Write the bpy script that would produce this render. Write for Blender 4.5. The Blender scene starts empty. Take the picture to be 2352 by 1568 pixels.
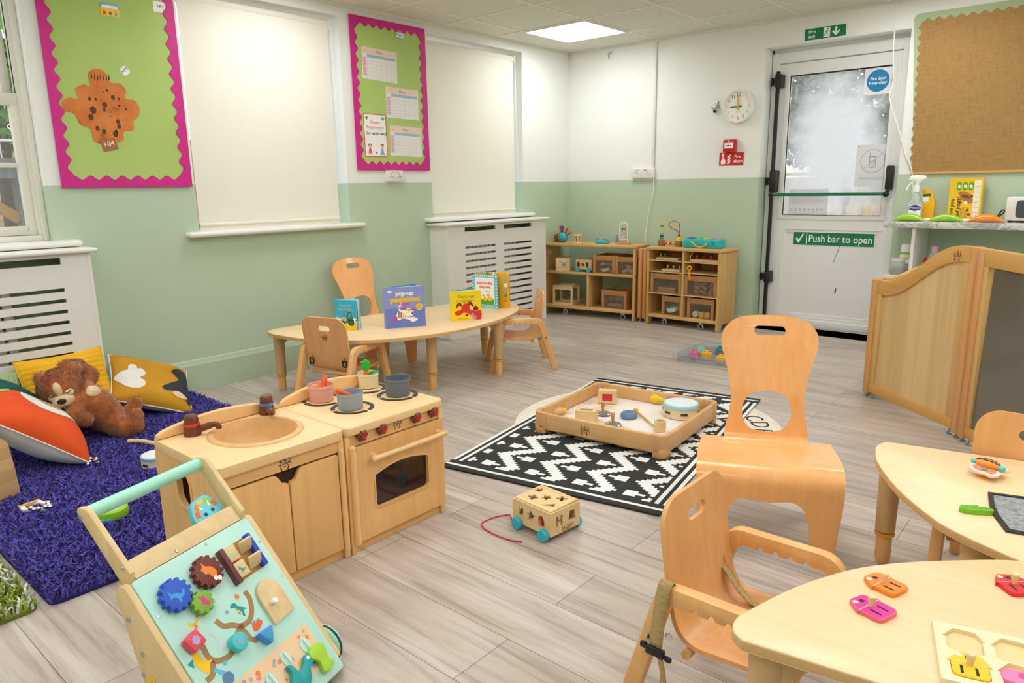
import bpy, bmesh, math, random
from mathutils import Vector, Matrix
from mathutils.geometry import tessellate_polygon
PI = math.pi
R = math.radians
random.seed(7)
SC = bpy.context.scene
C = SC.collection

# ------------------------------------------------------------------ camera, sky, exposure
cam = bpy.data.cameras.new('camera')
cam.lens = 36.0 * 1644.0 / 2352.0
cam.sensor_width = 36.0
cam.clip_start = 0.05
cam_o = bpy.data.objects.new('camera', cam)
C.objects.link(cam_o)
_r = Vector((0.75832641, 0.65167894, -0.01598801))
_u = Vector((-0.12545545, 0.16996615, 0.97743155))
_f = Vector((-0.63968897, 0.73920638, -0.2106465))
cam_o.matrix_world = Matrix(((_r.x, _u.x, -_f.x, 4.1734), (_r.y, _u.y, -_f.y, -5.6980), (_r.z, _u.z, -_f.z, 1.1710), (0, 0, 0, 1)))
SC.camera = cam_o

world = bpy.data.worlds.new('sky')
SC.world = world
world.use_nodes = True
_nt = world.node_tree
_bg = _nt.nodes['Background']
_tc = _nt.nodes.new('ShaderNodeTexCoord')
_sx = _nt.nodes.new('ShaderNodeSeparateXYZ')
_rp = _nt.nodes.new('ShaderNodeValToRGB')
_rp.color_ramp.elements[0].position = 0.0
_rp.color_ramp.elements[0].color = (0.80, 0.84, 0.80, 1)
_rp.color_ramp.elements[1].position = 0.6
_rp.color_ramp.elements[1].color = (0.78, 0.88, 1.0, 1)
_nt.links.new(_tc.outputs['Generated'], _sx.inputs[0])
_nt.links.new(_sx.outputs['Z'], _rp.inputs[0])
_nt.links.new(_rp.outputs[0], _bg.inputs['Color'])
_bg.inputs['Strength'].default_value = 0.95

SC.view_settings.view_transform = 'Standard'
SC.view_settings.look = 'None'
SC.view_settings.gamma = 1.0
SC.view_settings.use_curve_mapping = False
SC.view_settings.exposure = 0.84
SC.cycles.use_denoising = True
SC.cycles.max_bounces = 8
SC.cycles.diffuse_bounces = 5
SC.cycles.transparent_max_bounces = 12
SC.cycles.caustics_reflective = False
SC.cycles.caustics_refractive = False
SC.cycles.sample_clamp_indirect = 6.0
LAMP = 6.8

# ------------------------------------------------------------------ colours and materials
def lin(c):
    if isinstance(c, str):
        c = [int(c[i:i + 2], 16) for i in (0, 2, 4)]
    out = []
    for v in c[:3]:
        v = v / 255.0
        out.append(v / 12.92 if v <= 0.04045 else ((v + 0.055) / 1.055) ** 2.4)
    return (*out, 1.0)

MATS = {}
def mat(name, col='ffffff', rough=0.5, metal=0.0, spec=0.5, emit=0.0, alpha=1.0, trans=0.0, coat=0.0, sheen=0.0):
    if name in MATS:
        return MATS[name]
    m = bpy.data.materials.new(name)
    m.use_nodes = True
    b = m.node_tree.nodes['Principled BSDF']
    b.inputs['Base Color'].default_value = lin(col)
    b.inputs['Roughness'].default_value = rough
    b.inputs['Metallic'].default_value = metal
    b.inputs['Specular IOR Level'].default_value = spec
    b.inputs['Coat Weight'].default_value = coat
    b.inputs['Sheen Weight'].default_value = sheen
    if emit:
        b.inputs['Emission Color'].default_value = lin(col)
        b.inputs['Emission Strength'].default_value = emit
    MATS[name] = m
    return m

def nodes(m):
    return m.node_tree.nodes, m.node_tree.links, m.node_tree.nodes['Principled BSDF']

def coords(m, scale=(1, 1, 1), kind='Object', rot=(0, 0, 0)):
    n, l, b = nodes(m)
    tc = n.new('ShaderNodeTexCoord')
    mp = n.new('ShaderNodeMapping')
    mp.inputs['Scale'].default_value = scale
    mp.inputs['Rotation'].default_value = rot
    l.new(tc.outputs[kind], mp.inputs['Vector'])
    return mp.outputs['Vector']

def ramp(m, fac, stops):
    n, l, b = nodes(m)
    r = n.new('ShaderNodeValToRGB')
    e = r.color_ramp.elements
    while len(e) < len(stops):
        e.new(0.5)
    for k, (p, c) in enumerate(stops):
        e[k].position = p
        e[k].color = lin(c)
    l.new(fac, r.inputs['Fac'])
    return r.outputs['Color']

def noise(m, vec, scale=5.0, detail=4.0, rough=0.55, dist=0.0):
    n, l, b = nodes(m)
    t = n.new('ShaderNodeTexNoise')
    t.inputs['Scale'].default_value = scale
    t.inputs['Detail'].default_value = detail
    t.inputs['Roughness'].default_value = rough
    t.inputs['Distortion'].default_value = dist
    l.new(vec, t.inputs['Vector'])
    return t.outputs['Fac']

def bump(m, h, strength=0.2, dist=0.002):
    n, l, b = nodes(m)
    bp = n.new('ShaderNodeBump')
    bp.inputs['Strength'].default_value = strength
    bp.inputs['Distance'].default_value = dist
    l.new(h, bp.inputs['Height'])
    l.new(bp.outputs['Normal'], b.inputs['Normal'])

def wood(name, light, dark, axis='z', rough=0.42, fine=46.0, coat=0.0):
    """Grain that runs along one axis."""
    if name in MATS:
        return MATS[name]
    m = mat(name, light, rough, coat=coat)
    n, l, b = nodes(m)
    s = {'x': (0.9, fine, fine), 'y': (fine, 0.9, fine), 'z': (fine, fine, 0.9)}[axis]
    s2 = tuple(v * 0.16 for v in s)
    f1 = noise(m, coords(m, s), 1.0, 4, 0.6, 0.3)
    f2 = noise(m, coords(m, s2), 1.0, 3, 0.5, 0.8)
    mx = n.new('ShaderNodeMath')
    mx.operation = 'MULTIPLY_ADD'
    l.new(f1, mx.inputs[0])
    mx.inputs[1].default_value = 0.5
    hf = n.new('ShaderNodeMath')
    hf.operation = 'MULTIPLY'
    l.new(f2, hf.inputs[0])
    hf.inputs[1].default_value = 0.5
    l.new(hf.outputs[0], mx.inputs[2])
    col = ramp(m, mx.outputs[0], [(0.32, dark), (0.62, light)])
    l.new(col, b.inputs['Base Color'])
    return m

def noisy(name, stops, scale=8.0, rough=0.6, detail=5.0, stretch=(1, 1, 1), bmp=0.0, kind='Object', dist=0.002, **k):
    if name in MATS:
        return MATS[name]
    m = mat(name, stops[0][1], rough, **k)
    n, l, b = nodes(m)
    f = noise(m, coords(m, stretch, kind), scale, detail)
    l.new(ramp(m, f, stops), b.inputs['Base Color'])
    if bmp:
        bump(m, f, bmp, dist)
    return m

def clear(name, tint='ffffff', amount=0.85, rough=0.03, haze=0.0):
    """A thin pane or film: mostly transparent, a little gloss."""
    if name in MATS:
        return MATS[name]
    m = bpy.data.materials.new(name)
    m.use_nodes = True
    nt = m.node_tree
    nt.nodes.clear()
    out = nt.nodes.new('ShaderNodeOutputMaterial')
    tr = nt.nodes.new('ShaderNodeBsdfTransparent')
    tr.inputs['Color'].default_value = lin(tint)
    pb = nt.nodes.new('ShaderNodeBsdfPrincipled')
    pb.inputs['Base Color'].default_value = lin(tint)
    pb.inputs['Roughness'].default_value = rough
    mx = nt.nodes.new('ShaderNodeMixShader')
    mx.inputs['Fac'].default_value = 1 - amount
    nt.links.new(tr.outputs[0], mx.inputs[1])
    nt.links.new(pb.outputs[0], mx.inputs[2])
    nt.links.new(mx.outputs[0], out.inputs['Surface'])
    MATS[name] = m
    return m

# ------------------------------------------------------------------ geometry helpers
def frm(o, ex, ey):
    ex = Vector(ex).normalized()
    ey = Vector(ey)
    ey = (ey - ex * ey.dot(ex)).normalized()
    ez = ex.cross(ey)
    return Matrix(((ex.x, ey.x, ez.x, o[0]), (ex.y, ey.y, ez.y, o[1]), (ex.z, ey.z, ez.z, o[2]), (0, 0, 0, 1)))

def T(x=0, y=0, z=0):
    return Matrix.Translation((x, y, z))

def RX(a): return Matrix.Rotation(R(a), 4, 'X')
def RY(a): return Matrix.Rotation(R(a), 4, 'Y')
def RZ(a): return Matrix.Rotation(R(a), 4, 'Z')

def rpoly(pts, rad, n=5, closed=True):
    """Polyline with rounded corners; rad is one number or one per corner."""
    P = [Vector(p) for p in pts]
    k = len(P)
    rr = rad if isinstance(rad, (list, tuple)) else [rad] * k
    out = []
    for i in range(k):
        if (not closed and i in (0, k - 1)) or rr[i] <= 0:
            out.append(tuple(P[i]))
            continue
        a, b, c = P[i - 1], P[i], P[(i + 1) % k]
        u = (a - b)
        v = (c - b)
        lu, lv = u.length, v.length
        u.normalize(); v.normalize()
        ang = math.acos(max(-1, min(1, u.dot(v))))
        if ang > PI - 0.02:
            out.append(tuple(b)); continue
        t = min(rr[i] / math.tan(ang / 2), lu * 0.49, lv * 0.49)
        r = t * math.tan(ang / 2)
        cen = b + (u + v).normalized() * (r / math.sin(ang / 2))
        s = b + u * t - cen
        e = b + v * t - cen
        tot = math.acos(max(-1, min(1, s.normalized().dot(e.normalized()))))
        for j in range(n + 1):
            f = j / n
            w = (s * math.sin((1 - f) * tot) + e * math.sin(f * tot)) / math.sin(tot)
            out.append(tuple(cen + w))
    return out

def rrect(w, h, r, n=5, cx=0, cy=0):
    w, h = w / 2, h / 2
    return rpoly([(cx - w, cy - h), (cx + w, cy - h), (cx + w, cy + h), (cx - w, cy + h)], r, n)

def circ(r, n=24, cx=0, cy=0, ry=None, a0=0.0):
    ry = r if ry is None else ry
    return [(cx + r * math.cos(a0 + 2 * PI * i / n), cy + ry * math.sin(a0 + 2 * PI * i / n)) for i in range(n)]

def cr(pts, n=5, closed=True):
    """Catmull-Rom through the points."""
    P = [Vector(p) for p in pts]
    k = len(P)
    out = []
    rng = range(k) if closed else range(k - 1)
    for i in rng:
        if closed:
            a, b, c, d = P[i - 1], P[i], P[(i + 1) % k], P[(i + 2) % k]
        else:
            a, b, c, d = P[max(i - 1, 0)], P[i], P[i + 1], P[min(i + 2, k - 1)]
        for j in range(n):
            t = j / n
            out.append(tuple(0.5 * ((2 * b) + (c - a) * t + (2 * a - 5 * b + 4 * c - d) * t * t + (3 * b - a - 3 * c + d) * t ** 3)))
    if not closed:
        out.append(tuple(P[-1]))
    return out

def xf(pts, s=1.0, dx=0.0, dy=0.0, rot=0.0, sx=None):
    c, q = math.cos(R(rot)), math.sin(R(rot))
    sx = s if sx is None else sx
    return [(dx + c * x * sx - q * y * s, dy + q * x * sx + c * y * s) for x, y in pts]

def star(n, r1, r2, a0=PI / 2):
    return [((r1 if i % 2 == 0 else r2) * math.cos(a0 + PI * i / n), (r1 if i % 2 == 0 else r2) * math.sin(a0 + PI * i / n)) for i in range(2 * n)]

class MB:
    def __init__(s):
        s.bm = bmesh.new()
        s.M = Matrix()
    def _take(s, bm, M, mi):
        if M is None:
            M = Matrix()
        bm.transform(s.M @ M)
        if (s.M @ M).determinant() < 0:
            bmesh.ops.reverse_faces(bm, faces=bm.faces[:])
        for f in bm.faces:
            if mi is not None:
                f.material_index = mi
        me = bpy.data.meshes.new('tmp')
        bm.to_mesh(me)
        bm.free()
        s.bm.from_mesh(me)
        bpy.data.meshes.remove(me)
        return s
    def box(s, c, d, bev=0.0, M=None, mi=0, seg=2):
        bm = bmesh.new()
        bmesh.ops.create_cube(bm, size=1.0)
        for v in bm.verts:
            v.co = Vector((v.co.x * d[0] + c[0], v.co.y * d[1] + c[1], v.co.z * d[2] + c[2]))
        if bev > 0:
            bmesh.ops.bevel(bm, geom=bm.edges[:], offset=min(bev, min(d) * 0.49), segments=seg, profile=0.5, affect='EDGES')
        return s._take(bm, M, mi)
    def span(s, a, b, bev=0.0, M=None, mi=0, seg=2):
        return s.box([(a[i] + b[i]) / 2 for i in range(3)], [abs(b[i] - a[i]) for i in range(3)], bev, M, mi, seg)
    def prism(s, poly, h, holes=(), M=None, mi=0, bev=0.0, z0=0.0, seg=2, side_mi=None):
        bm = bmesh.new()
        loops = [list(poly)] + [list(q) for q in holes]
        bot, top = [], []
        for L in loops:
            bot.append([bm.verts.new((p[0], p[1], z0)) for p in L])
            top.append([bm.verts.new((p[0], p[1], z0 + h)) for p in L])
        area = sum(poly[i - 1][0] * poly[i][1] - poly[i][0] * poly[i - 1][1] for i in range(len(poly)))
        flip = area < 0
        fs = []
        if not holes:
            fs.append(bm.faces.new(top[0] if not flip else top[0][::-1]))
            fs.append(bm.faces.new(bot[0][::-1] if not flip else bot[0]))
        else:
            tris = tessellate_polygon([[Vector((p[0], p[1], 0)) for p in L] for L in loops])
            ft = [v for L in top for v in L]
            fb = [v for L in bot for v in L]
            for a, b, c in tris:
                try:
                    bm.faces.new((ft[a], ft[b], ft[c])); bm.faces.new((fb[c], fb[b], fb[a]))
                except ValueError:
                    pass
        caps = set(bm.faces)
        for k in range(len(loops)):
            n = len(loops[k])
            for i in range(n):
                j = (i + 1) % n
                try:
                    bm.faces.new((bot[k][i], bot[k][j], top[k][j], top[k][i]))
                except ValueError:
                    pass
        for f in bm.faces:
            f.material_index = mi if (side_mi is None or f in caps) else side_mi
        bmesh.ops.recalc_face_normals(bm, faces=bm.faces[:])
        if bev > 0:
            rim = []
            for k in range(len(loops)):
                for ring in (bot[k], top[k]):
                    for i in range(len(ring)):
                        e = bm.edges.get((ring[i - 1], ring[i]))
                        if e:
                            rim.append(e)
            bmesh.ops.bevel(bm, geom=rim, offset=bev, segments=seg, profile=0.5, affect='EDGES', clamp_overlap=True)
        return s._take(bm, M, None)
    def tube(s, pts, r, seg=10, closed=False, M=None, mi=0, cap=True):
        P = [Vector(p) for p in pts]
        n = len(P)
        rr = r if isinstance(r, (list, tuple)) else [r] * n
        bm = bmesh.new()
        rings = []
        up = None
        for i in range(n):
            if closed:
                t = P[(i + 1) % n] - P[i - 1]
            else:
                t = P[min(i + 1, n - 1)] - P[max(i - 1, 0)]
            if t.length < 1e-9:
                t = Vector((0, 0, 1))
            t.normalize()
            if up is None:
                up = t.orthogonal().normalized()
            up = (up - t * up.dot(t))
            if up.length < 1e-6:
                up = t.orthogonal()
            up.normalize()
            w = t.cross(up)
            rings.append([bm.verts.new(P[i] + (up * math.cos(2 * PI * k / seg) + w * math.sin(2 * PI * k / seg)) * rr[i]) for k in range(seg)])
        m = n if closed else n - 1
        for i in range(m):
            a, b = rings[i], rings[(i + 1) % n]
            for k in range(seg):
                bm.faces.new((a[k], a[(k + 1) % seg], b[(k + 1) % seg], b[k]))
        if not closed and cap:
            bm.faces.new(rings[0][::-1])
            bm.faces.new(rings[-1])
        bmesh.ops.recalc_face_normals(bm, faces=bm.faces[:])
        return s._take(bm, M, mi)
    def lathe(s, prof, seg=24, M=None, mi=0):
        bm = bmesh.new()
        rings = []
        for r, z in prof:
            if r < 1e-6:
                rings.append([bm.verts.new((0, 0, z))])
            else:
                rings.append([bm.verts.new((r * math.cos(2 * PI * k / seg), r * math.sin(2 * PI * k / seg), z)) for k in range(seg)])
        for a, b in zip(rings, rings[1:]):
            for k in range(seg):
                j = (k + 1) % seg
                if len(a) == 1 and len(b) == 1:
                    continue
                if len(a) == 1:
                    bm.faces.new((a[0], b[k], b[j]))
                elif len(b) == 1:
                    bm.faces.new((a[k], b[0], a[j]))
                else:
                    bm.faces.new((a[k], b[k], b[j], a[j]))
        bmesh.ops.recalc_face_normals(bm, faces=bm.faces[:])
        return s._take(bm, M, mi)
    def ell(s, c, r, M=None, mi=0, u=20, v=12):
        bm = bmesh.new()
        bmesh.ops.create_uvsphere(bm, u_segments=u, v_segments=v, radius=1.0)
        r = r if isinstance(r, (list, tuple)) else (r, r, r)
        for q in bm.verts:
            q.co = Vector((q.co.x * r[0] + c[0], q.co.y * r[1] + c[1], q.co.z * r[2] + c[2]))
        return s._take(bm, M, mi)
    def grid(s, fn, nu, nv, M=None, mi=0, cu=False, cv=False):
        bm = bmesh.new()
        V = [[bm.verts.new(fn(i / (nu if cu else nu - 1), j / (nv if cv else nv - 1))) for j in range(nv)] for i in range(nu)]
        for i in range(nu if cu else nu - 1):
            for j in range(nv if cv else nv - 1):
                bm.faces.new((V[i][j], V[(i + 1) % nu][j], V[(i + 1) % nu][(j + 1) % nv], V[i][(j + 1) % nv]))
        return s._take(bm, M, mi)
    def bent(s, outline, holes, prof, thick, M=None, mi=0, step=0.012, dish=None):
        """Moulded plywood: a flat outline (x across, s along) bent over the profile (y, z)."""
        bm = bmesh.new()
        loops = [list(outline)] + [list(h) for h in holes]
        tris = tessellate_polygon([[Vector((p[0], p[1], 0)) for p in L] for L in loops])
        vs = [bm.verts.new((p[0], p[1], 0)) for L in loops for p in L]
        for t in tris:
            try:
                bm.faces.new([vs[i] for i in t])
            except ValueError:
                pass
        s0 = min(p[1] for p in outline); s1 = max(p[1] for p in outline)
        k = s0 + step
        while k < s1:
            bmesh.ops.bisect_plane(bm, geom=bm.verts[:] + bm.edges[:] + bm.faces[:], plane_co=(0, k, 0), plane_no=(0, 1, 0))
            k += step
        x0 = min(p[0] for p in outline); x1 = max(p[0] for p in outline)
        for i in range(1, 8):
            xk = x0 + (x1 - x0) * i / 8
            bmesh.ops.bisect_plane(bm, geom=bm.verts[:] + bm.edges[:] + bm.faces[:], plane_co=(xk, 0, 0), plane_no=(1, 0, 0))
        for f in bm.faces:
            f.normal_update()
            if f.normal.z < 0:
                f.normal_flip()
        Q = [Vector(p) for p in prof]
        cum = [0.0]
        for a, b in zip(Q, Q[1:]):
            cum.append(cum[-1] + (b - a).length)
        N = []
        for i in range(len(Q)):
            t = (Q[min(i + 1, len(Q) - 1)] - Q[max(i - 1, 0)]).normalized()
            N.append(Vector((-t.y, t.x)))
        def at(sv):
            sv = max(0.0, min(cum[-1], sv))
            for i in range(len(cum) - 1):
                if sv <= cum[i + 1] + 1e-9:
                    f = (sv - cum[i]) / max(1e-9, cum[i + 1] - cum[i])
                    return Q[i].lerp(Q[i + 1], f), N[i].lerp(N[i + 1], f).normalized()
            return Q[-1], N[-1]
        up, dn = {}, {}
        out = bmesh.new()
        for v in bm.verts:
            q, nn = at(v.co.y)
            d = dish(v.co.x, v.co.y) if dish else 0.0
            a = q + nn * (thick / 2 + d)
            b = q - nn * (thick / 2 - d)
            up[v] = out.verts.new((v.co.x, a.x, a.y))
            dn[v] = out.verts.new((v.co.x, b.x, b.y))
        for f in bm.faces:
            L = f.verts[:]
            out.faces.new([up[v] for v in L])
            out.faces.new([dn[v] for v in reversed(L)])
        for e in bm.edges:
            if len(e.link_faces) == 1:
                a, b = e.verts
                out.faces.new((up[a], up[b], dn[b], dn[a]))
        bm.free()
        bmesh.ops.recalc_face_normals(out, faces=out.faces[:])
        return s._take(out, M, mi)
    def build(s, name, mats, parent=None, smooth=32, loc=None):
        me = bpy.data.meshes.new(name)
        s.bm.to_mesh(me)
        s.bm.free()
        for m in (mats if isinstance(mats, (list, tuple)) else [mats]):
            me.materials.append(m)
        if smooth:
            me.shade_smooth()
            me.set_sharp_from_angle(angle=R(smooth))
        o = bpy.data.objects.new(name, me)
        C.objects.link(o)
        if parent is not None:
            o.parent = parent
        if loc is not None:
            o.location = loc
        return o

def thing(name, label, cat, loc=(0, 0, 0), rz=0.0, group=None, M=None):
    o = bpy.data.objects.new(name, None)
    o.empty_display_size = 0.05
    C.objects.link(o)
    if M is not None:
        o.matrix_world = M
    else:
        o.location = loc
        o.rotation_euler = (0, 0, R(rz))
    o['label'] = label
    o['category'] = cat
    if group:
        o['group'] = group
    return o

def tag(o, label, cat, group=None):
    o['label'] = label
    o['category'] = cat
    if group:
        o['group'] = group
    return o

def struct(o):
    o['kind'] = 'structure'
    return o

def stuff(o, label, cat):
    o['kind'] = 'stuff'
    o['label'] = label
    o['category'] = cat
    return o

def dup(root, label=None, loc=None, rz=None, group=None):
    r = root.copy()
    C.objects.link(r)
    if loc is not None:
        r.location = loc
    if rz is not None:
        r.rotation_euler = (0, 0, R(rz))
    if label:
        r['label'] = label
    if group:
        r['group'] = group
    def kids(a, b):
        for ch in list(a.children):
            c = ch.copy()
            C.objects.link(c)
            c.parent = b
            kids(ch, c)
    kids(root, r)
    return r

_fonts = {}
def text(name, s, size, m, parent=None, M=None, ex=0.0004, align='CENTER', shear=0.0, bold=0.0, spacing=1.0, width=None):
    cu = bpy.data.curves.new(name, 'FONT')
    cu.body = s
    cu.size = size
    cu.extrude = ex
    cu.align_x = align
    cu.align_y = 'CENTER'
    cu.shear = shear
    cu.offset = bold
    cu.space_character = spacing
    cu.resolution_u = 3
    o = bpy.data.objects.new(name, cu)
    C.objects.link(o)
    bpy.context.view_layer.update()
    dg = bpy.context.evaluated_depsgraph_get()
    me = bpy.data.meshes.new_from_object(o.evaluated_get(dg))
    bpy.data.objects.remove(o)
    bpy.data.curves.remove(cu)
    me.materials.clear()
    me.materials.append(m)
    me.name = name
    if width:
        xs = [v.co.x for v in me.vertices]
        k = width / max(1e-6, max(xs) - min(xs))
        me.transform(Matrix.Diagonal((k, 1, 1, 1)))
    if M is not None:
        me.transform(M)
    o = bpy.data.objects.new(name, me)
    C.objects.link(o)
    if parent is not None:
        o.parent = parent
    return o

def emblem(parent, M, size, m):
    """The small burnt-in emblem: figures playing on a cart."""
    b = MB()
    def st(a, c, w):
        a, c = Vector(a), Vector(c)
        t = (c - a).normalized()
        n = Vector((-t.y, t.x)) * w / 2
        b.prism([tuple(a - n), tuple(c - n), tuple(c + n), tuple(a + n)], 0.0006, M=M @ Matrix.Scale(size, 4))
    b.M = Matrix()
    for a, c, w in (((-.5, -.08), (.45, -.02), .06), ((-.32, -.1), (-.36, -.38), .05), ((-.36, -.38), (-.22, -.36), .05), ((.2, -.06), (.28, -.36), .06),
                    ((.12, -.34), (.3, -.38), .05), ((-.42, -.05), (-.3, .2), .06), ((-.3, .2), (-.16, .02), .05), ((-.45, .2), (-.32, .22), .05),
                    ((-.12, .1), (.02, .3), .06), ((.02, .3), (.14, .06), .06), ((-.06, .02), (.12, .04), .06), ((.14, .06), (.22, .2), .05),
                    ((.3, .0), (.38, .28), .06), ((.38, .28), (.5, .1), .05), ((.36, .1), (.52, -.2), .05), ((.3, .3), (.4, .3), .05), ((-.2, -.2), (.1, -.22), .04)):
        st(a, c, w)
    for x, y in ((-.36, .3), (-.02, .42), (.34, .4), (-.3, -.44), (.22, -.44)):
        b.prism(circ(.055, 8, x, y), 0.0006, M=M @ Matrix.Scale(size, 4))
    return b.build('emblem', m, parent, smooth=0)
# ------------------------------------------------------------------ shared materials
maple = wood('maple', 'f6cd92', 'e6b473', 'z')
maple_x = wood('maple_x', 'f6cd92', 'e6b473', 'x')
maple_y = wood('maple_y', 'f8d6a2', 'ecc084', 'y')
pale_y = wood('pale_laminate', 'f5d8ac', 'eccb98', 'x', rough=0.36, fine=60)
pale_edge = mat('pale_edge', 'd8ae72', 0.45)
leg_beige = mat('leg_beige', 'cda878', 0.5)
beech = wood('beech_ply', 'f6b878', 'eba45e', 'z', rough=0.3, coat=0.25)
beech_s = wood('beech_small', 'ecb478', 'dd9f60', 'z', rough=0.36)
frame_w = wood('frame_beech', 'efbb7c', 'e0a764', 'z', rough=0.4)
shelf_w = wood('shelf_birch', 'd8b070', 'bf9350', 'z', rough=0.4, fine=24)
shelf_x = wood('shelf_birch_x', 'dcb474', 'c59a58', 'x', rough=0.4, fine=24)
crate_w = wood('crate_wood', 'b98751', 'a4733f', 'x', rough=0.5)
toy_w = wood('toy_wood', 'ecd0a0', 'd9b67e', 'x', rough=0.5)
white_paint = mat('white_paint', 'e9e8e2', 0.35)
upvc = mat('upvc_white', 'eaebea', 0.25)
black_p = mat('black_plastic', '17181a', 0.4)
dark_ink = mat('dark_ink', '2b2420', 0.7)
burn = mat('burnt_mark', '4a2c17', 0.8)
white_m = mat('white_matte', 'f4f4f1', 0.6)
paper = mat('white_paper', 'f2f1ec', 0.7)
chrome = mat('chrome', 'd8dadd', 0.15, metal=1.0)
steel = mat('grey_steel', 'a6a8a8', 0.35, metal=0.9)
green_sign = mat('sign_green', '00794d', 0.4)
red_sign = mat('sign_red', 'cf1021', 0.4)
grey_pl = mat('grey_plastic', 'c9cac8', 0.4)

# wall paint: white above the dado line, sage green below
wallm = mat('wall_paint', 'e9eae5', 0.75)
_n, _l, _b = nodes(wallm)
_g = _n.new('ShaderNodeNewGeometry')
_s = _n.new('ShaderNodeSeparateXYZ')
_l.new(_g.outputs['Position'], _s.inputs[0])
_c = _n.new('ShaderNodeMath'); _c.operation = 'GREATER_THAN'; _c.inputs[1].default_value = 1.217
_l.new(_s.outputs['Z'], _c.inputs[0])
_m = _n.new('ShaderNodeMix'); _m.data_type = 'RGBA'
_m.inputs[6].default_value = lin('b9ccb3')
_m.inputs[7].default_value = lin('eceee9')
_l.new(_c.outputs[0], _m.inputs[0])
_l.new(_m.outputs[2], _b.inputs['Base Color'])
bump(wallm, noise(wallm, coords(wallm, (1, 1, 1)), 9.0, 5), 0.06, 0.004)
green_trim = mat('sage_gloss', 'b9ccb3', 0.4)

# floor: grey oak planks that run along the back wall
floorm = mat('grey_oak_floor', 'b3a79b', 0.38)
_n, _l, _b = nodes(floorm)
_v = coords(floorm, (1, 1, 1))
_v.node.inputs['Location'].default_value = (0.2, 0.13, 0)
_br = _n.new('ShaderNodeTexBrick')
_br.offset = 0.5
_br.inputs['Color1'].default_value = lin('d2c8bf')
_br.inputs['Color2'].default_value = lin('c2b7ad')
_br.inputs['Mortar'].default_value = lin('857a70')
_br.inputs['Scale'].default_value = 1.0
_br.inputs['Mortar Size'].default_value = 0.0013
_br.inputs['Mortar Smooth'].default_value = 0.1
_br.inputs['Brick Width'].default_value = 1.3
_br.inputs['Row Height'].default_value = 0.205
_l.new(_v, _br.inputs['Vector'])
_f = noise(floorm, coords(floorm, (1.2, 22, 1)), 1.6, 6, 0.65, 0.6)
_f2 = noise(floorm, coords(floorm, (0.8, 5, 1)), 2.2, 3, 0.5, 0.4)
_rm = ramp(floorm, _f, [(0.30, 'a79b92'), (0.55, 'ffffff'), (0.75, 'fbf5ef')])
_rm2 = ramp(floorm, _f2, [(0.3, 'dad4ce'), (0.65, 'ffffff')])
def mul(m, a, c, fac=1.0):
    n, l, b = nodes(m)
    x = n.new('ShaderNodeMix'); x.data_type = 'RGBA'; x.blend_type = 'MULTIPLY'
    x.inputs[0].default_value = fac
    l.new(a, x.inputs[6]); l.new(c, x.inputs[7])
    return x.outputs[2]
_l.new(mul(floorm, mul(floorm, _br.outputs['Color'], _rm, 0.6), _rm2, 0.8), _b.inputs['Base Color'])
bump(floorm, _f, 0.05, 0.002)
_b.inputs['Specular IOR Level'].default_value = 0.4

# ------------------------------------------------------------------ room shell
H = 2.374
XR, YF = 5.60, -7.60
b = MB(); b.span((-0.3, YF - 0.3, -0.1), (XR + 0.3, 0.4, 0.0))
floor = struct(b.build('floor', floorm, smooth=0))
ceilm = noisy('ceiling_tile', [(0.35, 'd6d5c9'), (0.65, 'e0dfd4')], 60, 0.85, bmp=0.08)
tbar = mat('ceiling_bar', 'e6e5da', 0.6)
b = MB(); b.span((-0.3, YF - 0.3, H), (XR + 0.3, 0.4, H + 0.08))
gx = [0.31 + 0.6 * k for k in range(0, 10)]
gy = [-0.445 - 0.6 * k for k in range(0, 13)]
for x in gx:
    if x < XR: b.span((x - 0.012, YF, H - 0.003), (x + 0.012, 0, H), mi=1)
for y in gy:
    if y > YF: b.span((0, y - 0.012, H - 0.0035), (XR, y + 0.012, H), mi=1)
struct(b.build('ceiling', [ceilm, tbar], smooth=0))
b = MB()
b.span((0, YF, H - 0.02), (0.018, 0, H)); b.span((0, -0.018, H - 0.02), (XR, 0, H))
struct(b.build('trim_1', tbar, smooth=0))

lampm = mat('lamp_diffuser', 'ffffff', 0.5, emit=LAMP)
lamp_fr = mat('lamp_frame', 'eeeeea', 0.5)
def ceiling_light(ix, iy, label):
    x = 0.31 + 0.6 * ix + 0.3; y = -0.445 - 0.6 * iy - 0.3
    t = thing('ceiling_light', label, 'ceiling light', (x, y, H - 0.012), group='square ceiling panels')
    b = MB(); b.prism(rrect(0.594, 0.594, 0.004), 0.011, holes=[rrect(0.56, 0.56, 0.004)])
    b.build('frame', lamp_fr, t, smooth=0)
    b = MB(); b.span((-0.285, -0.285, 0.002), (0.285, 0.285, 0.010))
    b.build('diffuser', lampm, t, smooth=0)
ceiling_light(0, 0, 'glowing square ceiling panel above the far corner of the room')
ceiling_light(4, 0, 'glowing square ceiling panel above the fire exit door, cut by the frame')
for ix, iy in ((0, 4), (4, 4), (7, 2), (7, 6), (0, 8), (4, 8), (2, 6), (6, 4), (7, 0), (2, 10), (6, 9)):  # panels out of view, added for front light and a softer far corner
    ceiling_light(ix, iy, 'unseen square ceiling panel added to brighten the room more evenly')

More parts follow.
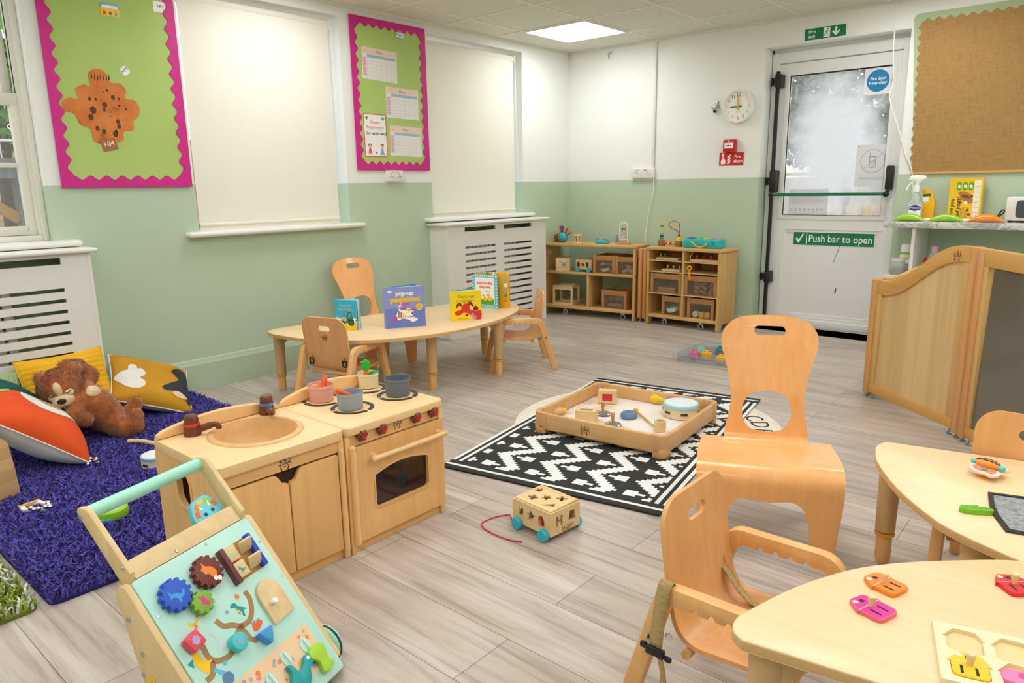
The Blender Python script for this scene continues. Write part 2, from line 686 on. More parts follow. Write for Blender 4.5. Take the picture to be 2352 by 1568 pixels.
# left wall with three window openings (drawn in y, z and pushed outwards)
ML = frm((0, 0, 0), (0, 1, 0), (0, 0, 1))
def rect(a, b_, c, d): return [(a, b_), (c, b_), (c, d), (a, d)]
b = MB()
b.prism(rect(YF - 0.2, -0.05, 0.25, H + 0.08), 0.25, holes=[rect(-5.62, 0.935, -4.435, 2.33), rect(-3.672, 0.935, -2.585, 2.298), rect(-1.795, 0.935, -0.688, 2.300)], M=ML, z0=-0.25)
struct(b.build('wall_left', wallm, smooth=0))
MBK = frm((0, 0, 0), (1, 0, 0), (0, 0, 1))
b = MB()
b.prism(rect(-0.05, -0.05, XR + 0.25, H + 0.08), 0.25, holes=[rect(1.862, 0.0, 2.862, 2.178)], M=MBK, z0=-0.25)
struct(b.build('wall_back', wallm, smooth=0))
b = MB(); b.span((XR, YF, -0.05), (XR + 0.2, 0.2, H + 0.08))
struct(b.build('wall_right', wallm, smooth=0))
b = MB(); b.span((-0.2, YF - 0.2, -0.05), (XR + 0.2, YF, H + 0.08))
struct(b.build('wall_front', wallm, smooth=0))

# skirting
sk = [(0, 0), (0.018, 0), (0.018, 0.16), (0.013, 0.172), (0.010, 0.188), (0, 0.192)]
b = MB()
for y0, y1 in ((-4.34, -1.83), (-0.62, -0.0)):
    b.prism(sk, y1 - y0, M=frm((0, y1, 0), (1, 0, 0), (0, 0, 1)))
struct(b.build('baseboard_left', green_trim, smooth=20))
sk2 = [(0, 0), (0.014, 0), (0.014, 0.085), (0.008, 0.095), (0, 0.097)]
b = MB()
for x0, x1 in ((0.018, 1.855), (2.87, XR)):
    b.prism(sk2, x1 - x0, M=frm((x1, 0, 0), (0, -1, 0), (0, 0, 1)))
struct(b.build('baseboard_back', green_trim, smooth=20))

# window sills
def sill(name, y0, y1, z, d=0.075):
    b = MB(); b.span((-0.2, y0, z - 0.032), (d, y1, z), 0.014, seg=3)
    return struct(b.build(name, white_paint))
sill('trim_2', -5.80, -4.325, 0.942, 0.085)
sill('trim_3', -3.755, -2.49, 0.944, 0.06)
sill('trim_4', -1.885, -0.585, 0.946, 0.06)

# sash window at the far left
pane = clear('window_glass', 'ffffff', 0.93, 0.02)
sash_m = mat('sash_paint', 'dedccf', 0.4)
win = thing('window_1', 'white painted sash window beside the large pinboard', 'window', (-0.12, -5.03, 0.942))
win['kind'] = 'structure'
def fr(b, y0, z0, y1, z1, w, x0, x1, mi=0):
    b.span((x0, y0, z0), (x1, y0 + w, z1), 0.004, mi=mi); b.span((x0, y1 - w, z0), (x1, y1, z1), 0.004, mi=mi)
    b.span((x0, y0 + w, z0), (x1, y1 - w, z0 + w), 0.004, mi=mi); b.span((x0, y0 + w, z1 - w), (x1, y1 - w, z1), 0.004, mi=mi)
b = MB()
fr(b, -0.59, 0.0, 0.595, 1.39, 0.028, -0.06, 0.07)
b.span((0.02, 0.555, 0.03), (0.055, 0.575, 1.37)); b.span((0.02, -0.57, 0.03), (0.055, -0.55, 1.37))
b.build('frame', sash_m, win)
b = MB(); b.span((0.014, 0.553, 0.70), (0.022, 0.567, 1.36)); b.span((0.014, -0.567, 0.70), (0.022, -0.553, 1.36))
b.build('sash_channel', black_p, win)
b = MB(); fr(b, -0.56, 0.03, 0.562, 0.72, 0.045, -0.01, 0.03)
b.span((-0.01, -0.56, 0.66), (0.032, 0.562, 0.72), 0.004)
for z in (0.375,): b.span((-0.004, -0.52, z - 0.012), (0.024, 0.52, z + 0.012), 0.004)
lo = b.build('lower_sash', sash_m, win)
b = MB(); b.span((0.006, -0.52, 0.07), (0.010, 0.52, 0.665)); b.build('pane', pane, lo, smooth=0)
b = MB(); fr(b, -0.56, 0.68, 0.548, 1.37, 0.042, -0.055, -0.015)
b.span((-0.05, -0.52, 1.015), (-0.022, 0.52, 1.04), 0.004)
up = b.build('upper_sash', sash_m, win)
b = MB(); b.span((-0.038, -0.52, 0.72), (-0.034, 0.51, 1.33)); b.build('pane', pane, up, smooth=0)

# roller blinds in the other two openings
blindm = bpy.data.materials.new('blind_fabric'); blindm.use_nodes = True
_nt = blindm.node_tree; _nt.nodes.clear()
_o = _nt.nodes.new('ShaderNodeOutputMaterial'); _d = _nt.nodes.new('ShaderNodeBsdfDiffuse'); _t = _nt.nodes.new('ShaderNodeBsdfTranslucent'); _x = _nt.nodes.new('ShaderNodeMixShader')
_d.inputs['Color'].default_value = lin('efece0'); _t.inputs['Color'].default_value = lin('ede8d6'); _x.inputs[0].default_value = 0.08
_nt.links.new(_d.outputs[0], _x.inputs[1]); _nt.links.new(_t.outputs[0], _x.inputs[2]); _nt.links.new(_x.outputs[0], _o.inputs[0])
cream_pl = mat('cream_plastic', 'e6e1cf', 0.45)
def blind(y0, y1, label):
    t = thing('roller_blind', label, 'blind', (-0.05, (y0 + y1) / 2, 0.945), group='roller blinds')
    w = y1 - y0
    b = MB(); b.tube([(0, -w / 2, 1.295), (0, w / 2, 1.295)], 0.026, 16); b.build('roller', blindm, t)
    b = MB(); b.grid(lambda u, v: (0.022 + 0.0015 * math.sin(v * 9 + u * 3), (u - 0.5) * w * 0.985, 0.045 + v * 1.25), 24, 8); b.build('fabric', blindm, t)
    b = MB(); b.tube([(0.022, -w * 0.4925, 0.035), (0.022, w * 0.4925, 0.035)], 0.011, 10); b.span((0.018, -w * .4925, 0.004), (0.026, w * .4925, 0.035)); b.build('bottom_bar', cream_pl, t)
    b = MB(); b.span((-0.02, w / 2 - 0.002, 1.26), (0.03, w / 2 + 0.014, 1.325), 0.008); b.span((-0.02, -w / 2 - 0.014, 1.26), (0.03, -w / 2 + 0.002, 1.325), 0.008); b.build('bracket', cream_pl, t)
    b = MB()
    q = [(0.03, w / 2 + 0.008, 1.28), (0.035, w / 2 + 0.006, 0.6), (0.04, w / 2 + 0.008, 0.36), (0.042, w / 2 + 0.014, 0.345), (0.044, w / 2 + 0.02, 0.36), (0.035, w / 2 + 0.016, 0.7), (0.03, w / 2 + 0.012, 1.28)]
    b.tube(q, 0.0016, 6); b.build('chain', white_m, t)
blind(-3.66, -2.645, 'long cream roller blind drawn down between the two pink-edged boards')
blind(-1.79, -0.765, 'cream roller blind drawn down over the window nearest the corner')

# radiator covers
rad_m = mat('radiator_white', 'd9d9d6', 0.35)
rad_in = mat('cover_inside', '5b6b55', 0.8)
def rad_cover(y0, y1, x1, label, z=0.885, cols=2, ncol=14, top=0.905):
    t = thing('radiator_cover', label, 'radiator cover', (0, (y0 + y1) / 2, 0))
    w = (y1 - y0) / 2
    b = MB()
    n = cols
    gap = 0.10
    ow = (2 * w - 0.19 * 2 - gap * (n - 1)) / n if n > 1 else 2 * w - 0.32
    rows = 12
    holes = []
    for k in range(n):
        a = -w + 0.19 + k * (ow + gap)
        holes.append(rect(a, 0.835, a + ow, 0.868))
        for r_ in range(rows):
            zz = 0.700 - r_ * 0.054
            holes.append(rect(a, zz, a + ow, zz + 0.018))
    b.prism(rect(-w, 0.0, w, z), 0.016, holes=holes, M=frm((x1 - 0.016, 0, 0), (0, 1, 0), (0, 0, 1)))
    b.build('front_panel', white_paint, t, smooth=0)
    b = MB()
    b.span((0.0, -w, 0), (x1 - 0.016, -w + 0.016, z)); b.span((0.0, w - 0.016, 0), (x1 - 0.016, w, z)); b.span((x1 - .03, w - 0.012, 0), (x1 + 0.004, w + 0.006, z), 0.004); b.span((x1 - .03, -w - 0.006, 0), (x1 + 0.004, -w + 0.012, z), 0.004)
    b.build('side_panel', white_paint, t, smooth=0)
    b = MB(); b.span((0.0, -w - 0.035, z), (x1 + 0.028, w + 0.035, z + 0.022), 0.008, seg=3); b.build('top_board', white_paint, t)
    b = MB()
    m = int((2 * w - 0.5) / 0.05)
    for k in range(m):
        yy = -w + 0.16 + k * 0.05
        b.span((0.095, yy, 0.13), (0.160, yy + 0.042, 0.80), 0.01)
    b.span((0.10, -w + 0.15, 0.13), (0.15, -w + .16 + m * .05, 0.15)); b.span((0.10, -w + 0.15, 0.78), (0.15, -w + .16 + m * .05, 0.80))
    b.build('radiator', rad_m, t)
rad_cover(-5.95, -4.345, 0.19, 'white slatted radiator cover under the sash window, behind the cushions', cols=1)
rad_cover(-1.835, -0.625, 0.195, 'white slatted radiator cover under the blind, beside the toy shelves')
# ------------------------------------------------------------------ pinboards on the left wall
pink = noisy('pink_corrugated_card', [(0.3, 'c4107f'), (0.7, 'd42190')], 3, 0.55)
lime_paper = noisy('lime_backing_paper', [(0.3, 'a9c46a'), (0.7, 'b3cd76')], 1.5, 0.7)
def wavy(y0, y1, z0, z1, amp, pitch):
    """Inner edge of a scalloped border."""
    pts = []
    def run(p, q):
        P, Q = Vector(p), Vector(q)
        L = (Q - P).length
        n = max(1, round(L / pitch))
        d = (Q - P).normalized(); nn = Vector((-d.y, d.x))
        for i in range(n * 14):
            t = i / (n * 14)
            pts.append(tuple(P + d * (L * t) + nn * (amp * 0.5 * (1 - math.cos(2 * PI * n * t)))))
    run((y0, z0), (y1, z0)); run((y1, z0), (y1, z1)); run((y1, z1), (y0, z1)); run((y0, z1), (y0, z0))
    return pts
def pinboard(y0, y1, z0, z1, bw, label, pitch):
    t = thing('pinboard', label, 'pinboard', (0, 0, 0))
    b = MB(); b.prism(rect(y0 + 0.01, z0 + 0.01, y1 - 0.01, z1 - 0.01), 0.010, M=ML)
    b.build('backing', lime_paper, t, smooth=0)
    b = MB()
    hole = wavy(y0 + bw, y1 - bw, z0 + bw, z1 - bw, -0.022, pitch)
    hole = [(y, z) for y, z in hole]
    b.prism(rect(y0, z0, y1, z1), 0.004, holes=[hole], M=ML, z0=0.010)
    b.build('scalloped_border', pink, t, smooth=0)
    return t
pinboard(-4.366, -3.690, 1.204, 2.345, 0.062, 'large pinboard of lime paper inside a wavy pink border, nearest the sash window', 0.0765)
pinboard(-2.505, -1.820, 1.305, 2.322, 0.062, 'narrower pink-edged pinboard with four notices, above the double socket', 0.072)

ink = {c: mat('print_' + c, h, 0.65) for c, h in dict(red='d8342c', orange='ef8a34', peach='f2cdb4', blue='7fb2d6', sky='5cc3e6', navy='2b3f86', yellow='f6cb25', green='5aa83c', dkgreen='1f7a3c', pink='e78bb0',
       magenta='e0359a', grey='b8bcc0', lilac='b9a3d6', brown='7a4a2a', teal='1d9a94', cream='f5ead2', orange2='f26a21', skin='e8b58e', white='f7f6f2', black='232323', purple='7d4aa0', mint='9adcc8', ltgreen='9ccb3c').items()}
def sheet(name, y0, z0, y1, z1, label, cat, group=None, m=paper, rad=0.004, tilt=0.0, z=0.0105):
    """A sheet pinned to the left wall; local x runs along the wall, y up."""
    w, h = y1 - y0, z1 - z0
    t = thing(name, label, cat, M=frm((z, (y0 + y1) / 2, (z0 + z1) / 2), (0, math.cos(R(tilt)), math.sin(R(tilt))), (0, -math.sin(R(tilt)), math.cos(R(tilt)))), group=group)
    b = MB(); b.prism(rrect(w, h, rad), 0.001); b.build('sheet', m, t, smooth=0)
    return t, w, h
gloss_film = clear('laminate_film', 'ffffff', 0.86, 0.08)
def menu(y0, z0, y1, z1, label, tilt):
    t, w, h = sheet('menu_sheet', y0, z0, y1, z1, label, 'notice', 'laminated menus', tilt=tilt, m=mat('menu_paper', 'eceae4', 0.6))
    b = MB()
    b.prism(rect(-w * .48, h * .30, w * .48, h * .49), 0.0004, z0=0.001, mi=0)
    b.prism(rect(-w * .36, h * .20, w * .46, h * .29), 0.0004, z0=0.001, mi=1)
    b.prism(circ(h * .055, 14, -w * .42, h * .39), 0.0004, z0=0.0015, mi=2)
    for i in range(6):
        b.prism(rect(-w * .48, h * (.10 - i * .1), -w * .38, h * (.18 - i * .1)), 0.0004, z0=0.001, mi=3)
    for i in range(7):
        x = -w * .36 + w * .82 * i / 6
        b.prism(rect(x - .0006, -h * .46, x + .0006, h * .20), 0.0003, z0=0.001, mi=4)
    for i in range(7):
        zz = h * .20 - h * .66 * i / 6
        b.prism(rect(-w * .36, zz - .0006, w * .46, zz + .0006), 0.0003, z0=0.001, mi=4)
    b.build('print', [ink['peach'], ink['blue'], ink['yellow'], ink['pink'], ink['grey']], t, smooth=0)
    text('lettering', 'Menu', h * .13, ink['black'], t, T(0, h * .39, 0.0015))
    b = MB(); b.prism(rrect(w + .012, h + .012, .005), 0.0006, z0=0.0022); b.build('laminate', gloss_film, t, smooth=0)
menu(-2.412, 1.918, -2.104, 2.126, 'laminated menu grid, topmost of the three on the narrow pinboard', -1.5)
menu(-2.216, 1.672, -1.912, 1.882, 'laminated menu grid in the middle of the three on the narrow pinboard', -1)
menu(-2.196, 1.408, -1.896, 1.616, 'laminated menu grid, lowest of the three, beside the dietary notice', -1)
t, w, h = sheet('dietary_notice', -2.430, 1.398, -2.228, 1.690, 'white Dietary Requirements notice with a red outline and handwriting', 'notice', rad=.012, m=white_m)
b = MB(); b.prism(rrect(w, h, .012), .0004, holes=[rrect(w - .010, h - .010, .010)], z0=.001, mi=0)
for sx in (-1, 1):
    b.prism(xf([(-1, -.35), (-.35, -.35), (-.35, -1), (.35, -1), (.35, -.35), (1, -.35), (1, .35), (.35, .35), (.35, 1), (-.35, 1), (-.35, .35), (-1, .35)], .014, sx * .072, .118), .0004, z0=.001, mi=1)
b.prism(rect(-.07, .038, .075, .0395), .0004, z0=.001, mi=2)
for x, c in ((-.055, 3), (.055, 4)):
    b.prism(circ(.012, 12, x, -.075), .0004, z0=.0012, mi=5); b.prism(circ(.015, 12, x, -.070), .0003, z0=.001, mi=6)
    b.prism([(x - .014, -.12), (x + .014, -.12), (x + .008, -.088), (x - .008, -.088)], .0004, z0=.001, mi=c)
    b.prism([(x - .022, -.132), (x + .022, -.132), (x + .016, -.12), (x - .016, -.12)], .0004, z0=.001, mi=5 if c == 3 else 4)
b.prism(circ(.006, 8, 0, -.118), .0004, z0=.001, mi=0)
b.build('print', [ink['red'], ink['green'], ink['grey'], ink['magenta'], ink['blue'], ink['skin'], ink['brown']], t, smooth=0)
text('lettering', 'Dietary', .030, ink['red'], t, T(0, .088, .001)); text('lettering', 'Requirements', .027, ink['red'], t, T(0, .056, .001), width=.15)
text('handwriting', 'Cici: veg-(no dairy)', .026, ink['black'], t, T(.004, .014, .001), shear=.2, width=.185, bold=.0004)
t, w, h = sheet('title_strip', -2.104, 2.228, -2.028, 2.262, 'small white Menu heading pinned under the pink border', 'notice', tilt=-3, m=white_m, z=.0145)
text('lettering', 'Menu', .030, ink['purple'], t, T(0, 0, .001), width=.06)

# paper hedgehog-shaped cut-out, cards and handprint tags on the large board
cut = noisy('painted_orange_card', [(0.30, '6a2f14'), (0.42, 'c9702c'), (0.6, 'd8823a')], 9, 0.7, 6)
cut_pts = cr([(-.085, .163), (-.125, .07), (-.215, .055), (-.255, .0), (-.245, -.045), (-.195, -.05), (-.20, -.10), (-.165, -.125), (-.125, -.12), (-.10, -.175), (-.055, -.20), (-.005, -.215), (.03, -.225), (.05, -.20), (.085, -.17), (.11, -.12),
    (.16, -.11), (.18, -.055), (.215, -.045), (.215, .02), (.175, .055), (.145, .06), (.155, .10), (.125, .14), (.085, .135), (.075, .17), (.02, .205), (-.045, .195)], 4)
cut_pts = [(-.02, .212), (.02, .20), (.045, .15), (.085, .15), (.115, .12), (.11, .075), (.15, .07), (.175, .03), (.16, -.02), (.135, -.04), (.13, -.085), (.08, -.095), (.07, -.14), (.02, -.165), (-.005, -.195), (-.035, -.165), (-.075, -.15), (-.085, -.09), (-.13, -.07), (-.15, -.02), (-.195, -.005), (-.20, .035), (-.165, .06), (-.125, .055), (-.13, .105), (-.085, .13), (-.06, .12), (-.06, .185)]
t = thing('paper_cutout', 'scalloped orange card cut-out with brown paint prints on the large pinboard', 'artwork', M=frm((.0105, -4.110, 1.590), (0, 1, 0), (0, 0, 1)))
b = MB(); b.prism(cr(cut_pts, 4), .0015); b.build('card', cut, t, smooth=0)
b = MB()
for x, y, r_ in ((.045, .075, .010), (.0, .035, .012), (-.005, .01, .007), (-.06, .005, .016), (-.075, -.03, .013), (-.05, -.085, .010), (-.02, -.1, .011), (.055, -.045, .010), (.058, -.07, .010), (.035, -.11, .013), (.075, .07, .006), (.07, .035, .005), (.105, .02, .005), (.02, .11, .006), (-.04, .06, .006), (.0, .1, .004), (.02, -.02, .004), (-.07, .06, .008), (.03, .0, .003), (.04, -.095, .007)):
    b.prism(circ(r_, 10, x, y, r_ * 1.25), .0005, z0=.0015)
for i in range(7):
    x = -.05 + i * .014
    b.prism([(x, .16 - .008 * (i % 3)), (x + .008, .165), (x + .004, .195 - .004 * (i % 2))], .0005, z0=.0015)
b.build('paint_prints', mat('brown_paint', '5b2d17', .6), t, smooth=0)
t, w, h = sheet('name_tag', -4.150, 1.395, -4.075, 1.452, 'brown card tag with white HH letters at the foot of the orange cut-out', 'tag', tilt=12, m=mat('brown_card', 'a9683f', .7), z=.0125)
text('lettering', 'HH', .036, ink['white'], t, T(0, .004, .001))
t, w, h = sheet('name_card', -3.800, 2.128, -3.732, 2.184, 'white card with HH letters in the top corner of the large pinboard', 'tag', m=white_m)
text('lettering', 'HH', .026, ink['black'], t, T(.004, .004, .001))
t, w, h = sheet('letter_sticker', -4.008, 1.785, -3.966, 1.828, 'tiny tilted white HH sticker above the orange cut-out', 'tag', tilt=40, m=white_m, rad=.012)
text('lettering', 'HH', .026, ink['black'], t, T(0, .003, .001))
t, w, h = sheet('picture_card', -4.072, 2.070, -3.978, 2.132, 'small yellow picture card of three figures on the large pinboard', 'picture', m=ink['yellow'])
b = MB(); b.prism(rect(-w / 2, h * .12, w / 2, h / 2), .0004, z0=.001, mi=0); b.prism(rrect(w * .86, h * .22, .006, cy=h * .22), .0004, z0=.0012, mi=1)
for x, m_ in ((-.028, 2), (0, 3), (.028, 4)):
    b.prism([(x - .008, -.024), (x + .008, -.024), (x + .005, -.010), (x - .005, -.010)], .0004, z0=.001, mi=m_); b.prism(circ(.006, 10, x, -.004), .0004, z0=.001, mi=5)
b.build('print', [ink['blue'], ink['white'], ink['red'], ink['purple'], ink['blue'], ink['skin']], t, smooth=0)

# ------------------------------------------------------------------ sockets, clock, hook, fire call point, signs
def socket(name, M, w, h, label, gangs=2, red=False):
    t = thing(name, label, 'socket', M=M)
    b = MB(); b.prism(rrect(w, h, .006), .034, bev=.004); b.build('plate', white_paint, t)
    b = MB()
    for k in range(gangs):
        cx = (-.5 + (k + .5) / gangs) * w
        for dx, dy in ((0, .012), (-.011, -.008), (.011, -.008)):
            b.prism(rect(cx + dx - (.002 if dy > 0 else .0035), dy - (.004 if dy > 0 else .002), cx + dx + (.002 if dy > 0 else .0035), dy + (.004 if dy > 0 else .002)), .0008, z0=.034)
    b.build('pin_slot', black_p, t, smooth=0)
    b = MB()
    for k in range(gangs):
        cx = (-.5 + (k + .5) / gangs) * w
        b.box((cx + (-.018 if k else .018), h * .36, .036), (.016, .010, .004), .0015)
    b.build('rocker_switch', grey_pl, t)
    if red:
        b = MB(); b.box((w * .12, h * .33, .036), (.012, .010, .005), .002); b.build('neon', mat('neon_red', 'd23a22', .4), t)
    return t
socket('wall_socket', frm((0, -2.183, 1.265), (0, 1, 0), (0, 0, 1)), .150, .080, 'white double wall socket under the narrow pink-edged pinboard')
socket('wall_socket', frm((.82, 0, 1.272), (1, 0, 0), (0, 0, 1)), .232, .082, 'long white double socket with a red light beside the surface cable', red=True)

# cable in its trunking, from ceiling to the shelf
b = MB(); b.span((.902, -.016, 1.215), (.926, 0, H - .02), .004)
tag(b.build('cable_trunking', mat('trunking_white', 'dfe0dc', .45), smooth=20), 'slim white cable trunking running down from the ceiling to the socket', 'cable trunking')
b = MB(); b.tube(cr([(.925, -.022, 1.25), (.93, -.022, 1.20), (.928, -.02, 1.10), (.90, -.02, 1.0), (.875, -.02, .85), (.862, -.02, .72), (.86, -.02, .55)], 5, False), .0035, 8)
tag(b.build('hanging_cable', white_m), 'loose white flex hanging from the socket down behind the toy shelves', 'cable')
b = MB(); b.tube(cr([(2.758, -.006, H), (2.760, -.008, 2.10), (2.776, -.008, 1.85), (2.770, -.010, 1.72), (2.85, -.010, 1.50), (2.90, -.012, 1.35), (2.955, -.014, 1.22), (2.99, -.016, .93)], 6, False), .004, 8)
tag(b.build('pull_cable', white_m), 'thin white cord trailing from the ceiling past the door to the counter', 'cable')

# wall clock
t = thing('wall_clock', 'round white wall clock with coloured numbers, reading nine', 'clock', M=frm((1.672, 0, 1.766), (1, 0, 0), (0, 0, 1)))
b = MB(); b.lathe([(0, 0), (.120, 0), (.127, .008), (.128, .030), (.124, .038), (.116, .038), (.113, .030), (.113, .022)], 48); b.build('case', white_paint, t)
b = MB(); b.lathe([(0, .023), (.113, .023)], 48); b.build('face', mat('clock_face', 'f1efe8', .5), t)
cols = ['black', 'pink', 'yellow', 'grey', 'grey', 'black', 'red', 'orange', 'yellow', 'orange', 'pink', 'black']
for k in range(12):
    a = PI / 2 - 2 * PI * k / 12
    text('numeral', str(12 if k == 0 else k), .034, ink[cols[k]], t, T(.088 * math.cos(a), .088 * math.sin(a), .0235))
b = MB(); b.prism([(-.055, -.006), (.03, -.006), (.03, .006), (-.055, .006), (-.07, 0)], .002, z0=.026); b.build('hour_hand', ink['dkgreen'], t, smooth=0)
b = MB(); b.prism([(-.006, -.025), (.006, -.025), (.005, .07), (0, .09), (-.005, .07)], .002, z0=.029); b.build('minute_hand', mat('amber_hand', 'e9a01c', .5), t, smooth=0)
b = MB(); b.lathe([(0, .033), (.006, .032), (.007, .024)], 16); b.build('hub', mat('amber_hand', 'e9a01c', .5), t)
text('lettering', 'QUARTZ', .010, ink['grey'], t, T(0, -.04, .0235))

t = thing('coat_hook', 'small chrome double hook with a black knob beside the clock', 'hook', M=frm((1.486, 0, 1.780), (1, 0, 0), (0, 0, 1)))
b = MB(); b.box((0, .02, .004), (.022, .05, .008), .003)
b.tube(cr([(0, .0, .008), (-.004, -.012, .02), (-.024, -.016, .03), (-.034, .004, .034)], 5, False), .004, 8); b.tube(cr([(0, .0, .008), (.004, -.012, .02), (.024, -.016, .03), (.034, .004, .034)], 5, False), .004, 8); b.build('hook', steel, t)
b = MB(); b.lathe([(0, .03), (.012, .027), (.014, .018), (.010, .008), (.006, 0)], 16, M=T(-.012, -.034, 0)); b.build('knob', black_p, t)
t = thing('wall_hook', 'tiny bent wire hook just under the ceiling in the corner', 'hook', M=frm((.445, 0, 2.302), (1, 0, 0), (0, 0, 1)))
b = MB(); b.tube(cr([(.02, .03, .004), (.018, .012, .014), (.0, .014, .02), (-.006, -.02, .01), (-.004, -.035, .004)], 5, False), .003, 6); b.build('wire', steel, t)

t = thing('fire_call_point', 'small red fire alarm call point above the Fire alarm sign', 'alarm', M=frm((1.620, 0, 1.468), (1, 0, 0), (0, 0, 1)))
redp = mat('alarm_red', 'c21a22', .35)
b = MB(); b.prism(rrect(.100, .098, .006), .050, bev=.005); b.build('case', redp, t)
b = MB(); b.prism(rect(-.036, -.02, .036, .022), .0012, z0=.050); b.build('window', white_m, t, smooth=0)
b = MB(); b.prism([(-.026, 0), (-.014, .006), (-.014, .002), (-.008, .002), (-.008, -.002), (-.014, -.002), (-.014, -.006)], .0008, z0=.0512)
b.prism([(.026, 0), (.014, .006), (.014, .002), (.008, .002), (.008, -.002), (.014, -.002), (.014, -.006)], .0008, z0=.0512); b.prism(circ(.006, 12), .0008, z0=.0512)
b.build('symbol', black_p, t, smooth=0)
b = MB(); b.prism(rrect(.016, .010, .003, cy=.036), .0012, z0=.050); b.build('badge', white_m, t, smooth=0)

def sign(name, M, w, h, m, label, rad=.004, th=.0025):
    t = thing(name, label, 'sign', M=M)
    b = MB(); b.prism(rrect(w, h, rad), th); b.build('plate', m, t, smooth=0)
    return t
t = sign('fire_alarm_sign', frm((1.626, -.001, 1.366), (1, 0, -.01), (0, 0, 1)), .206, .102, red_sign, 'red Fire alarm sign with white hand and flames')
z = .0026
text('lettering', 'Fire', .034, white_m, t, T(.052, .018, z), bold=.0006); text('lettering', 'alarm', .034, white_m, t, T(.058, -.018, z), bold=.0006)
b = MB(); b.prism(rpoly([(-.088, -.04), (-.052, -.04), (-.048, -.016), (-.056, 0), (-.066, 0), (-.066, .024), (-.076, .024), (-.076, -.004), (-.088, -.012)], .005), .0005, z0=.0025); b.prism(circ(.010, 14, -.071, .034), .0005, z0=.0025)
for k in range(3):
    b.prism(xf(cr([(-.012, -.012), (.004, -.010), (.014, .004), (.012, .018), (.004, .006), (-.008, .002)], 3), 1.0, -.022, -.026 + k * .024), .0005, z0=.0025)
b.build('symbol', white_m, t, smooth=0)
t = sign('fire_exit_sign', frm((2.294, -.001, 2.231), (1, 0, 0), (0, 0, 1)), .287, .078, green_sign, 'green Fire exit sign above the door')
text('lettering', 'Fire', .032, white_m, t, T(-.092, .016, z), bold=.0006); text('lettering', 'exit', .032, white_m, t, T(-.092, -.016, z), bold=.0006)
b = MB(); b.prism(rect(-.01, -.032, .036, .033), .0005, z0=.0025, mi=0)
b.prism([(.07, .03), (.084, .03), (.084, -.006), (.098, .008), (.104, -.002), (.077, -.03), (.050, -.002), (.056, .008), (.070, -.006)], .0005, z0=.0025, mi=0)
b.prism(circ(.006, 12, .018, .021), .0004, z0=.003, mi=1)
for L in ([(.016, .014), (.006, -.006), (.012, -.010), (.022, .010)], [(.01, -.006), (.014, -.018), (.024, -.026), (.026, -.022), (.018, -.016), (.016, -.006)], [(.006, -.006), (-.004, -.02), (-.008, -.018), (.002, -.002)], [(.016, .012), (.004, .010), (-.002, .0), (.002, -.002), (.008, .006), (.016, .007)], [(.018, .012), (.030, .002), (.028, -.001), (.018, .006)]):
    b.prism(L, .0004, z0=.003, mi=1)
b.build('symbol', [white_m, green_sign], t, smooth=0)

# ------------------------------------------------------------------ fire exit door in its recess
b = MB()
fx0, fx1, fz = 1.870, 2.858, 2.150
DY = .13
b.span((fx0, DY, 0), (1.925, DY + .07, fz), .004); b.span((2.792, DY, 0), (fx1, DY + .07, fz), .004); b.span((1.925, DY, 2.072), (2.792, DY + .07, fz), .004)
b.span((1.86, DY + .02, 0), (1.872, .25, 2.18)); b.span((2.856, DY + .02, 0), (2.864, .25, 2.18)); b.span((1.862, DY + .02, 2.148), (2.862, .25, 2.18))
struct(b.build('trim_5', upvc, smooth=20))
dr = thing('door_1', 'white half-glazed fire exit door with a green push bar', 'door', (2.358, .15, .035))
dr['kind'] = 'structure'
MD = frm((0, 0, 0), (1, 0, 0), (0, 0, 1))
W2, HD = .432, 2.030
gz0, gz1, gx0_, gx1_ = .880, 1.945, -.352, .380
b = MB()
b.prism(rect(-W2, 0, W2, HD), .045, holes=[rect(gx0_, gz0, gx1_, gz1), rect(-.330, .075, .405, .772)], M=MD, z0=-.040)
b.prism(rect(-.330, .075, .405, .772), .020, M=MD, z0=-.030)
def bead(x0, z0_, x1, z1_, w, d):
    for L in ([(x0, z0_), (x1, z0_), (x1 - w, z0_ + w), (x0 + w, z0_ + w)], [(x1, z0_), (x1, z1_), (x1 - w, z1_ - w), (x1 - w, z0_ + w)], [(x1, z1_), (x0, z1_), (x0 + w, z1_ - w), (x1 - w, z1_ - w)], [(x0, z1_), (x0, z0_), (x0 + w, z0_ + w), (x0 + w, z1_ - w)]):
        b.prism(L, d, M=MD, z0=-.012)
bead(gx0_ - .028, gz0 - .028, gx1_ + .028, gz1 + .028, .03, .024)
bead(-.330, .075, .405, .772, .022, .010)
b.build('leaf', upvc, dr, smooth=0)
b = MB(); b.prism(rect(gx0_, gz0, gx1_, gz1), .004, holes=[rect(gx0_ + .008, gz0 + .006, gx1_ - .008, gz1 - .010)], M=MD, z0=-.010); b.build('gasket', black_p, dr, smooth=0)
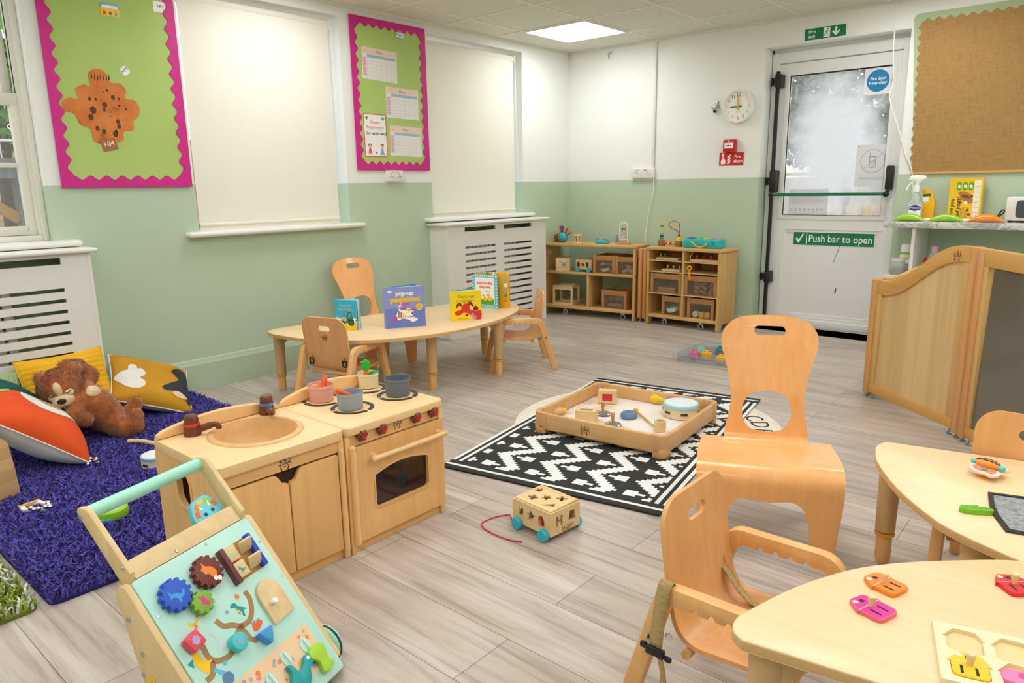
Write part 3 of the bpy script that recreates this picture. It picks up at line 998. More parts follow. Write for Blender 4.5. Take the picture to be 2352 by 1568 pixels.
# condensation on the glass: hazy in the middle, clearer towards the edges
fog = bpy.data.materials.new('misted_glass'); fog.use_nodes = True
_nt = fog.node_tree; _nt.nodes.clear(); _L = _nt.links
_o = _nt.nodes.new('ShaderNodeOutputMaterial'); _tr = _nt.nodes.new('ShaderNodeBsdfTransparent'); _df = _nt.nodes.new('ShaderNodeBsdfTranslucent'); _d2 = _nt.nodes.new('ShaderNodeBsdfDiffuse'); _mx = _nt.nodes.new('ShaderNodeMixShader'); _m2 = _nt.nodes.new('ShaderNodeMixShader')
_df.inputs['Color'].default_value = (.95, .97, 1, 1); _d2.inputs['Color'].default_value = (.9, .92, .94, 1); _m2.inputs[0].default_value = .25
_tc = _nt.nodes.new('ShaderNodeTexCoord'); _mp = _nt.nodes.new('ShaderNodeMapping'); _gr = _nt.nodes.new('ShaderNodeTexGradient'); _gr.gradient_type = 'SPHERICAL'
_mp.inputs['Location'].default_value = (0.0, 0.0, -1.40 * 1.55); _mp.inputs['Scale'].default_value = (2.5, 0.0, 1.55)
_nz = _nt.nodes.new('ShaderNodeTexNoise'); _nz.inputs['Scale'].default_value = 9; _nz.inputs['Detail'].default_value = 5
_L.new(_tc.outputs['Object'], _mp.inputs[0]); _L.new(_mp.outputs[0], _gr.inputs[0]); _L.new(_tc.outputs['Object'], _nz.inputs[0])
_ad = _nt.nodes.new('ShaderNodeMath'); _ad.operation = 'MULTIPLY_ADD'; _ad.inputs[1].default_value = .55; _L.new(_nz.outputs['Fac'], _ad.inputs[0]); _L.new(_gr.outputs['Fac'], _ad.inputs[2])
_mr = _nt.nodes.new('ShaderNodeMapRange'); _mr.inputs[1].default_value = .26; _mr.inputs[2].default_value = .92; _mr.inputs[3].default_value = .10; _mr.inputs[4].default_value = .93
_L.new(_ad.outputs[0], _mr.inputs[0]); _L.new(_mr.outputs[0], _mx.inputs[0])
_L.new(_df.outputs[0], _m2.inputs[1]); _L.new(_d2.outputs[0], _m2.inputs[2])
_L.new(_tr.outputs[0], _mx.inputs[1]); _L.new(_m2.outputs[0], _mx.inputs[2]); _L.new(_mx.outputs[0], _o.inputs[0])
b = MB(); b.prism(rect(gx0_, gz0, gx1_, gz1), .004, M=MD, z0=-.020); b.build('pane', fog, dr, smooth=0)
b = MB(); b.span((-W2, -.012, -.010), (W2, 0.03, .055), .006); b.build('threshold_strip', upvc, dr)
b = MB()
b.span((-.44, -.06, 0.02), (-.416, -.03, 1.98), .004)
b.build('vertical_rod', black_p, dr)
for z0_, h_ in ((1.905, .10), (1.150, .17), (.385, .095)):
    b = MB(); b.span((-.445, -.075, z0_ - h_ / 2), (-.388, -.002, z0_ + h_ / 2), .010); b.span((-.478, -.05, z0_ - .025), (-.44, -.01, z0_ - .008), .003); b.span((-.478, -.05, z0_ + .008), (-.44, -.01, z0_ + .025), .003); b.span((-.484, -.045, z0_ - .03), (-.470, -.015, z0_ + .03), .003)
    b.build('rod_bracket', black_p, dr)
b = MB(); b.span((.405, -.075, 1.075), (.452, -.002, 1.245), .010); b.build('latch_case', black_p, dr)
b = MB(); b.tube([(-.40, -.10, 1.045), (.415, -.10, 1.045)], .0125, 14); b.build('push_bar', mat('bar_green', '0b6b49', .35), dr)
b = MB()
for x in (-.41, .425):
    b.ell((x, -.10, 1.045), (.022, .022, .022)); b.tube([(x, -.10, 1.045), (x + (.012 if x > 0 else -.006), -.045, 1.10)], .011, 10)
b.build('bar_arm', black_p, dr)

t = sign('push_bar_sign', frm((2.409, .1585, .738), (1, 0, 0), (0, 0, 1)), .596, .100, green_sign, 'green Push bar to open sign on the lower half of the door', th=.0025)
text('lettering', 'Push bar to open', .078, white_m, t, T(.052, -.002, z), bold=.0008, width=.462)
b = MB(); b.prism(rect(-.200, -.042, -.194, .042), .0005, z0=.0025); b.prism([(-.282, -.004), (-.270, .006), (-.258, -.014), (-.228, .036), (-.218, .036), (-.256, -.036), (-.262, -.036)], .0005, z0=.0025); b.build('tick', white_m, t, smooth=0)
b = MB(); b.tube(cr([(2.468, .158, .69), (2.445, .158, .62), (2.425, .158, .555)], 4, False), .0016, 6); b.prism(cr([(2.452, .315), (2.462, .325), (2.465, .36), (2.455, .35)], 3), .001, M=frm((0, .159, 0), (1, 0, 0), (0, 0, 1)))
tag(b.build('scuff_mark', mat('scuff', '55565a', .8), smooth=0), 'dark scratch and scuff on the lower white door panel', 'mark')
GY = .128
t = thing('keep_clear_sticker', 'blue round Fire door Keep clear sticker on the door glass', 'sticker', M=frm((2.638, GY + .030, 1.880), (1, 0, 0), (0, 0, 1)))
b = MB(); b.prism(rect(-.092, -.095, .09, .088), .0008); b.build('backing', clear('sticker_film', 'ffffff', .45, .2), t, smooth=0)
b = MB(); b.prism(circ(.076, 40), .0008, z0=.001); b.build('disc', mat('sign_blue', '0f85c4', .4), t, smooth=0)
text('lettering', 'Fire door', .030, white_m, t, T(0, .015, .002), bold=.0005, width=.104); text('lettering', 'Keep clear', .030, white_m, t, T(0, -.015, .002), bold=.0005, width=.12)
t = thing('phone_notice', 'pale notice seen from behind with a crossed-out mobile phone', 'notice', M=frm((2.646, GY + .036, 1.286), (1, 0, 0), (0, 0, 1)))
seen = mat('print_through', 'c9bfc4', .8); seen2 = mat('print_through_grey', 'a9acb4', .8)
b = MB(); b.prism(rect(-.115, -.150, .115, .150), .0008); b.build('sheet', mat('notice_back', 'dfe3e8', .7), t, smooth=0)
b = MB(); b.prism(circ(.086, 36, 0, .03), .0005, holes=[circ(.079, 36, 0, .03)], z0=.001, mi=0)
b.prism(rrect(.05, .085, .008, cy=.025), .0005, holes=[rect(-.018, .034, .018, .058), rect(-.018, -.012, -.008, .024), rect(-.005, -.012, .005, .024), rect(.008, -.012, .018, .024)], z0=.001, mi=1); b.prism(rrect(.008, .03, .003, cx=-.018, cy=.078), .0005, z0=.001, mi=1)
b.prism(xf(rect(-.08, -.003, .08, .003), 1, 0, .03, 40), .0005, z0=.0016, mi=0); b.build('print', [seen, seen2], t, smooth=0)
text('lettering', 'NO CELL PHONES', .026, seen2, t, T(0, -.095, .001) @ Matrix.Diagonal((-1, 1, 1, 1)), width=.17)
b = MB()
for x in (-.10, .10): b.prism(circ(.006, 8, x, .137), .001, z0=.0012)
b.build('tape', seen2, t, smooth=0)
t = thing('door_paper', 'pale paper notice seen from behind in the lower corner of the door glass', 'notice', M=frm((2.200, GY + .036, 1.020), (1, 0, 0), (0, 0, 1)))
b = MB(); b.prism(rect(-.150, -.100, .150, .100), .0008); b.build('sheet', mat('notice_back', 'dfe3e8', .7), t, smooth=0)
b = MB(); b.prism(rect(-.148, .058, .148, .064), .0004, z0=.001)
for k in range(4): b.prism(rect(-.13, .04 - k * .018, .12 - (k % 2) * .04, .043 - k * .018), .0004, z0=.001)
for k in range(8): b.prism(rect(-.13 + k * .033, -.07, -.115 + k * .033, -.052), .0004, z0=.001)
b.build('print', seen, t, smooth=0)
# ------------------------------------------------------------------ outside: hedge and planter beyond the door, yard beyond the sash window
leafm = noisy('leaf_green', [(0.3, '2f5a1c'), (0.5, '5f9330'), (0.7, '9cc255')], 3, 0.6)
leafd = noisy('leaf_dusty', [(0.3, '4d5c46'), (0.55, '8a967c'), (0.75, 'c9cbb8')], 3, 0.6)
def leaves(b, c, r, n, s, seed):
    rnd = random.Random(seed)
    for _ in range(n):
        while True:
            v = Vector((rnd.uniform(-1, 1), rnd.uniform(-1, 1), rnd.uniform(-1, 1)))
            if .25 < v.length < 1: break
        p = Vector((c[0] + v.x * r[0], c[1] + v.y * r[1], c[2] + v.z * r[2]))
        q = Matrix.Rotation(rnd.uniform(0, 6.28), 3, Vector((rnd.uniform(-1, 1), rnd.uniform(-1, 1), rnd.uniform(-1, 1))).normalized())
        k = s * rnd.uniform(.6, 1.3)
        vs = [b.bm.verts.new(p + q @ Vector(t) * k) for t in ((0, -.5, 0), (.28, 0, .05), (0, .6, 0), (-.28, 0, .05))]
        b.bm.faces.new(vs)
def tree(name, label, c, r, n, s, m, seed, trunk):
    t = thing(name, label, 'tree', (c[0], c[1], -.1))
    b = MB(); leaves(b, (0, 0, c[2] + .1), r, n, s, seed); o = b.build('foliage', m, t, smooth=0); o['kind'] = 'stuff'
    b = MB(); b.tube([(0, 0, 0), (.03, .02, c[2] * .6), (.0, .05, c[2] + .2)], [trunk, trunk * .8, trunk * .4], 8); b.build('trunk', mat('bark', '5a4a3c', .9), t)
tree('tree', 'pale leafy tree seen through the upper glass of the fire door', (1.25, 4.3, 2.15), (1.7, .8, .85), 7600, .11, leafd, 3, .07)
tree('tree', 'bright green tree outside the sash window', (-3.3, -3.75, 2.35), (1.2, 1.1, .85), 2600, .13, leafm, 5, .08)
g = MB(); g.span((-9, -10, -.16), (-.26, 12, -.11)); g.span((-.26, .3, -.16), (8, 12, -.11)); struct(g.build('ground', noisy('yard_paving', [(.3, 'a8937f'), (.7, 'cbbba8')], 6, .9), smooth=0))
b = MB(); b.span((-6.2, -8, -.1), (-6.1, 4, 1.9)); struct(b.build('wall_yard', noisy('yard_brick', [(.3, 'b08a72'), (.7, 'd2b39a')], 12, .9), smooth=0))
b = MB(); b.span((-2, 6.2, -.1), (6, 6.3, 1.25)); struct(b.build('wall_garden', noisy('pale_render', [(.3, 'd6cfc2'), (.7, 'ebe6dc')], 3, .9), smooth=0))
t = thing('picket_fence', 'low timber planter fence with rounded pickets behind the door glass', 'fence', (1.2, 2.5, -.1))
pk = noisy('picket_wood', [(.3, 'd9a55e'), (.7, 'f0cc92')], 4, .7, stretch=(8, 8, 1))
for k in range(9):
    b = MB(); b.prism(rpoly([(-.055, 0), (.055, 0), (.055, 1.05), (-.055, 1.05)], [0, 0, .05, .05]), .02, M=frm((k * .155 - .1, 0, 0), (1, 0, 0), (0, 0, 1))); b.build('picket', pk, t, smooth=20)
b = MB(); b.span((-.3, 0.001, .35), (1.4, .04, .45)); b.span((-.3, 0.001, .85), (1.4, .04, .93)); b.build('rail', pk, t, smooth=0)
t = thing('planter', 'small dark planter with green plants seen through the middle of the door glass', 'planter', (1.6, 2.52, 1.30))
b = MB(); b.prism([(-.085, 0), (.085, 0), (.10, .065), (-.10, .065)], .10, M=frm((0, .05, -.02), (1, 0, 0), (0, 0, 1))); b.build('pot', mat('planter_grey', '4b4d50', .7), t, smooth=0)
b = MB(); leaves(b, (0, 0, .10), (.11, .05, .07), 220, .035, 9); o = b.build('foliage', leafm, t, smooth=0); o['kind'] = 'stuff'
b = MB(); b.span((-.6, 0.0, -.06), (.9, .06, -.02)); b.span((-.55, .01, -1.4), (-.49, .05, -.06)); b.span((.8, .01, -1.4), (.86, .05, -.06)); b.build('stand', pk, t, smooth=0)
t = thing('timber_shelter', 'grey timber shelter frame in the yard outside the sash window', 'shelter', (-2, -4.0, -.1))
tg = noisy('weathered_timber', [(.3, '5f6368'), (.7, '8b8d8e')], 3, .8, stretch=(6, 6, 1))
b = MB(); b.span((-.06, -1.4, 1.39), (.06, .6, 1.53)); b.build('beam', tg, t, smooth=0)
b = MB(); b.span((-.05, -.03, 0), (.05, .075, 1.39)); b.build('post', tg, t, smooth=0)
b = MB(); b.tube([(0, -.70, 1.62), (0, -.03, 1.10)], .045, 4); b.build('brace', mat('tan_timber', 'b98a52', .8), t, smooth=0)
t = thing('white_railing', 'white tubular railing outside the sash window', 'railing', (-2.2, -4.0, 1.43))
b = MB(); b.tube([(0, -1.5, .135), (0, .4, .135)], .012, 8); b.tube([(0, -1.5, 0), (0, .4, 0)], .010, 8); b.build('rail', white_paint, t)
b = MB()
for k in range(20): b.tube([(0, -1.45 + k * .095, 0), (0, -1.45 + k * .095, .135)], .006, 6)
b.build('baluster', white_paint, t)
b = MB(); b.span((-.05, -1.6, -.10), (.05, .5, -.012)); b.span((-.04, -1.5, -1.53), (.04, -1.4, -.1)); b.span((-.04, .3, -1.53), (.04, .4, -.1)); b.build('wall_top', tg, t, smooth=0)

# ------------------------------------------------------------------ hessian board and counter by the door
hess = mat('hessian', '9a7844', .9)
_n, _l, _b = nodes(hess)
_w1 = noise(hess, coords(hess, (14, 14, 420)), 1.0, 3); _w2 = noise(hess, coords(hess, (420, 14, 14)), 1.0, 3)
_a = _n.new('ShaderNodeMath'); _a.operation = 'ADD'; _l.new(_w1, _a.inputs[0]); _l.new(_w2, _a.inputs[1])
_l.new(ramp(hess, _a.outputs[0], [(.0, '6d5122'), (.75, '8f6c3a'), (1.0, 'ab8650')]), _b.inputs['Base Color'])
bump(hess, _a.outputs[0], .5, .002)
t = thing('notice_board', 'brown hessian notice board with a scalloped sage green border', 'pinboard', (0, 0, 0))
b = MB(); b.prism(rpoly([(2.955, 1.226), (5.0, 1.226), (5.0, 2.262), (2.872, 2.262)][::1], [.004, .004, .03, .03]), .008, M=MBK); b.build('backing', mat('sage_card', 'a9bb93', .7), t, smooth=0)
pts = []
n = 15
for i in range(n * 8 + 1):
    u = i / (n * 8); pts.append((2.952 - .028 * u - .009 * (1 - math.cos(2 * PI * n * u)), 1.226 + (2.205 - 1.226) * u))
for i in range(1, 31 * 8):
    u = i / (31 * 8); pts.append((2.924 + 2.0 * u, 2.205 + .010 * (1 - math.cos(2 * PI * 31 * u)) - .0))
b = MB(); b.prism(pts + [(4.99, 2.205), (4.99, 1.226)], .005, M=MBK, z0=.008); b.build('hessian', hess, t, smooth=0)
b = MB(); b.prism(rect(2.95, 1.214, 5.0, 1.229), .016, M=MBK); b.build('ledge', shelf_x, t, smooth=0)

marble = mat('marble_top', 'dcdcd6', .25)
_n, _l, _b = nodes(marble)
_nz = noise(marble, coords(marble, (1, 1, 2)), 5, 6, .6, 1.6)
_l.new(ramp(marble, _nz, [(.0, 'dfdfd9'), (.46, 'd9d9d4'), (.50, '9b9b98'), (.54, 'dadad5'), (1, 'e6e6e1')]), _b.inputs['Base Color'])
t = thing('counter', 'marble-topped white counter under the hessian board', 'counter', (2.90, 0, 0))
b = MB(); b.span((0, -.43, .868), (2.65, -.002, .908), .004); b.build('worktop', marble, t)
b = MB(); b.span((.172, -.405, 0), (.192, -.002, .868)); b.build('end_panel', white_paint, t, smooth=0)
b = MB(); b.span((.02, -.40, .535), (.171, -.002, .553)); b.span((.193, -.40, .535), (2.6, -.002, .553)); b.span((.02, -.40, 0), (.04, -.002, .535)); b.build('shelf', white_paint, t, smooth=0)
CT = .908
def lath(name, label, cat, loc, prof, m, parts=(), group=None, seg=24):
    t = thing(name, label, cat, loc, group=group)
    b = MB(); b.lathe(prof, seg); b.build('body', m, t)
    for pn, pp, pm in parts:
        b = MB(); b.lathe(pp, seg); b.build(pn, pm, t)
    return t
bottle_clear = clear('bottle_clear', 'e9f2ee', .62, .1)
t = thing('spray_bottle', 'clear spray bottle with a white trigger and a purple label on the counter', 'bottle', (3.022, -.16, CT), 14)
b = MB(); b.prism(rrect(.095, .055, .02), .125, bev=.012); b.lathe([(.034, .115), (.030, .14), (.016, .175), (.013, .19), (.013, .205), (0, .205)], 20); b.build('body', bottle_clear, t)
b = MB(); b.prism(rrect(.070, .05, .01), .0012, M=frm((0, -.0285, .052), (1, 0, 0), (0, 0, 1)) @ T(0, .012, 0) @ Matrix.Diagonal((1, 1.6, 1, 1))); b.build('label', white_m, t, smooth=0)
b = MB(); b.prism(rpoly([(-.034, -.010), (0, -.021), (.034, -.010), (.034, .010), (0, .021), (-.034, .010)], .006), .001, M=frm((0, -.030, .082), (1, 0, 0), (0, 0, 1))); b.build('badge', mat('badge_purple', '43308a', .5), t, smooth=0)
text('lettering', 'Milton', .021, white_m, t, frm((0, -.0312, .082), (1, 0, 0), (0, 0, 1)), width=.056)
b = MB(); b.lathe([(.017, .19), (.017, .225), (.012, .235), (.012, .25)], 20); b.prism(rpoly([(-.052, .005), (-.045, .035), (-.01, .042), (.045, .036), (.058, .018), (.03, .006), (.02, -.012), (-.012, -.012), (-.02, .006)], .006), .028, M=frm((0, .014, .258), (1, 0, 0), (0, 0, 1)), bev=.006)
b.tube(cr([(-.03, 0, .255), (-.045, 0, .235), (-.055, 0, .215), (-.058, 0, .20)], 4, False), .006, 8); b.build('trigger', white_m, t)
yel = mat('bottle_yellow', 'eeb114', .35)
t = thing('cleaner_bottle', 'curved yellow cleaner bottle behind the clear spray bottle', 'bottle', (3.085, -.085, CT), 0)
b = MB(); b.prism(cr([(-.035, 0), (.035, 0), (.042, .06), (.046, .11), (.04, .135), (.030, .155), (.022, .185), (-.01, .205), (-.04, .20), (-.03, .16), (-.02, .13), (-.034, .10), (-.04, .05)], 4), .045, M=frm((0, .022, 0), (1, 0, 0), (0, 0, 1)), bev=.008); b.build('body', yel, t)
b = MB(); b.prism(rrect(.045, .016, .004), .001, M=frm((-.005, -.0235, .165), (1, 0, .12), (0, 0, 1))); b.prism(star(9, .026, .015), .0008, M=frm((-.012, -.0232, .138), (1, 0, 0), (0, 0, 1)), mi=1); b.build('label', [mat('label_dkgreen', '1f5d3a', .5), white_m], t, smooth=0)
t = thing('biscuit_box', 'tall yellow cardboard snack box standing on end against the wall', 'box', (3.300, -.06, CT), -2)
boxy = mat('box_yellow', 'f0c31c', .5)
b = MB(); b.span((-.095, -.028, 0), (.095, .028, .276), .001); b.build('carton', boxy, t, smooth=0)
MBX = frm((0, -.0285, .138), (1, 0, 0), (0, 0, 1))
b = MB()
for k in range(3): b.prism(rrect(.026, .055, .012, cx=-.040 + k * .034, cy=.083), .0006, M=MBX, mi=0)
for k in range(3): b.prism(rrect(.014, .018, .002, cx=-.040 + k * .034, cy=.083), .0004, z0=.0006, M=MBX, mi=3)
for c, rr_, a in (((-.002, .028), (.040, .020), -20), ((.010, .0), (.040, .022), -35)): b.prism(xf(circ(1, 20), rr_[1], c[0], c[1], a, rr_[0]), .0006, M=MBX, mi=1)
for c in ((-.026, -.022), (.036, .018), (.02, -.072), (.03, -.10)): b.prism(circ(.009, 12, *c), .0007, M=MBX, mi=2)
b.prism(circ(.011, 12, .006, -.024), .0009, M=MBX, mi=4)
b.prism(rect(.046, -.13, .085, .12), .0005, M=MBX, mi=4)
for k in range(7): b.prism(rect(.050, -.12 + k * .033, .081, -.118 + k * .033), .0004, z0=.0006, M=MBX, mi=0)
for k in range(2): b.prism(rect(.049 + k * .022, -.13, .052 + k * .022, -.085), .0004, z0=.0008, M=MBX, mi=5)
for k in range(5): b.prism(rect(-.018 + k * .008, -.13, -.0165 + k * .008, -.05), .0004, M=MBX, mi=2)
b.build('print', [ink['green'], mat('biscuit', 'b5763c', .7), ink['brown'], ink['white'], ink['cream'], ink['red']], t, smooth=0)
text('lettering', 'have you', .036, ink['black'], t, MBX @ T(-.072, -.062, .0006) @ RZ(90), shear=.2, width=.125, bold=.0004); text('lettering', 'had yours?', .036, ink['black'], t, MBX @ T(-.036, -.055, .0006) @ RZ(90), shear=.2, width=.14, bold=.0004)
def banana(loc, L, col, m, label):
    t = thing('banana_case', label, 'banana case', loc, 0, 'banana shaped cases')
    b = MB()
    def f(u, v):
        a = (u - .5) * 2
        r_ = (1 - abs(a) ** 2.6) ** .5 if abs(a) < 1 else 0
        th = 2 * PI * v
        hgt = .054 * (1 - a * a * .82) + .0
        return (a * L / 2, -.035 * a * a + .036 * r_ * math.cos(th), hgt * .5 * (1 + .98 * r_ * math.sin(th)) * (1 if r_ > .02 else .9))
    b.grid(f, 33, 20, cv=True); b.build('shell', m, t, smooth=60)
    b = MB(); b.tube(cr([(-L * .40, .0, .022), (-L * .2, -.034, .022), (0, -.037, .024), (L * .2, -.034, .022), (L * .40, 0, .022)], 4, False), .0012, 5); b.build('seam', m, t)
glime = mat('case_lime', '9bcb2c', .25, coat=.4); gor = mat('case_orange', 'f08a1e', .25, coat=.4)
banana((3.037, -.345, CT), .205, 0, glime, 'lime green banana shaped case on the counter, in front of the spray bottle')
banana((3.252, -.350, CT), .215, 0, glime, 'lime green banana shaped case in the middle, in front of the yellow box')
banana((3.470, -.355, CT), .212, 0, gor, 'orange banana shaped case at the end of the row on the counter')
b = MB(); b.prism(rrect(.30, .14, .02), .012, holes=[rrect(.28, .12, .015)]); b.prism(rrect(.30, .14, .02), .003); tag(b.build('white_tray', white_m, loc=(3.235, -.20, CT)), 'shallow white tray behind the banana cases', 'tray')
b = MB(); b.tube(cr([(-.012, 0, .006), (.0, .0, .02), (.022, 0, .042), (.038, .0, .06), (.036, 0, .072), (.022, 0, .066), (.006, 0, .035), (-.004, 0, .01)], 5, False), .004, 8); b.prism(rrect(.05, .02, .006), .012, M=T(-.02, 0, 0))
tag(b.build('strap', black_p, loc=(3.50, -.20, CT)), 'black looped strap standing behind the orange banana case', 'strap')
t = thing('microwave', 'small white microwave with a dark window at the end of the counter', 'microwave', (3.555, -.05, CT), 0)
b = MB(); b.span((0, -.27, .012), (.42, .03, .155), .010); b.build('case', white_paint, t)
b = MB(); b.prism(rrect(.26, .105, .018, cx=.185, cy=.083), .004, M=frm((0, -.270, 0), (1, 0, 0), (0, 0, 1))); b.build('window', mat('dark_glass', '4a5058', .15), t)
b = MB(); b.lathe([(.012, .0), (.012, .012)], 12, M=T(.03, -.24, 0)); b.lathe([(.012, .0), (.012, .012)], 12, M=T(.39, -.24, 0)); b.lathe([(.012, .0), (.012, .012)], 12, M=T(.03, 0, 0)); b.lathe([(.012, .0), (.012, .012)], 12, M=T(.39, 0, 0)); b.build('foot', black_p, t)
t = thing('clear_tub', 'clear plastic tub standing on the white microwave', 'tub', (3.76, -.15, CT + .155))
b = MB(); b.prism(rrect(.26, .18, .03), .10, holes=[rrect(.25, .17, .028)]); b.prism(rrect(.26, .18, .03), .004); b.build('tub', clear('tub_clear', 'f4f7f6', .72, .1), t)

# bottles on the shelf behind the divider
SZ = .553
lath('jar', 'clear jar of dark beads with a white lid behind the divider', 'jar', (2.99, -.33, SZ), [(0, 0), (.048, 0), (.052, .01), (.052, .06), (.042, .085), (.036, .09)], bottle_clear, (('lid', [(.039, .088), (.041, .09), (.041, .108), (0, .110)], mat('lid_blush', 'ecdcd4', .5)), ('beads', [(0, .004), (.043, .004), (.046, .03), (.03, .05), (0, .055)], noisy('dark_beads', [(.4, '2a211d'), (.6, '7a5a46')], 60, .6))))
lath('jar', 'small clear jar with orange contents behind the divider', 'jar', (3.045, -.30, SZ), [(0, 0), (.030, 0), (.032, .01), (.032, .06), (.026, .075)], bottle_clear, (('lid', [(.027, .074), (.028, .095), (0, .096)], white_m), ('beads', [(0, .003), (.028, .003), (.028, .035), (0, .04)], mat('orange_fill', 'd0562f', .6))))
t = lath('shampoo_bottle', 'white bottle with a green stripe behind the divider', 'bottle', (3.012, -.22, SZ), [(0, 0), (.036, 0), (.038, .01), (.038, .12), (.036, .13)], white_m, (('cap', [(.037, .142), (.034, .19), (.030, .195), (0, .196)], white_m), ('band', [(.0385, .128), (.0385, .143), (.030, .1435)], ink['ltgreen'])))
b = MB(); b.prism(rrect(.03, .016, .005), .002, M=frm((0, -.0385, .10), (1, 0, 0), (0, 0, 1)), mi=0); b.prism(circ(.016, 14), .002, M=frm((.026, -.030, .07), (.8, .6, 0), (0, 0, 1)), mi=1); b.build('label', [ink['ltgreen'], ink['black']], t, smooth=0)
lath('lotion_bottle', 'slim bottle of green liquid with a white cap behind the white bottle', 'bottle', (3.052, -.14, SZ), [(0, 0), (.028, 0), (.030, .01), (.030, .15), (.018, .185), (.013, .19)], mat('green_liquid', '8fc43a', .3), (('cap', [(.018, .19), (.018, .222), (0, .223)], grey_pl), ('shoulder', [(.0305, .145), (.019, .188)], bottle_clear)))
lath('baby_bottle', 'clear bottle with a pink cap behind the divider curve', 'bottle', (3.19, -.28, SZ), [(0, 0), (.030, 0), (.032, .01), (.032, .12), (.022, .15), (.014, .158)], bottle_clear, (('cap', [(.020, .156), (.021, .19), (.019, .193), (0, .194)], mat('cap_pink', 'e9a3bb', .45)),))
b = MB(); b.prism(rpoly([(-.014, 0), (.014, 0), (.012, .10), (.0, .125), (-.010, .10)], .005), .02); tag(b.build('red_bottle', mat('red_gloss', 'd8202a', .3), loc=(3.135, -.24, SZ)), 'small red squeeze bottle tip behind the divider', 'bottle')
bpy.data.objects['red_bottle'].rotation_euler = (PI / 2, 0, 0)

# ------------------------------------------------------------------ wooden room divider
ply_v = wood('panel_veneer', 'dfc08a', 'c8a468', 'z', fine=30)
rail_w = wood('divider_rail', 'd9a85c', 'c59146', 'x', fine=30)
post_w = wood('divider_post', 'd9a066', 'c78a4e', 'z', fine=30)
def scurve(L, z0, z1, n=24):
    return [(L * i / n, z0 + (z1 - z0) * (.5 - .5 * math.cos(PI * min(1, max(0, (i / n - .08) / .84))))) for i in range(n + 1)]
def divider(L, z0, z1, label, loc, d, filler, glass=False, both=True):
    t = thing('divider_panel', label, 'room divider', M=frm(loc, (d[0], d[1], 0), (-d[1], d[0], 0)), group='wooden room divider panels')
    MV = frm((0, .014, 0), (1, 0, 0), (0, 0, 1))
    top = scurve(L - .05, z0, z1); off = .025
    def at(x):
        for (a, za), (b_, zb) in zip(top, top[1:]):
            if x <= b_ + 1e-6: return za + (zb - za) * (x - a) / max(1e-6, b_ - a)
        return top[-1][1]
    W = L - .05
    b = MB()
    up = [(x + off, z) for x, z in top]; lo = [(x + off, z - .075) for x, z in top][::-1]
    b.prism(up + lo, .030, M=MV, bev=.003); b.build('top_rail', rail_w, t)
    b = MB(); b.span((off, -.016, .035), (off + W, .014, .085), .003); b.build('bottom_rail', rail_w, t)
    b = MB(); b.span((off, -.015, .085), (off + .035, .013, z0 - .075), .002); b.span((off + W - .045, -.015, .085), (off + W, .013, z1 - .075), .002); b.build('stile', shelf_w, t)
    b = MB(); b.prism([(off + .034, .084), (off + W - .044, .084)] + [(x + off, z - .074) for x, z in top if .034 <= x <= W - .044][::-1], .010, M=MV, z0=.008); b.build('panel', filler, t, smooth=0)
    for x, z in ((0, z0), (L, z1)):
        b = MB(); b.prism(rrect(.046, .050, .016), z - .03 + .004, M=T(x, 0, .025), bev=.004); o = b.build('post', post_w, t)
        b = MB(); b.lathe([(0, 0), (.012, 0), (.012, .008), (.005, .012), (.005, .03)], 12, M=T(x + (.05 if x == 0 else -.05), 0, 0)); b.lathe([(0, 0), (.012, 0), (.012, .008), (.005, .012), (.005, .03)], 12, M=T(x, 0, 0)); b.build('glide', steel, t)
    return t
d1 = Vector((3.668 - 3.161, -1.965 + 1.51)); L1 = d1.length; d1.normalize()
t1 = divider(L1, .656, .882, 'wooden divider panel with a wave-shaped top and an emblem, nearest the fire door', (3.161, -1.51, 0), d1, ply_v)
emblem(t1, frm((L1 - .105, -.0165, .835), (1, 0, 0), (0, 0, 1)), .05, burn)
smoky = mat('smoked_mirror', '6b6459', .12, spec=.6)
d2 = Vector((.575, -.818)).normalized()
divider(.80, .880, .882, 'divider panel with a dark reflective pane, behind the chair on the right', (3.70, -2.012, 0), d2, smoky)
divider(.33, .656, .72, 'divider panel running back towards the counter behind the wave-topped one', (3.155, -1.455, 0), Vector((.669, .743)).normalized(), ply_v)
b = MB(); b.prism(rect(-.10, -.05, .10, .05), .0015, holes=[rect(-.085, -.036, .085, .036)]); b.prism(rect(-.085, -.036, .085, .036), .0008)
o = tag(b.build('floor_plate', mat('floor_plate', 'a9a096', .5), smooth=0, loc=(3.13, -1.50, 0.0)), 'small framed floor outlet plate at the foot of the divider', 'floor plate')
# ------------------------------------------------------------------ low wooden shelf units
rubber = mat('caster_grey', 'a4a6a8', .4)
def caster(parent, x, y, z=.062):
    b = MB(); b.lathe([(.019, -.011), (.024, -.009), (.026, 0), (.024, .009), (.019, .011)], 20, M=T(x, y - .006, .026) @ RX(90)); w = b.build('caster', rubber, parent)
    b = MB(); b.span((x - .016, y - .02, z - .006), (x + .016, y + .02, z)); b.tube(cr([(x - .015, y + .004, z - .008), (x - .0155, y - .004, .04), (x - .0155, y - .006, .026)], 3, False), .005, 6); b.tube(cr([(x + .015, y + .004, z - .008), (x + .0155, y - .004, .04), (x + .0155, y - .006, .026)], 3, False), .005, 6)
    b.ell((x, y + .0, .050), (.016, .022, .012)); b.build('caster_fork', chrome, parent)
def side(b, x, D, z1, w=.02):
    b.prism(rpoly([(0, .0), (.05, .0), (.09, .055), (D - .09, .055), (D - .05, 0), (D, 0), (D, z1), (0, z1)], .012), w, M=frm((x, 0, 0), (0, 1, 0), (0, 0, 1)), bev=.003)
s1 = thing('shelf_unit', 'low wooden shelf unit on casters with open back, next to the radiator cover', 'shelf unit', (.030, -.455, 0), 7.5)
W1, D1, HT = .925, .300, .660
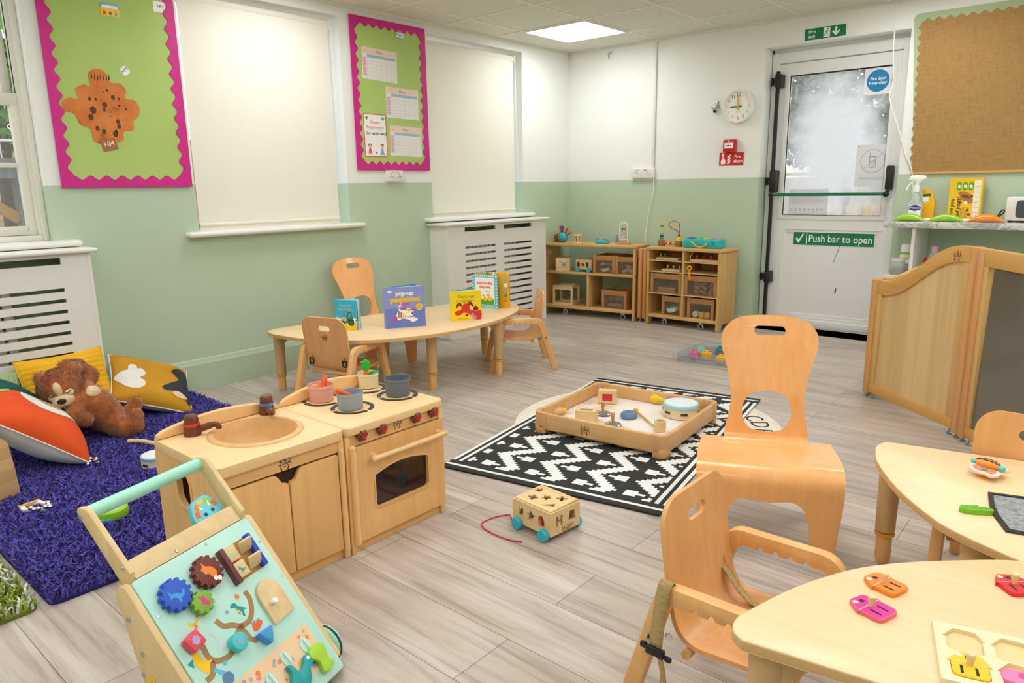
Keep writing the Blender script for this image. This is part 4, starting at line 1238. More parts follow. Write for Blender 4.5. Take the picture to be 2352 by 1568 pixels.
b = MB(); side(b, 0, D1, HT - .022); b.build('side_panel', shelf_w, s1)
b = MB(); side(b, W1 - .02, D1, HT - .022); b.build('side_panel', shelf_w, s1)
b = MB(); b.prism(rrect(W1 + .02, D1 + .012, .012, cx=W1 / 2, cy=D1 / 2), .022, M=T(0, 0, HT - .022), bev=.005); b.build('top', shelf_x, s1)
b = MB(); b.span((.02, .004, .385), (W1 - .02, D1, .407), .003); b.build('middle_shelf', shelf_x, s1)
b = MB(); b.span((.02, .004, .066), (W1 - .02, D1, .092), .003); b.build('bottom_shelf', shelf_x, s1)
b = MB(); b.span((.455, .010, .092), (.475, D1, .385), .002); b.build('partition', shelf_w, s1)
b = MB(); b.span((.0201, .08, .56), (.0215, .13, .585)); b.build('label_plate', mat('clear_label', 'd8d2c4', .3), s1, smooth=0)
for x in (.22, .80):
    for y in (.05, .25): caster(s1, x, y)
s2 = thing('shelf_unit', 'low wooden shelf unit with eight compartments, nearest the fire door', 'shelf unit', (1.070, -.345, 0), -2.0)
W2_, D2 = .668, .300
b = MB(); side(b, 0, D2, HT - .022); b.build('side_panel', shelf_w, s2)
b = MB(); side(b, W2_ - .02, D2, HT - .022); b.build('side_panel', shelf_w, s2)
b = MB(); b.prism(rpoly([(-.006, -.008), (W2_ - .01, -.008), (W2_ + .012, .01), (W2_ + .012, D2), (-.006, D2)], .012), .022, M=T(0, 0, HT - .022), bev=.005); b.build('top', shelf_x, s2)
b = MB(); b.span((.02, D2 - .014, .08), (W2_ - .02, D2 - .002, HT - .022)); b.build('back_panel', shelf_w, s2, smooth=0)
b = MB(); b.span((.330, .004, .092), (.350, D2 - .014, HT - .022), .002); b.build('partition', shelf_w, s2)
b = MB(); b.span((.02, .004, .066), (W2_ - .02, D2 - .014, .092), .003); b.build('bottom_shelf', shelf_x, s2)
thin = mat('thin_shelf', 'd9bb86', .4)
for x0, x1, zs in ((.02, .33, (.554, .459, .277)), (.35, W2_ - .02, (.554, .465, .279))):
    for z in zs:
        b = MB(); b.span((x0, .004, z - .007), (x1, D2 - .014, z), .001); b.build('shelf', thin, s2, smooth=0)
for x in (.16, .50):
    for y in (.05, .25): caster(s2, x, y)
for k, (x, y) in enumerate(((.985, -.322), (1.030, -.318))):
    t = thing('folded_screen', ['rounded wooden screen board folded on edge beside the open-backed shelf unit', 'rounded wooden screen board folded on edge beside the eight-compartment shelf unit'][k], 'screen', (x, y, 0), 0, 'folded screen boards')
    b = MB(); b.prism(rpoly([(-.020, 0), (.020, 0), (.020, .28), (-.020, .28)], .018), .605, M=T(0, 0, .034), bev=.004); b.build('board', post_w, t)
    b = MB(); b.lathe([(0, 0), (.011, 0), (.011, .008), (.004, .012), (.004, .036)], 10, M=T(0, .03, 0)); b.build('glide', chrome, t)

def W_(t, x, y, z):
    """A point in a unit's own frame, in the room."""
    a = t.rotation_euler.z
    return (t.location.x + x * math.cos(a) - y * math.sin(a), t.location.y + x * math.sin(a) + y * math.cos(a), z)
clear_front = clear('crate_window', 'f3eee6', .94, .05)
def crate(unit, x, y, z, w, d, h, label, rz=0, first=[None]):
    t = thing('crate', label, 'crate', W_(unit, x, y, z), math.degrees(unit.rotation_euler.z) + rz, 'wooden crates with clear fronts')
    p = .026
    b = MB(); b.span((-w / 2 + p, 0, h - .045), (w / 2 - p, .010, h), .002); b.build('front_rail', crate_w, t)
    for sx in (-1, 1):
        b = MB(); b.span((sx * w / 2 - (p if sx > 0 else 0), -.004, 0), (sx * w / 2 + (0 if sx > 0 else p), .016, h + .004), .002); b.build('corner_post', crate_w, t)
    b = MB(); b.span((-w / 2, .012, .004), (-w / 2 + .008, d, h)); b.span((w / 2 - .008, .012, .004), (w / 2, d, h)); b.span((-w / 2, d - .008, .004), (w / 2, d, h)); b.build('side_board', crate_w, t, smooth=0)
    b = MB(); b.span((-w / 2, .006, 0), (w / 2, d, .006)); b.build('base', crate_w, t, smooth=0)
    b = MB(); b.span((-w / 2 + p, .003, .006), (w / 2 - p, .006, h - .045)); b.build('window', clear_front, t, smooth=0)
    b = MB()
    for sx in (-1, 1):
        for zz in (.02, h - .02): b.prism(circ(.004, 8), .003, M=frm((sx * (w / 2 - p / 2), -.004, zz), (1, 0, 0), (0, 0, 1)))
    b.build('screw', chrome, t, smooth=0)
    return t
block_w = wood('block_wood', 'c99a66', 'b58350', 'x')
def blocks(unit, x, y, z, w, d, h, n, labels, seed, cat='block', kinds=None, mats=None, name='wooden_block', group=None):
    rnd = random.Random(seed)
    for k in range(n):
        M = Matrix.Translation(W_(unit, x + (k % 3 - 1) * w / 3.1 + rnd.uniform(-.01, .01), y + .035 + rnd.uniform(0, .02) + (k // 3 % 2) * .03, z + .02 + (k // 3) * h / max(1, (n + 2) // 3))) @ RZ(rnd.uniform(-40, 40)) @ RY(rnd.uniform(-25, 25))
        o = thing(name, labels, cat, M=M, group=group)
        b = MB(); kind = (kinds or 'bct')[k % len(kinds or 'bct')]
        s_ = rnd.uniform(.8, 1.1)
        if kind == 'b': b.box((0, 0, 0), (.055 * s_, .028, .028), .003)
        elif kind == 'c': b.tube([(-.035 * s_, 0, 0), (.035 * s_, 0, 0)], .016, 14)
        else: b.prism([(-.03, -.015), (.03, -.015), (0, .022)], .028, M=RX(90) @ T(0, 0, -.014))
        b.build('body', (mats or [block_w])[k % len(mats or [block_w])], o)
# upper shelf of the open-backed unit
t = thing('wooden_box', 'square wooden posting box with a blue flower on the middle shelf', 'toy box', W_(s1, .165, .095, .407), 35)
b = MB(); b.box((0, 0, .060), (.135, .135, .120), .004); b.build('body', toy_w, t)
b = MB(); FB = frm((.010, -.0676, .060), (1, 0, 0), (0, 0, 1))
for a in range(0, 360, 60): b.prism(xf(circ(.5, 12), .018, .012 * math.cos(R(a)), .012 * math.sin(R(a)), a, .022), .0006, M=FB, mi=0)
b.prism(circ(.009, 12), .001, M=FB, mi=1)
for sx in (-1, 1): b.prism([(sx * .02, .018), (sx * .045, .032), (sx * .038, .022)], .0006, M=FB, mi=2)
b.build('flower_print', [ink['blue'], ink['teal'], ink['brown']], t, smooth=0)
wheel_blue = mat('wheel_blue', '35b4cf', .5)
t = thing('sorting_truck', 'small wooden shape sorting truck with blue wheels on the middle shelf', 'toy truck', W_(s1, .405, .095, .407), 6)
b = MB(); FB = frm((0, -.05, .068), (1, 0, 0), (0, 0, 1))
b.span((-.082, -.05, .020), (.082, .05, .115), .003); b.build('body', toy_w, t)
b = MB(); b.prism(xf(circ(1, 16), .024, -.052, 0, 0, .016), .001, M=FB); b.prism(xf(star(5, .022, .010), 1, -.006, 0), .001, M=FB); b.prism(rect(.026, -.022, .052, .022), .001, M=FB)
b.prism(circ(.02, 14), .001, M=frm((.0822, 0, .068), (0, 1, 0), (0, 0, 1))); b.build('shape_hole', mat('hole_brown', '55371a', .8), t, smooth=0)
for sx in (-.055, .055):
    for sy in (-.056, .056):
        b = MB(); b.lathe([(0, -.008), (.020, -.008), (.022, -.005), (.022, .005), (.020, .008), (0, .008)], 20, M=T(sx, sy, .022) @ RX(90)); b.build('wheel', wheel_blue, t)
b = MB(); b.prism(rrect(.05, .03, .004), .003, M=T(.05, .03, .115)); b.build('red_lid', ink['red'], t, smooth=0)
cA = crate(s1, .625, .012, .407, .215, .27, .160, 'wooden crate of white and pink pieces on the middle shelf, left of its pair')
cB = crate(s1, .835, .012, .407, .200, .27, .155, 'wooden crate of pale pieces on the middle shelf, beside the upright side panel')
blocks(s1, .625, .03, .415, .13, .2, .10, 6, 'pink or white wooden piece inside the left crate on the middle shelf', 3, mats=[mat('clay_pink', 'c98a6a', .6), white_m], group='pieces in the middle shelf crate')
blocks(s1, .845, .03, .415, .10, .2, .06, 4, 'pale rounded piece inside the crate beside the upright side panel', 4, kinds='cb', mats=[ink['skin'], mat('pale_stone', 'cfc4b4', .6)], group='pieces in the second middle shelf crate')
t = thing('cube_frame', 'open square wooden frame standing on the bottom shelf', 'frame', W_(s1, .185, .06, .092), 10)
b = MB()
for y in (0, .15):
    b.prism(rrect(.205, .180, .003, cy=.090), .014, holes=[rrect(.165, .120, .002, cy=.080)], M=frm((0, y, 0), (1, 0, 0), (0, 0, 1)))
for sx in (-.0945, .0945):
    for z in (.006, .165): b.span((sx - .008, 0, z - .006), (sx + .008, .14, z + .012))
b.build('frame', toy_w, t, smooth=0)
cC = crate(s1, .715, .035, .092, .250, .24, .165, 'large wooden crate of wooden animals on the bottom shelf', rz=-4)
blocks(s1, .70, .05, .10, .17, .2, .11, 6, 'wooden or grey animal piece inside the bottom shelf crate', 6, mats=[mat('animal_tan', 'b98a62', .6), mat('animal_grey', '9ba59c', .6), block_w], group='pieces in the bottom shelf crate')
# eight-compartment unit
def tray_toy(x, y, z, w, label, knobs, mats_, rz=0):
    t = thing('peg_board', label, 'toy board', W_(s2, x, y, z), math.degrees(s2.rotation_euler.z) + rz, 'wooden peg boards')
    b = MB(); b.span((-w / 2, 0, 0), (w / 2, .12, .020), .002); b.build('board', toy_w, t)
    for k in range(knobs):
        px = -w / 2 + w * (k + .5) / knobs
        b = MB(); b.tube([(px, .05, .02), (px, .05, .036)], .003, 6); b.ell((px, .05, .042), (.010, .010, .008), u=10, v=6); b.build('peg', mats_[k % len(mats_)], t)
tray_toy(.170, .03, .554, .21, 'wooden peg board with coloured knobs in the top left compartment', 5, [ink['yellow'], ink['sky'], ink['navy'], ink['red'], ink['brown']])
tray_toy(.205, .04, .459, .17, 'wooden peg board with pale pegs in the second left compartment', 3, [ink['cream']])
tray_toy(.515, .03, .554, .245, 'wooden peg board with orange knobs in the top right compartment', 4, [ink['orange2'], ink['red']])
lath('wooden_ball', 'dark red wooden ball in the right-hand compartment beside the hanging key', 'ball', W_(s2, .585, .15, .465), [(0, 0)] + [(.038 * math.sin(R(a)), .038 - .038 * math.cos(R(a))) for a in range(15, 180, 15)] + [(0, .076)], mat('ball_red', '8e2f1e', .4))
crate(s2, .180, .012, .277, .290, .25, .165, 'wooden crate with two flat planks in the left middle compartment')
crate(s2, .500, .012, .279, .285, .25, .165, 'wooden crate full of plain building blocks in the right middle compartment')
crate(s2, .235, .030, .092, .195, .23, .160, 'wooden crate with a tambourine in the bottom left compartment')
crate(s2, .500, .025, .092, .240, .23, .165, 'wooden crate with yellow and white cylinders in the bottom right compartment')
for k in range(2):
    b = MB(); b.box((0, 0, 0), (.17, .07, .020), .003)
    tag(b.build('plank_block', block_w, loc=W_(s2, .17, .07, .294 + k * .0205)), ['flat plank block, lower of two in the left middle crate', 'flat plank block, upper of two in the left middle crate'][k], 'block')
blocks(s2, .500, .025, .287, .20, .2, .105, 9, 'plain wooden building block in the right middle crate', 8, group='building blocks in the right middle crate')
t = thing('tambourine', 'pale blue tambourine lying tilted in the bottom left crate', 'tambourine', M=Matrix.Translation(W_(s2, .225, .075, .147)) @ RX(12) @ RY(-12))
b = MB(); b.lathe([(.055, -.02), (.058, -.018), (.058, .018), (.055, .02)], 28, M=RX(0)); b.build('hoop', mat('hoop_mint', '9fd0c4', .5), t)
b = MB(); b.lathe([(.0585, -.008), (.0590, -.006), (.0590, .006), (.0585, .008)], 28); b.build('band', ink['peach'], t)
for k, (dx, m_, lb) in enumerate(((-.055, white_m, 'white cylinder toy in the bottom right crate'), (.0, ink['yellow'], 'yellow cube toy in the bottom right crate'), (.052, ink['yellow'], 'yellow cylinder toy in the bottom right crate'))):
    b = MB()
    if k == 1: b.box((0, 0, .024), (.042, .04, .048), .004)
    else: b.lathe([(0, -.02), (.024, -.02), (.026, -.016), (.026, .016), (.024, .02), (0, .02)], 20, M=T(0, 0, .026) @ RX(90))
    tag(b.build('stacking_toy', m_, loc=W_(s2, .50 + dx, .06, .099)), lb, 'toy')
# toys on the shelf tops
t = thing('hedgehog_toy', 'brown and blue hedgehog toy with coloured peg spines on the shelf top', 'toy', W_(s1, .105, .165, HT), -8)
b = MB(); b.ell((-.02, 0, .045), (.062, .045, .042)); b.build('body', mat('hedgehog_brown', '8a4a22', .35), t)
b = MB(); b.ell((.022, 0, .046), (.050, .046, .046)); b.build('back_shell', mat('hedgehog_blue', '2fb3d8', .35), t)
for sx in (-.05, .0, .045):
    b = MB(); b.ell((sx, -.03, .010), (.016, .014, .010), u=12, v=8); b.build('foot', mat('hedgehog_brown', '8a4a22', .35), t)
b = MB(); b.ell((.022, -.042, .052), (.007, .004, .007), u=8, v=6); b.build('eye', ink['black'], t)
for k, (a, c, L) in enumerate(((110, 'orange', .062), (97, 'purple', .060), (85, 'purple', .060), (72, 'ltgreen', .062), (56, 'red', .056), (42, 'orange', .055), (28, 'red', .056))):
    d = Vector((math.cos(R(a)), 0, math.sin(R(a)))); p = Vector((.022 + (a - 70) * -.0005, 0, .05)) + d * .036
    b = MB(); b.tube([tuple(p), tuple(p + d * L * .8), tuple(p + d * L)], [.006, .0065, .008], 8); b.ell(tuple(p + d * L), (.009, .009, .009), u=8, v=6); b.build('quill', ink[c], t)
t = thing('bell_cage', 'small pale wooden rattle cage on the shelf top beside the hedgehog toy', 'toy', W_(s1, .315, .10, HT))
b = MB(); b.lathe([(0, 0), (.040, 0), (.042, .006), (.040, .014), (0, .014)], 24); b.lathe([(0, .066), (.038, .066), (.040, .072), (.036, .080), (0, .080)], 24); b.build('end_disc', toy_w, t)
b = MB()
for k in range(7): b.tube([(.032 * math.cos(k * .9), .032 * math.sin(k * .9), .012), (.032 * math.cos(k * .9), .032 * math.sin(k * .9), .068)], .005, 8)
b.build('spindle', toy_w, t)
b = MB(); b.ell((0, 0, .03), (.010, .010, .016), u=10, v=8); b.build('bell', ink['black'], t)
t = thing('blue_toy', 'flat turquoise toy with coloured keys on the shelf top', 'toy', W_(s1, .545, .14, HT), 0)
b = MB(); b.prism(rrect(.125, .07, .02), .036, bev=.008); b.build('body', mat('toy_turquoise', '3fbcd4', .35), t)
b = MB()
for k in range(6): b.box((-.048 + k * .019, -.010, .038), (.016, .034, .008), .002, mi=k % 4)
b.build('key', [ink['purple'], ink['green'], ink['lilac'], ink['pink']], t)
t = thing('bead_arch', 'wooden base toy with a white wire arch and stacked pastel rings on the shelf top', 'toy', W_(s1, .755, .13, HT), 8)
b = MB(); b.prism(rrect(.125, .07, .012), .018, bev=.004); b.build('base', mat('arch_base', 'c98f55', .5), t)
b = MB(); b.tube([(-.038, 0, .018), (-.038, 0, .14)] + [(.038 * math.cos(R(180 - a)), 0, .155 + .038 * math.sin(R(a))) for a in range(0, 181, 15)] + [(.038, 0, .14), (.038, 0, .018)], .004, 8); b.build('wire', white_m, t)
for k, (m_, r_) in enumerate(((mat('ring_grey', 'a9b0b8', .5), .036), (white_m, .034), (mat('ring_pink', 'e3b9ae', .5), .032))):
    b = MB(); b.tube([(.003 + (r_ - .010) * math.cos(2 * PI * i / 20), (r_ - .010) * math.sin(2 * PI * i / 20), .029 + k * .0175) for i in range(20)], .0085, 8, closed=True); b.build('ring', m_, t)
for x, m_ in ((-.012, ink['brown']), (.012, mat('bead_tan', 'b0714a', .5))):
    b = MB(); b.ell((x, 0, .135), (.011, .011, .011), u=12, v=8); b.build('bead', m_, t)
b = MB(); b.tube([(-.020, 0, .135), (.022, 0, .135)], .0015, 6); b.build('bead_wire', white_m, t)
b = MB(); b.prism(cr([(-.012, 0), (.012, 0), (.014, .03), (.008, .05), (.010, .07), (0, .055), (-.010, .07), (-.008, .05), (-.014, .03)], 3), .010, M=frm((-.050, -.02, .018), (1, 0, 0), (0, 0, 1)), bev=.002); b.build('rabbit_block', mat('rabbit_grey', '7f8b98', .5), t)
t = thing('bead_maze', 'bead maze with yellow and red wires on wooden feet, on the eight-compartment shelf', 'toy', W_(s2, .120, .17, HT))
foot = mat('maze_foot', '9a6e42', .5)
b = MB(); b.lathe([(0, 0), (.030, 0), (.032, .005), (.030, .048), (0, .050)], 20, M=T(-.085, 0, 0)); b.lathe([(0, 0), (.030, 0), (.032, .005), (.030, .044), (0, .046)], 20, M=T(.085, -.01, 0)); b.build('foot', foot, t)
b = MB(); b.tube(cr([(-.085, 0, .05), (-.085, 0, .17), (-.06, .0, .205), (.0, .01, .205), (.035, .02, .17), (-.01, .03, .135), (-.07, .01, .125), (-.085, 0, .11)], 6, False), .003, 6); b.build('yellow_wire', ink['yellow'], t)
b = MB(); b.tube(cr([(.085, -.01, .046), (.09, -.01, .15), (.075, -.01, .20), (.02, -.01, .208), (-.02, .0, .185), (.0, .01, .15), (.06, .0, .130), (.085, -.01, .10)], 6, False), .003, 6); b.build('red_wire', mat('wire_red', 'a32a2a', .4), t)
for z, c in ((.062, 'green'), (.082, 'navy'), (.100, 'sky'), (.150, 'yellow'), (.168, 'green')):
    b = MB(); b.lathe([(0, 0), (.014, .001), (.016, .009), (.014, .017), (0, .018)], 14, M=T(-.085, 0, z - .009)); b.build('bead', ink[c], t)
for z, r_, c in ((.056, .022, 'yellow'), (.074, .018, 'yellow'), (.092, .013, 'brown')):
    b = MB(); b.lathe([(0, 0), (r_, .001), (r_ * .9, .015), (0, .018)], 14, M=T(.085, -.01, z - .009)); b.build('bead', ink[c], t)
b = MB(); b.tube([(-.055, -.005, .024), (.06, -.01, .024)], .003, 6); b.build('low_wire', ink['yellow'], t)
for k, c in enumerate(('red', 'yellow', 'red', 'yellow')):
    b = MB(); b.tube([(-.040 + k * .020, -.006, .024), (-.022 + k * .020, -.007, .024)], .013 if k < 3 else .009, 12); b.build('bead', ink[c], t)
turq = mat('case_turquoise', '27b9c2', .35)
t = thing('music_case', 'long turquoise toy case with an orange handle on the shelf top', 'toy case', W_(s2, .440, .16, HT), 0)
b = MB(); b.prism(rrect(.330, .115, .022), .074, bev=.010); b.build('case', turq, t)
b = MB()
for k, c in enumerate(('purple', 'navy', 'sky', 'green', 'yellow', 'orange', 'red', 'pink')): b.box((-.126 + k * .036, 0, .0755), (.030, .07, .008), .003, mi=k)
b.build('key', [ink[c] for c in ('purple', 'navy', 'sky', 'green', 'yellow', 'orange', 'red', 'pink')], t)
orange_h = mat('handle_orange', 'f0a11c', .4)
b = MB(); b.tube(cr([(-.085, -.062, .052), (-.06, -.070, .036), (-.025, -.074, .014), (0, -.075, .010), (.025, -.074, .014), (.055, -.070, .034), (.048, -.066, .036), (.052, -.060, .042)], 4, False), .0065, 8); b.build('handle', orange_h, t)
b = MB()
for k in range(3): b.box((.105, -.058, .030 + k * .012), (.026, .003, .006), .001)
b.build('latch', mat('latch_teal', '1b8f98', .4), t)
b = MB(); b.tube([(-.030, -.074, .020), (-.030, -.176, -.062), (-.030, -.180, -.115)], .0011, 5)
b.build('cord', white_m, t)
b = MB(); KM = frm((-.030, -.180, -.150), (1, 0, 0), (0, 0, 1)); b.prism(circ(.021, 24), .007, holes=[circ(.011, 16)], M=KM, bev=.002); b.prism(rpoly([(-.007, -.018), (.007, -.018), (.008, -.075), (.016, -.078), (.016, -.092), (-.012, -.092), (-.012, -.078), (-.006, -.075)], .002), .007, M=KM, bev=.002); b.build('hanging_key', orange_h, t)
# ------------------------------------------------------------------ tables
ring_y = mat('ring_yellow', 'e9a227', .45)
def table(name, label, poly, z, legs, cen):
    t = thing('table', label, 'table', (cen[0], cen[1], 0))
    P = [(x - cen[0], y - cen[1]) for x, y in poly]
    b = MB(); b.prism(P, .022, z0=z - .022, bev=.003, mi=0, side_mi=1); b.build('tabletop', [pale_y, pale_edge], t)
    for x, y in legs:
        x -= cen[0]; y -= cen[1]
        d = Vector((-x, -y)).normalized()
        b = MB(); b.lathe([(0, z - .0235), (.031, z - .0235), (.031, z - .09), (.028, .108), (.025, .104), (0, .104)], 24, M=T(x, y, 0))
        b.prism(rpoly([(0, z - .0235), (.13, z - .0235), (.125, z - .034), (.060, z - .052), (.030, z - .085), (0, z - .085)], [0, 0, .004, .02, .03, 0]), .040, M=frm((x, y, 0), (d.x, d.y, 0), (0, 0, 1)) @ T(0, 0, -.02), bev=.004)
        lg = b.build('leg', leg_beige, t)
        b = MB(); b.lathe([(.0, .102), (.0285, .102), (.030, .098), (.0285, .092), (0, .092)], 24, M=T(x, y, 0)); b.build('collar', ring_y, lg)
        b = MB(); b.lathe([(0, 0), (.018, 0), (.020, .006), (.023, .020), (.0225, .094), (0, .094)], 20, M=T(x, y, 0)); b.build('foot', frame_w, lg)
    return t
T1Z, T2Z, T3Z = .375, .375, .440
pT1 = [(.385, -3.46), (.42, -3.535)] + cr([(.47, -3.553), (.565, -3.556), (.783, -3.525), (.97, -3.435), (1.135, -3.29), (1.258, -3.03), (1.297, -2.78), (1.273, -2.49), (1.205, -2.26), (1.11, -2.08), (.97, -1.945), (.82, -1.885), (.70, -1.90), (.635, -1.955)], 4, False) + [(.60, -2.05)]
table('table', 'semicircular wooden table under the window wall with four books standing on it', pT1, T1Z, [(.425, -3.47), (1.125, -2.90), (1.205, -2.40), (.70, -1.99)], (.75, -2.72))
pT2 = cr([(4.085, -3.945), (3.95, -3.878), (3.877, -3.815), (3.78, -3.69), (3.695, -3.535), (3.664, -3.44), (3.655, -3.385), (3.668, -3.338), (3.71, -3.325)], 4, False) + [(4.016, -3.265), (5.05, -3.045)] + cr([(5.10, -3.08), (5.08, -3.30), (4.95, -3.60), (4.72, -3.85), (4.45, -3.965), (4.25, -3.975)], 4, False)
table('table', 'pale curved table with a green toy and a grey mesh bag on it', pT2, T2Z, [(3.70, -3.385), (3.985, -3.815), (4.62, -3.82), (5.03, -3.15)], (4.35, -3.45))
pT3 = cr([(3.770, -4.668), (3.746, -4.650), (3.737, -4.615), (3.746, -4.57), (3.782, -4.449), (3.838, -4.329), (3.902, -4.243), (3.991, -4.157), (4.091, -4.08), (4.25, -4.02), (4.5, -4.005), (4.8, -4.08), (5.05, -4.27), (5.14, -4.42)], 4, False) + [(5.13, -4.463)]
table('table', 'pale curved table nearest the camera with wooden puzzle pieces on it', pT3, T3Z, [(3.795, -4.615), (4.02, -4.20), (4.75, -4.15), (5.07, -4.44)], (4.45, -4.38))

# ------------------------------------------------------------------ moulded plywood chairs
def arc_path(pts, rad, n=8): return rpoly(pts, rad, n, closed=False)
def length(P): return sum((Vector(b_) - Vector(a)).length for a, b_ in zip(P, P[1:]))
def tall_chair(label, loc, rz, group):
    t = thing('chair', label, 'chair', loc, rz, group)
    th = .013
    # seat and front legs: one sheet, from the feet up and over the front edge to the rear of the seat
    prof = arc_path([(-.168, .003), (-.170, .285), (.135, .277)], [0, .055, 0], 10)
    S = length(prof)
    sseat = .285 - .02
    out = [(-.222, 0), (-.222, S), (.222, S), (.222, 0), (.140, 0), (.128, .10), (.112, .165), (.075, .192), (0, .182), (-.075, .192), (-.112, .165), (-.128, .10), (-.140, 0)]
    out = [(-.205, 0), (-.222, .20), (-.225, S - .16), (-.215, S), (-.142, S), (-.142, S - .085), (.142, S - .085), (.142, S), (.215, S), (.225, S - .16), (.222, .20), (.205, 0)] + cr([(.135, 0), (.128, .09), (.112, .155), (.075, .185), (0, .178), (-.075, .185), (-.112, .155), (-.128, .09), (-.135, 0)], 4, False)
    b = MB(); b.bent(out, [], prof, th); b.build('seat', beech, t, smooth=40)
    # back: rises out of the seat through the notch
    pb = arc_path([(.050, .2795), (.118, .278), (.150, .45), (.235, .712)], [0, .045, .25, 0], 10)
    S = length(pb)
    outl = cr([(-.140, 0), (-.140, .05), (-.137, .10), (-.124, .17), (-.122, .22), (-.135, .30), (-.158, .38), (-.163, .42), (-.150, .462), (-.10, S - .008), (0, S), (.10, S - .008), (.150, .462), (.163, .42), (.158, .38), (.135, .30), (.122, .22), (.124, .17), (.137, .10), (.140, .05), (.140, 0), (0.07, 0), (0, 0), (-.07, 0)], 4)
    slot = rrect(.105, .034, .016, 6, 0, S - .055)
    hole = [(x, y) for x, y in cr([(-.082, .165), (-.06, .222), (0, .238), (.06, .222), (.082, .165), (.06, .108), (0, .094), (-.06, .108)], 4)]
    b = MB(); b.bent(outl, [slot, hole], pb, th, dish=lambda x, s: -(x / .16) ** 2 * .016 * min(1, s / .25)); b.build('backrest', beech, t, smooth=40)
    for sx in (-1, 1):
        b = MB(); b.prism(rpoly([(.075, .272), (.128, .272), (.150, .003), (.112, .003)], .004), .016, M=frm((sx * .185 - .008, 0, 0), (0, 1, 0), (0, 0, 1)), bev=.002); b.build('leg', beech, t)
    return t
big = tall_chair('large moulded plywood chair with an oval hole in its back, beside the patterned rug', (3.328, -3.419, 0), 24.2, 'tall plywood chairs')
dup(big, 'tall plywood chair with an oval hole, between the green wall and the book table', (.335, -2.685, 0), 88)

webbing = noisy('webbing', [(.4, 'a58a57'), (.6, 'bda271')], 40, .8, stretch=(1, 1, 14))
def arm_chair(label, loc, rz, group, belt=None):
    t = thing('armchair', label, 'chair', loc, rz, group)
    th = .011
    for sx in (-1, 1):
        o_ = rpoly([(-.222, 0), (-.138, .345), (.130, .345), (.232, 0)], [0, .055, .055, 0], 7, closed=False)
        notch = []
        for k in range(4):
            c = .045 - k * .036
            notch += [(c + .008, .306)] + [(c + .008 * math.cos(R(a)), .306 + .010 * math.sin(R(a))) for a in range(20, 180, 40)] + [(c - .008, .306)]
        i_ = rpoly([(.193, 0), (.107, .306)], 0, closed=False)
        inn = [(.193, 0)] + rpoly([(.193, 0), (.103, .306), (.06, .306)], [0, .03, 0], 6, closed=False)[1:] + notch + rpoly([(-.09, .306), (-.108, .306), (-.183, 0)], [0, .03, 0], 6, closed=False)
        b = MB(); b.prism(o_ + inn, .030, M=frm((sx * .170 - .015, 0, 0), (0, 1, 0), (0, 0, 1)), bev=.003); b.build('side_frame', frame_w, t)
        b = MB(); b.tube([(sx * .152, .118, .205), (sx * .150, .118, .205)], .010, 10); b.tube([(sx * .188, .150, .215), (sx * .183, .150, .215)], .006, 8); b.tube([(sx * .188, .125, .315), (sx * .184, .125, .315)], .005, 8); b.build('bolt', chrome, t)
    prof = arc_path([(-.150, .212), (.095, .196), (.122, .30), (.150, .505)], [0, .085, .2, 0], 12)
    S = length(prof)
    out = rpoly([(-.146, 0), (.146, 0), (.148, .22), (.150, S), (-.150, S), (-.148, .22)], [.03, .03, .1, .065, .065, .1], 7)
    holes = [rrect(.082, .030, .0145, 6, 0, S - .062)] + [rrect(.007, .038, .003, 3, x, S - .235) for x in (-.108, .108)]
    b = MB(); b.bent(out, holes, prof, th); b.build('seat_shell', beech_s, t, smooth=40)
    b = MB(); b.tube([(-.155, .075, .182), (.155, .075, .182)], .011, 10); b.tube([(-.155, -.115, .190), (.155, -.115, .190)], .011, 10); b.build('crossbar', frame_w, t)
    emblem(t, frm((0, .1365 + .004, .392), (-1, 0, 0), (0, .13, 1)) @ T(0, 0, .0035), .036, burn)
    return t
chD = arm_chair('small plywood armchair with a hanging strap at the near curved table, back facing left', (3.632, -4.278, 0), 90, 'small plywood armchairs')
chA = dup(chD, 'small plywood armchair with its back to the toy cooker, at the book table', (.895, -3.36, 0), 195)
chC = dup(chD, 'small plywood armchair seen side on at the right end of the book table', (1.134, -2.113, 0), -42)
chE = dup(chD, 'small plywood armchair on the far side of the curved table by the dark divider pane', (4.035, -3.385, 0), 0)
# chair D: long strap hanging over the arm with a black buckle
def strap(parent, pts, w, ax, name='strap', m=webbing):
    P = [Vector(p) for p in pts]; a = Vector(ax).normalized() * w / 2
    b = MB()
    b.grid(lambda u, v: P[round(u * (len(P) - 1))] + a * (2 * v - 1), len(P), 2)
    bm = b.bm
    o = b.build(name, m, parent, smooth=60)
    md = o.modifiers.new('thickness', 'SOLIDIFY'); md.thickness = .0022; md.offset = 0
    return o
st = strap(chD, cr([(-.110, .118, .27), (-.150, .118, .322), (-.172, .112, .352), (-.190, .112, .345), (-.196, .116, .30), (-.199, .12, .25), (-.201, .122, .21)], 5, False), .030, (0, 1, .05))
b = MB(); b.box((-.203, .122, .197), (.012, .044, .020), .004); b.box((-.203, .150, .203), (.010, .016, .014), .004); b.box((-.203, .092, .191), (.010, .018, .012), .004); b.build('buckle', black_p, st)
strap(chD, cr([(-.203, .110, .186), (-.204, .104, .165), (-.206, .098, .135)], 4, False), .013, (0, 1, .1), 'strap_tail')
strap(chD, cr([(-.206, .098, .137), (-.208, .094, .115), (-.210, .088, .092)], 4, False), .020, (0, 1, .3), 'strap_tail')
strap(chD, cr([(.110, .118, .27), (.090, .09, .262), (.075, .05, .232), (.078, .02, .212), (.085, .0, .209)], 5, False), .028, (1, -.2, -.3))
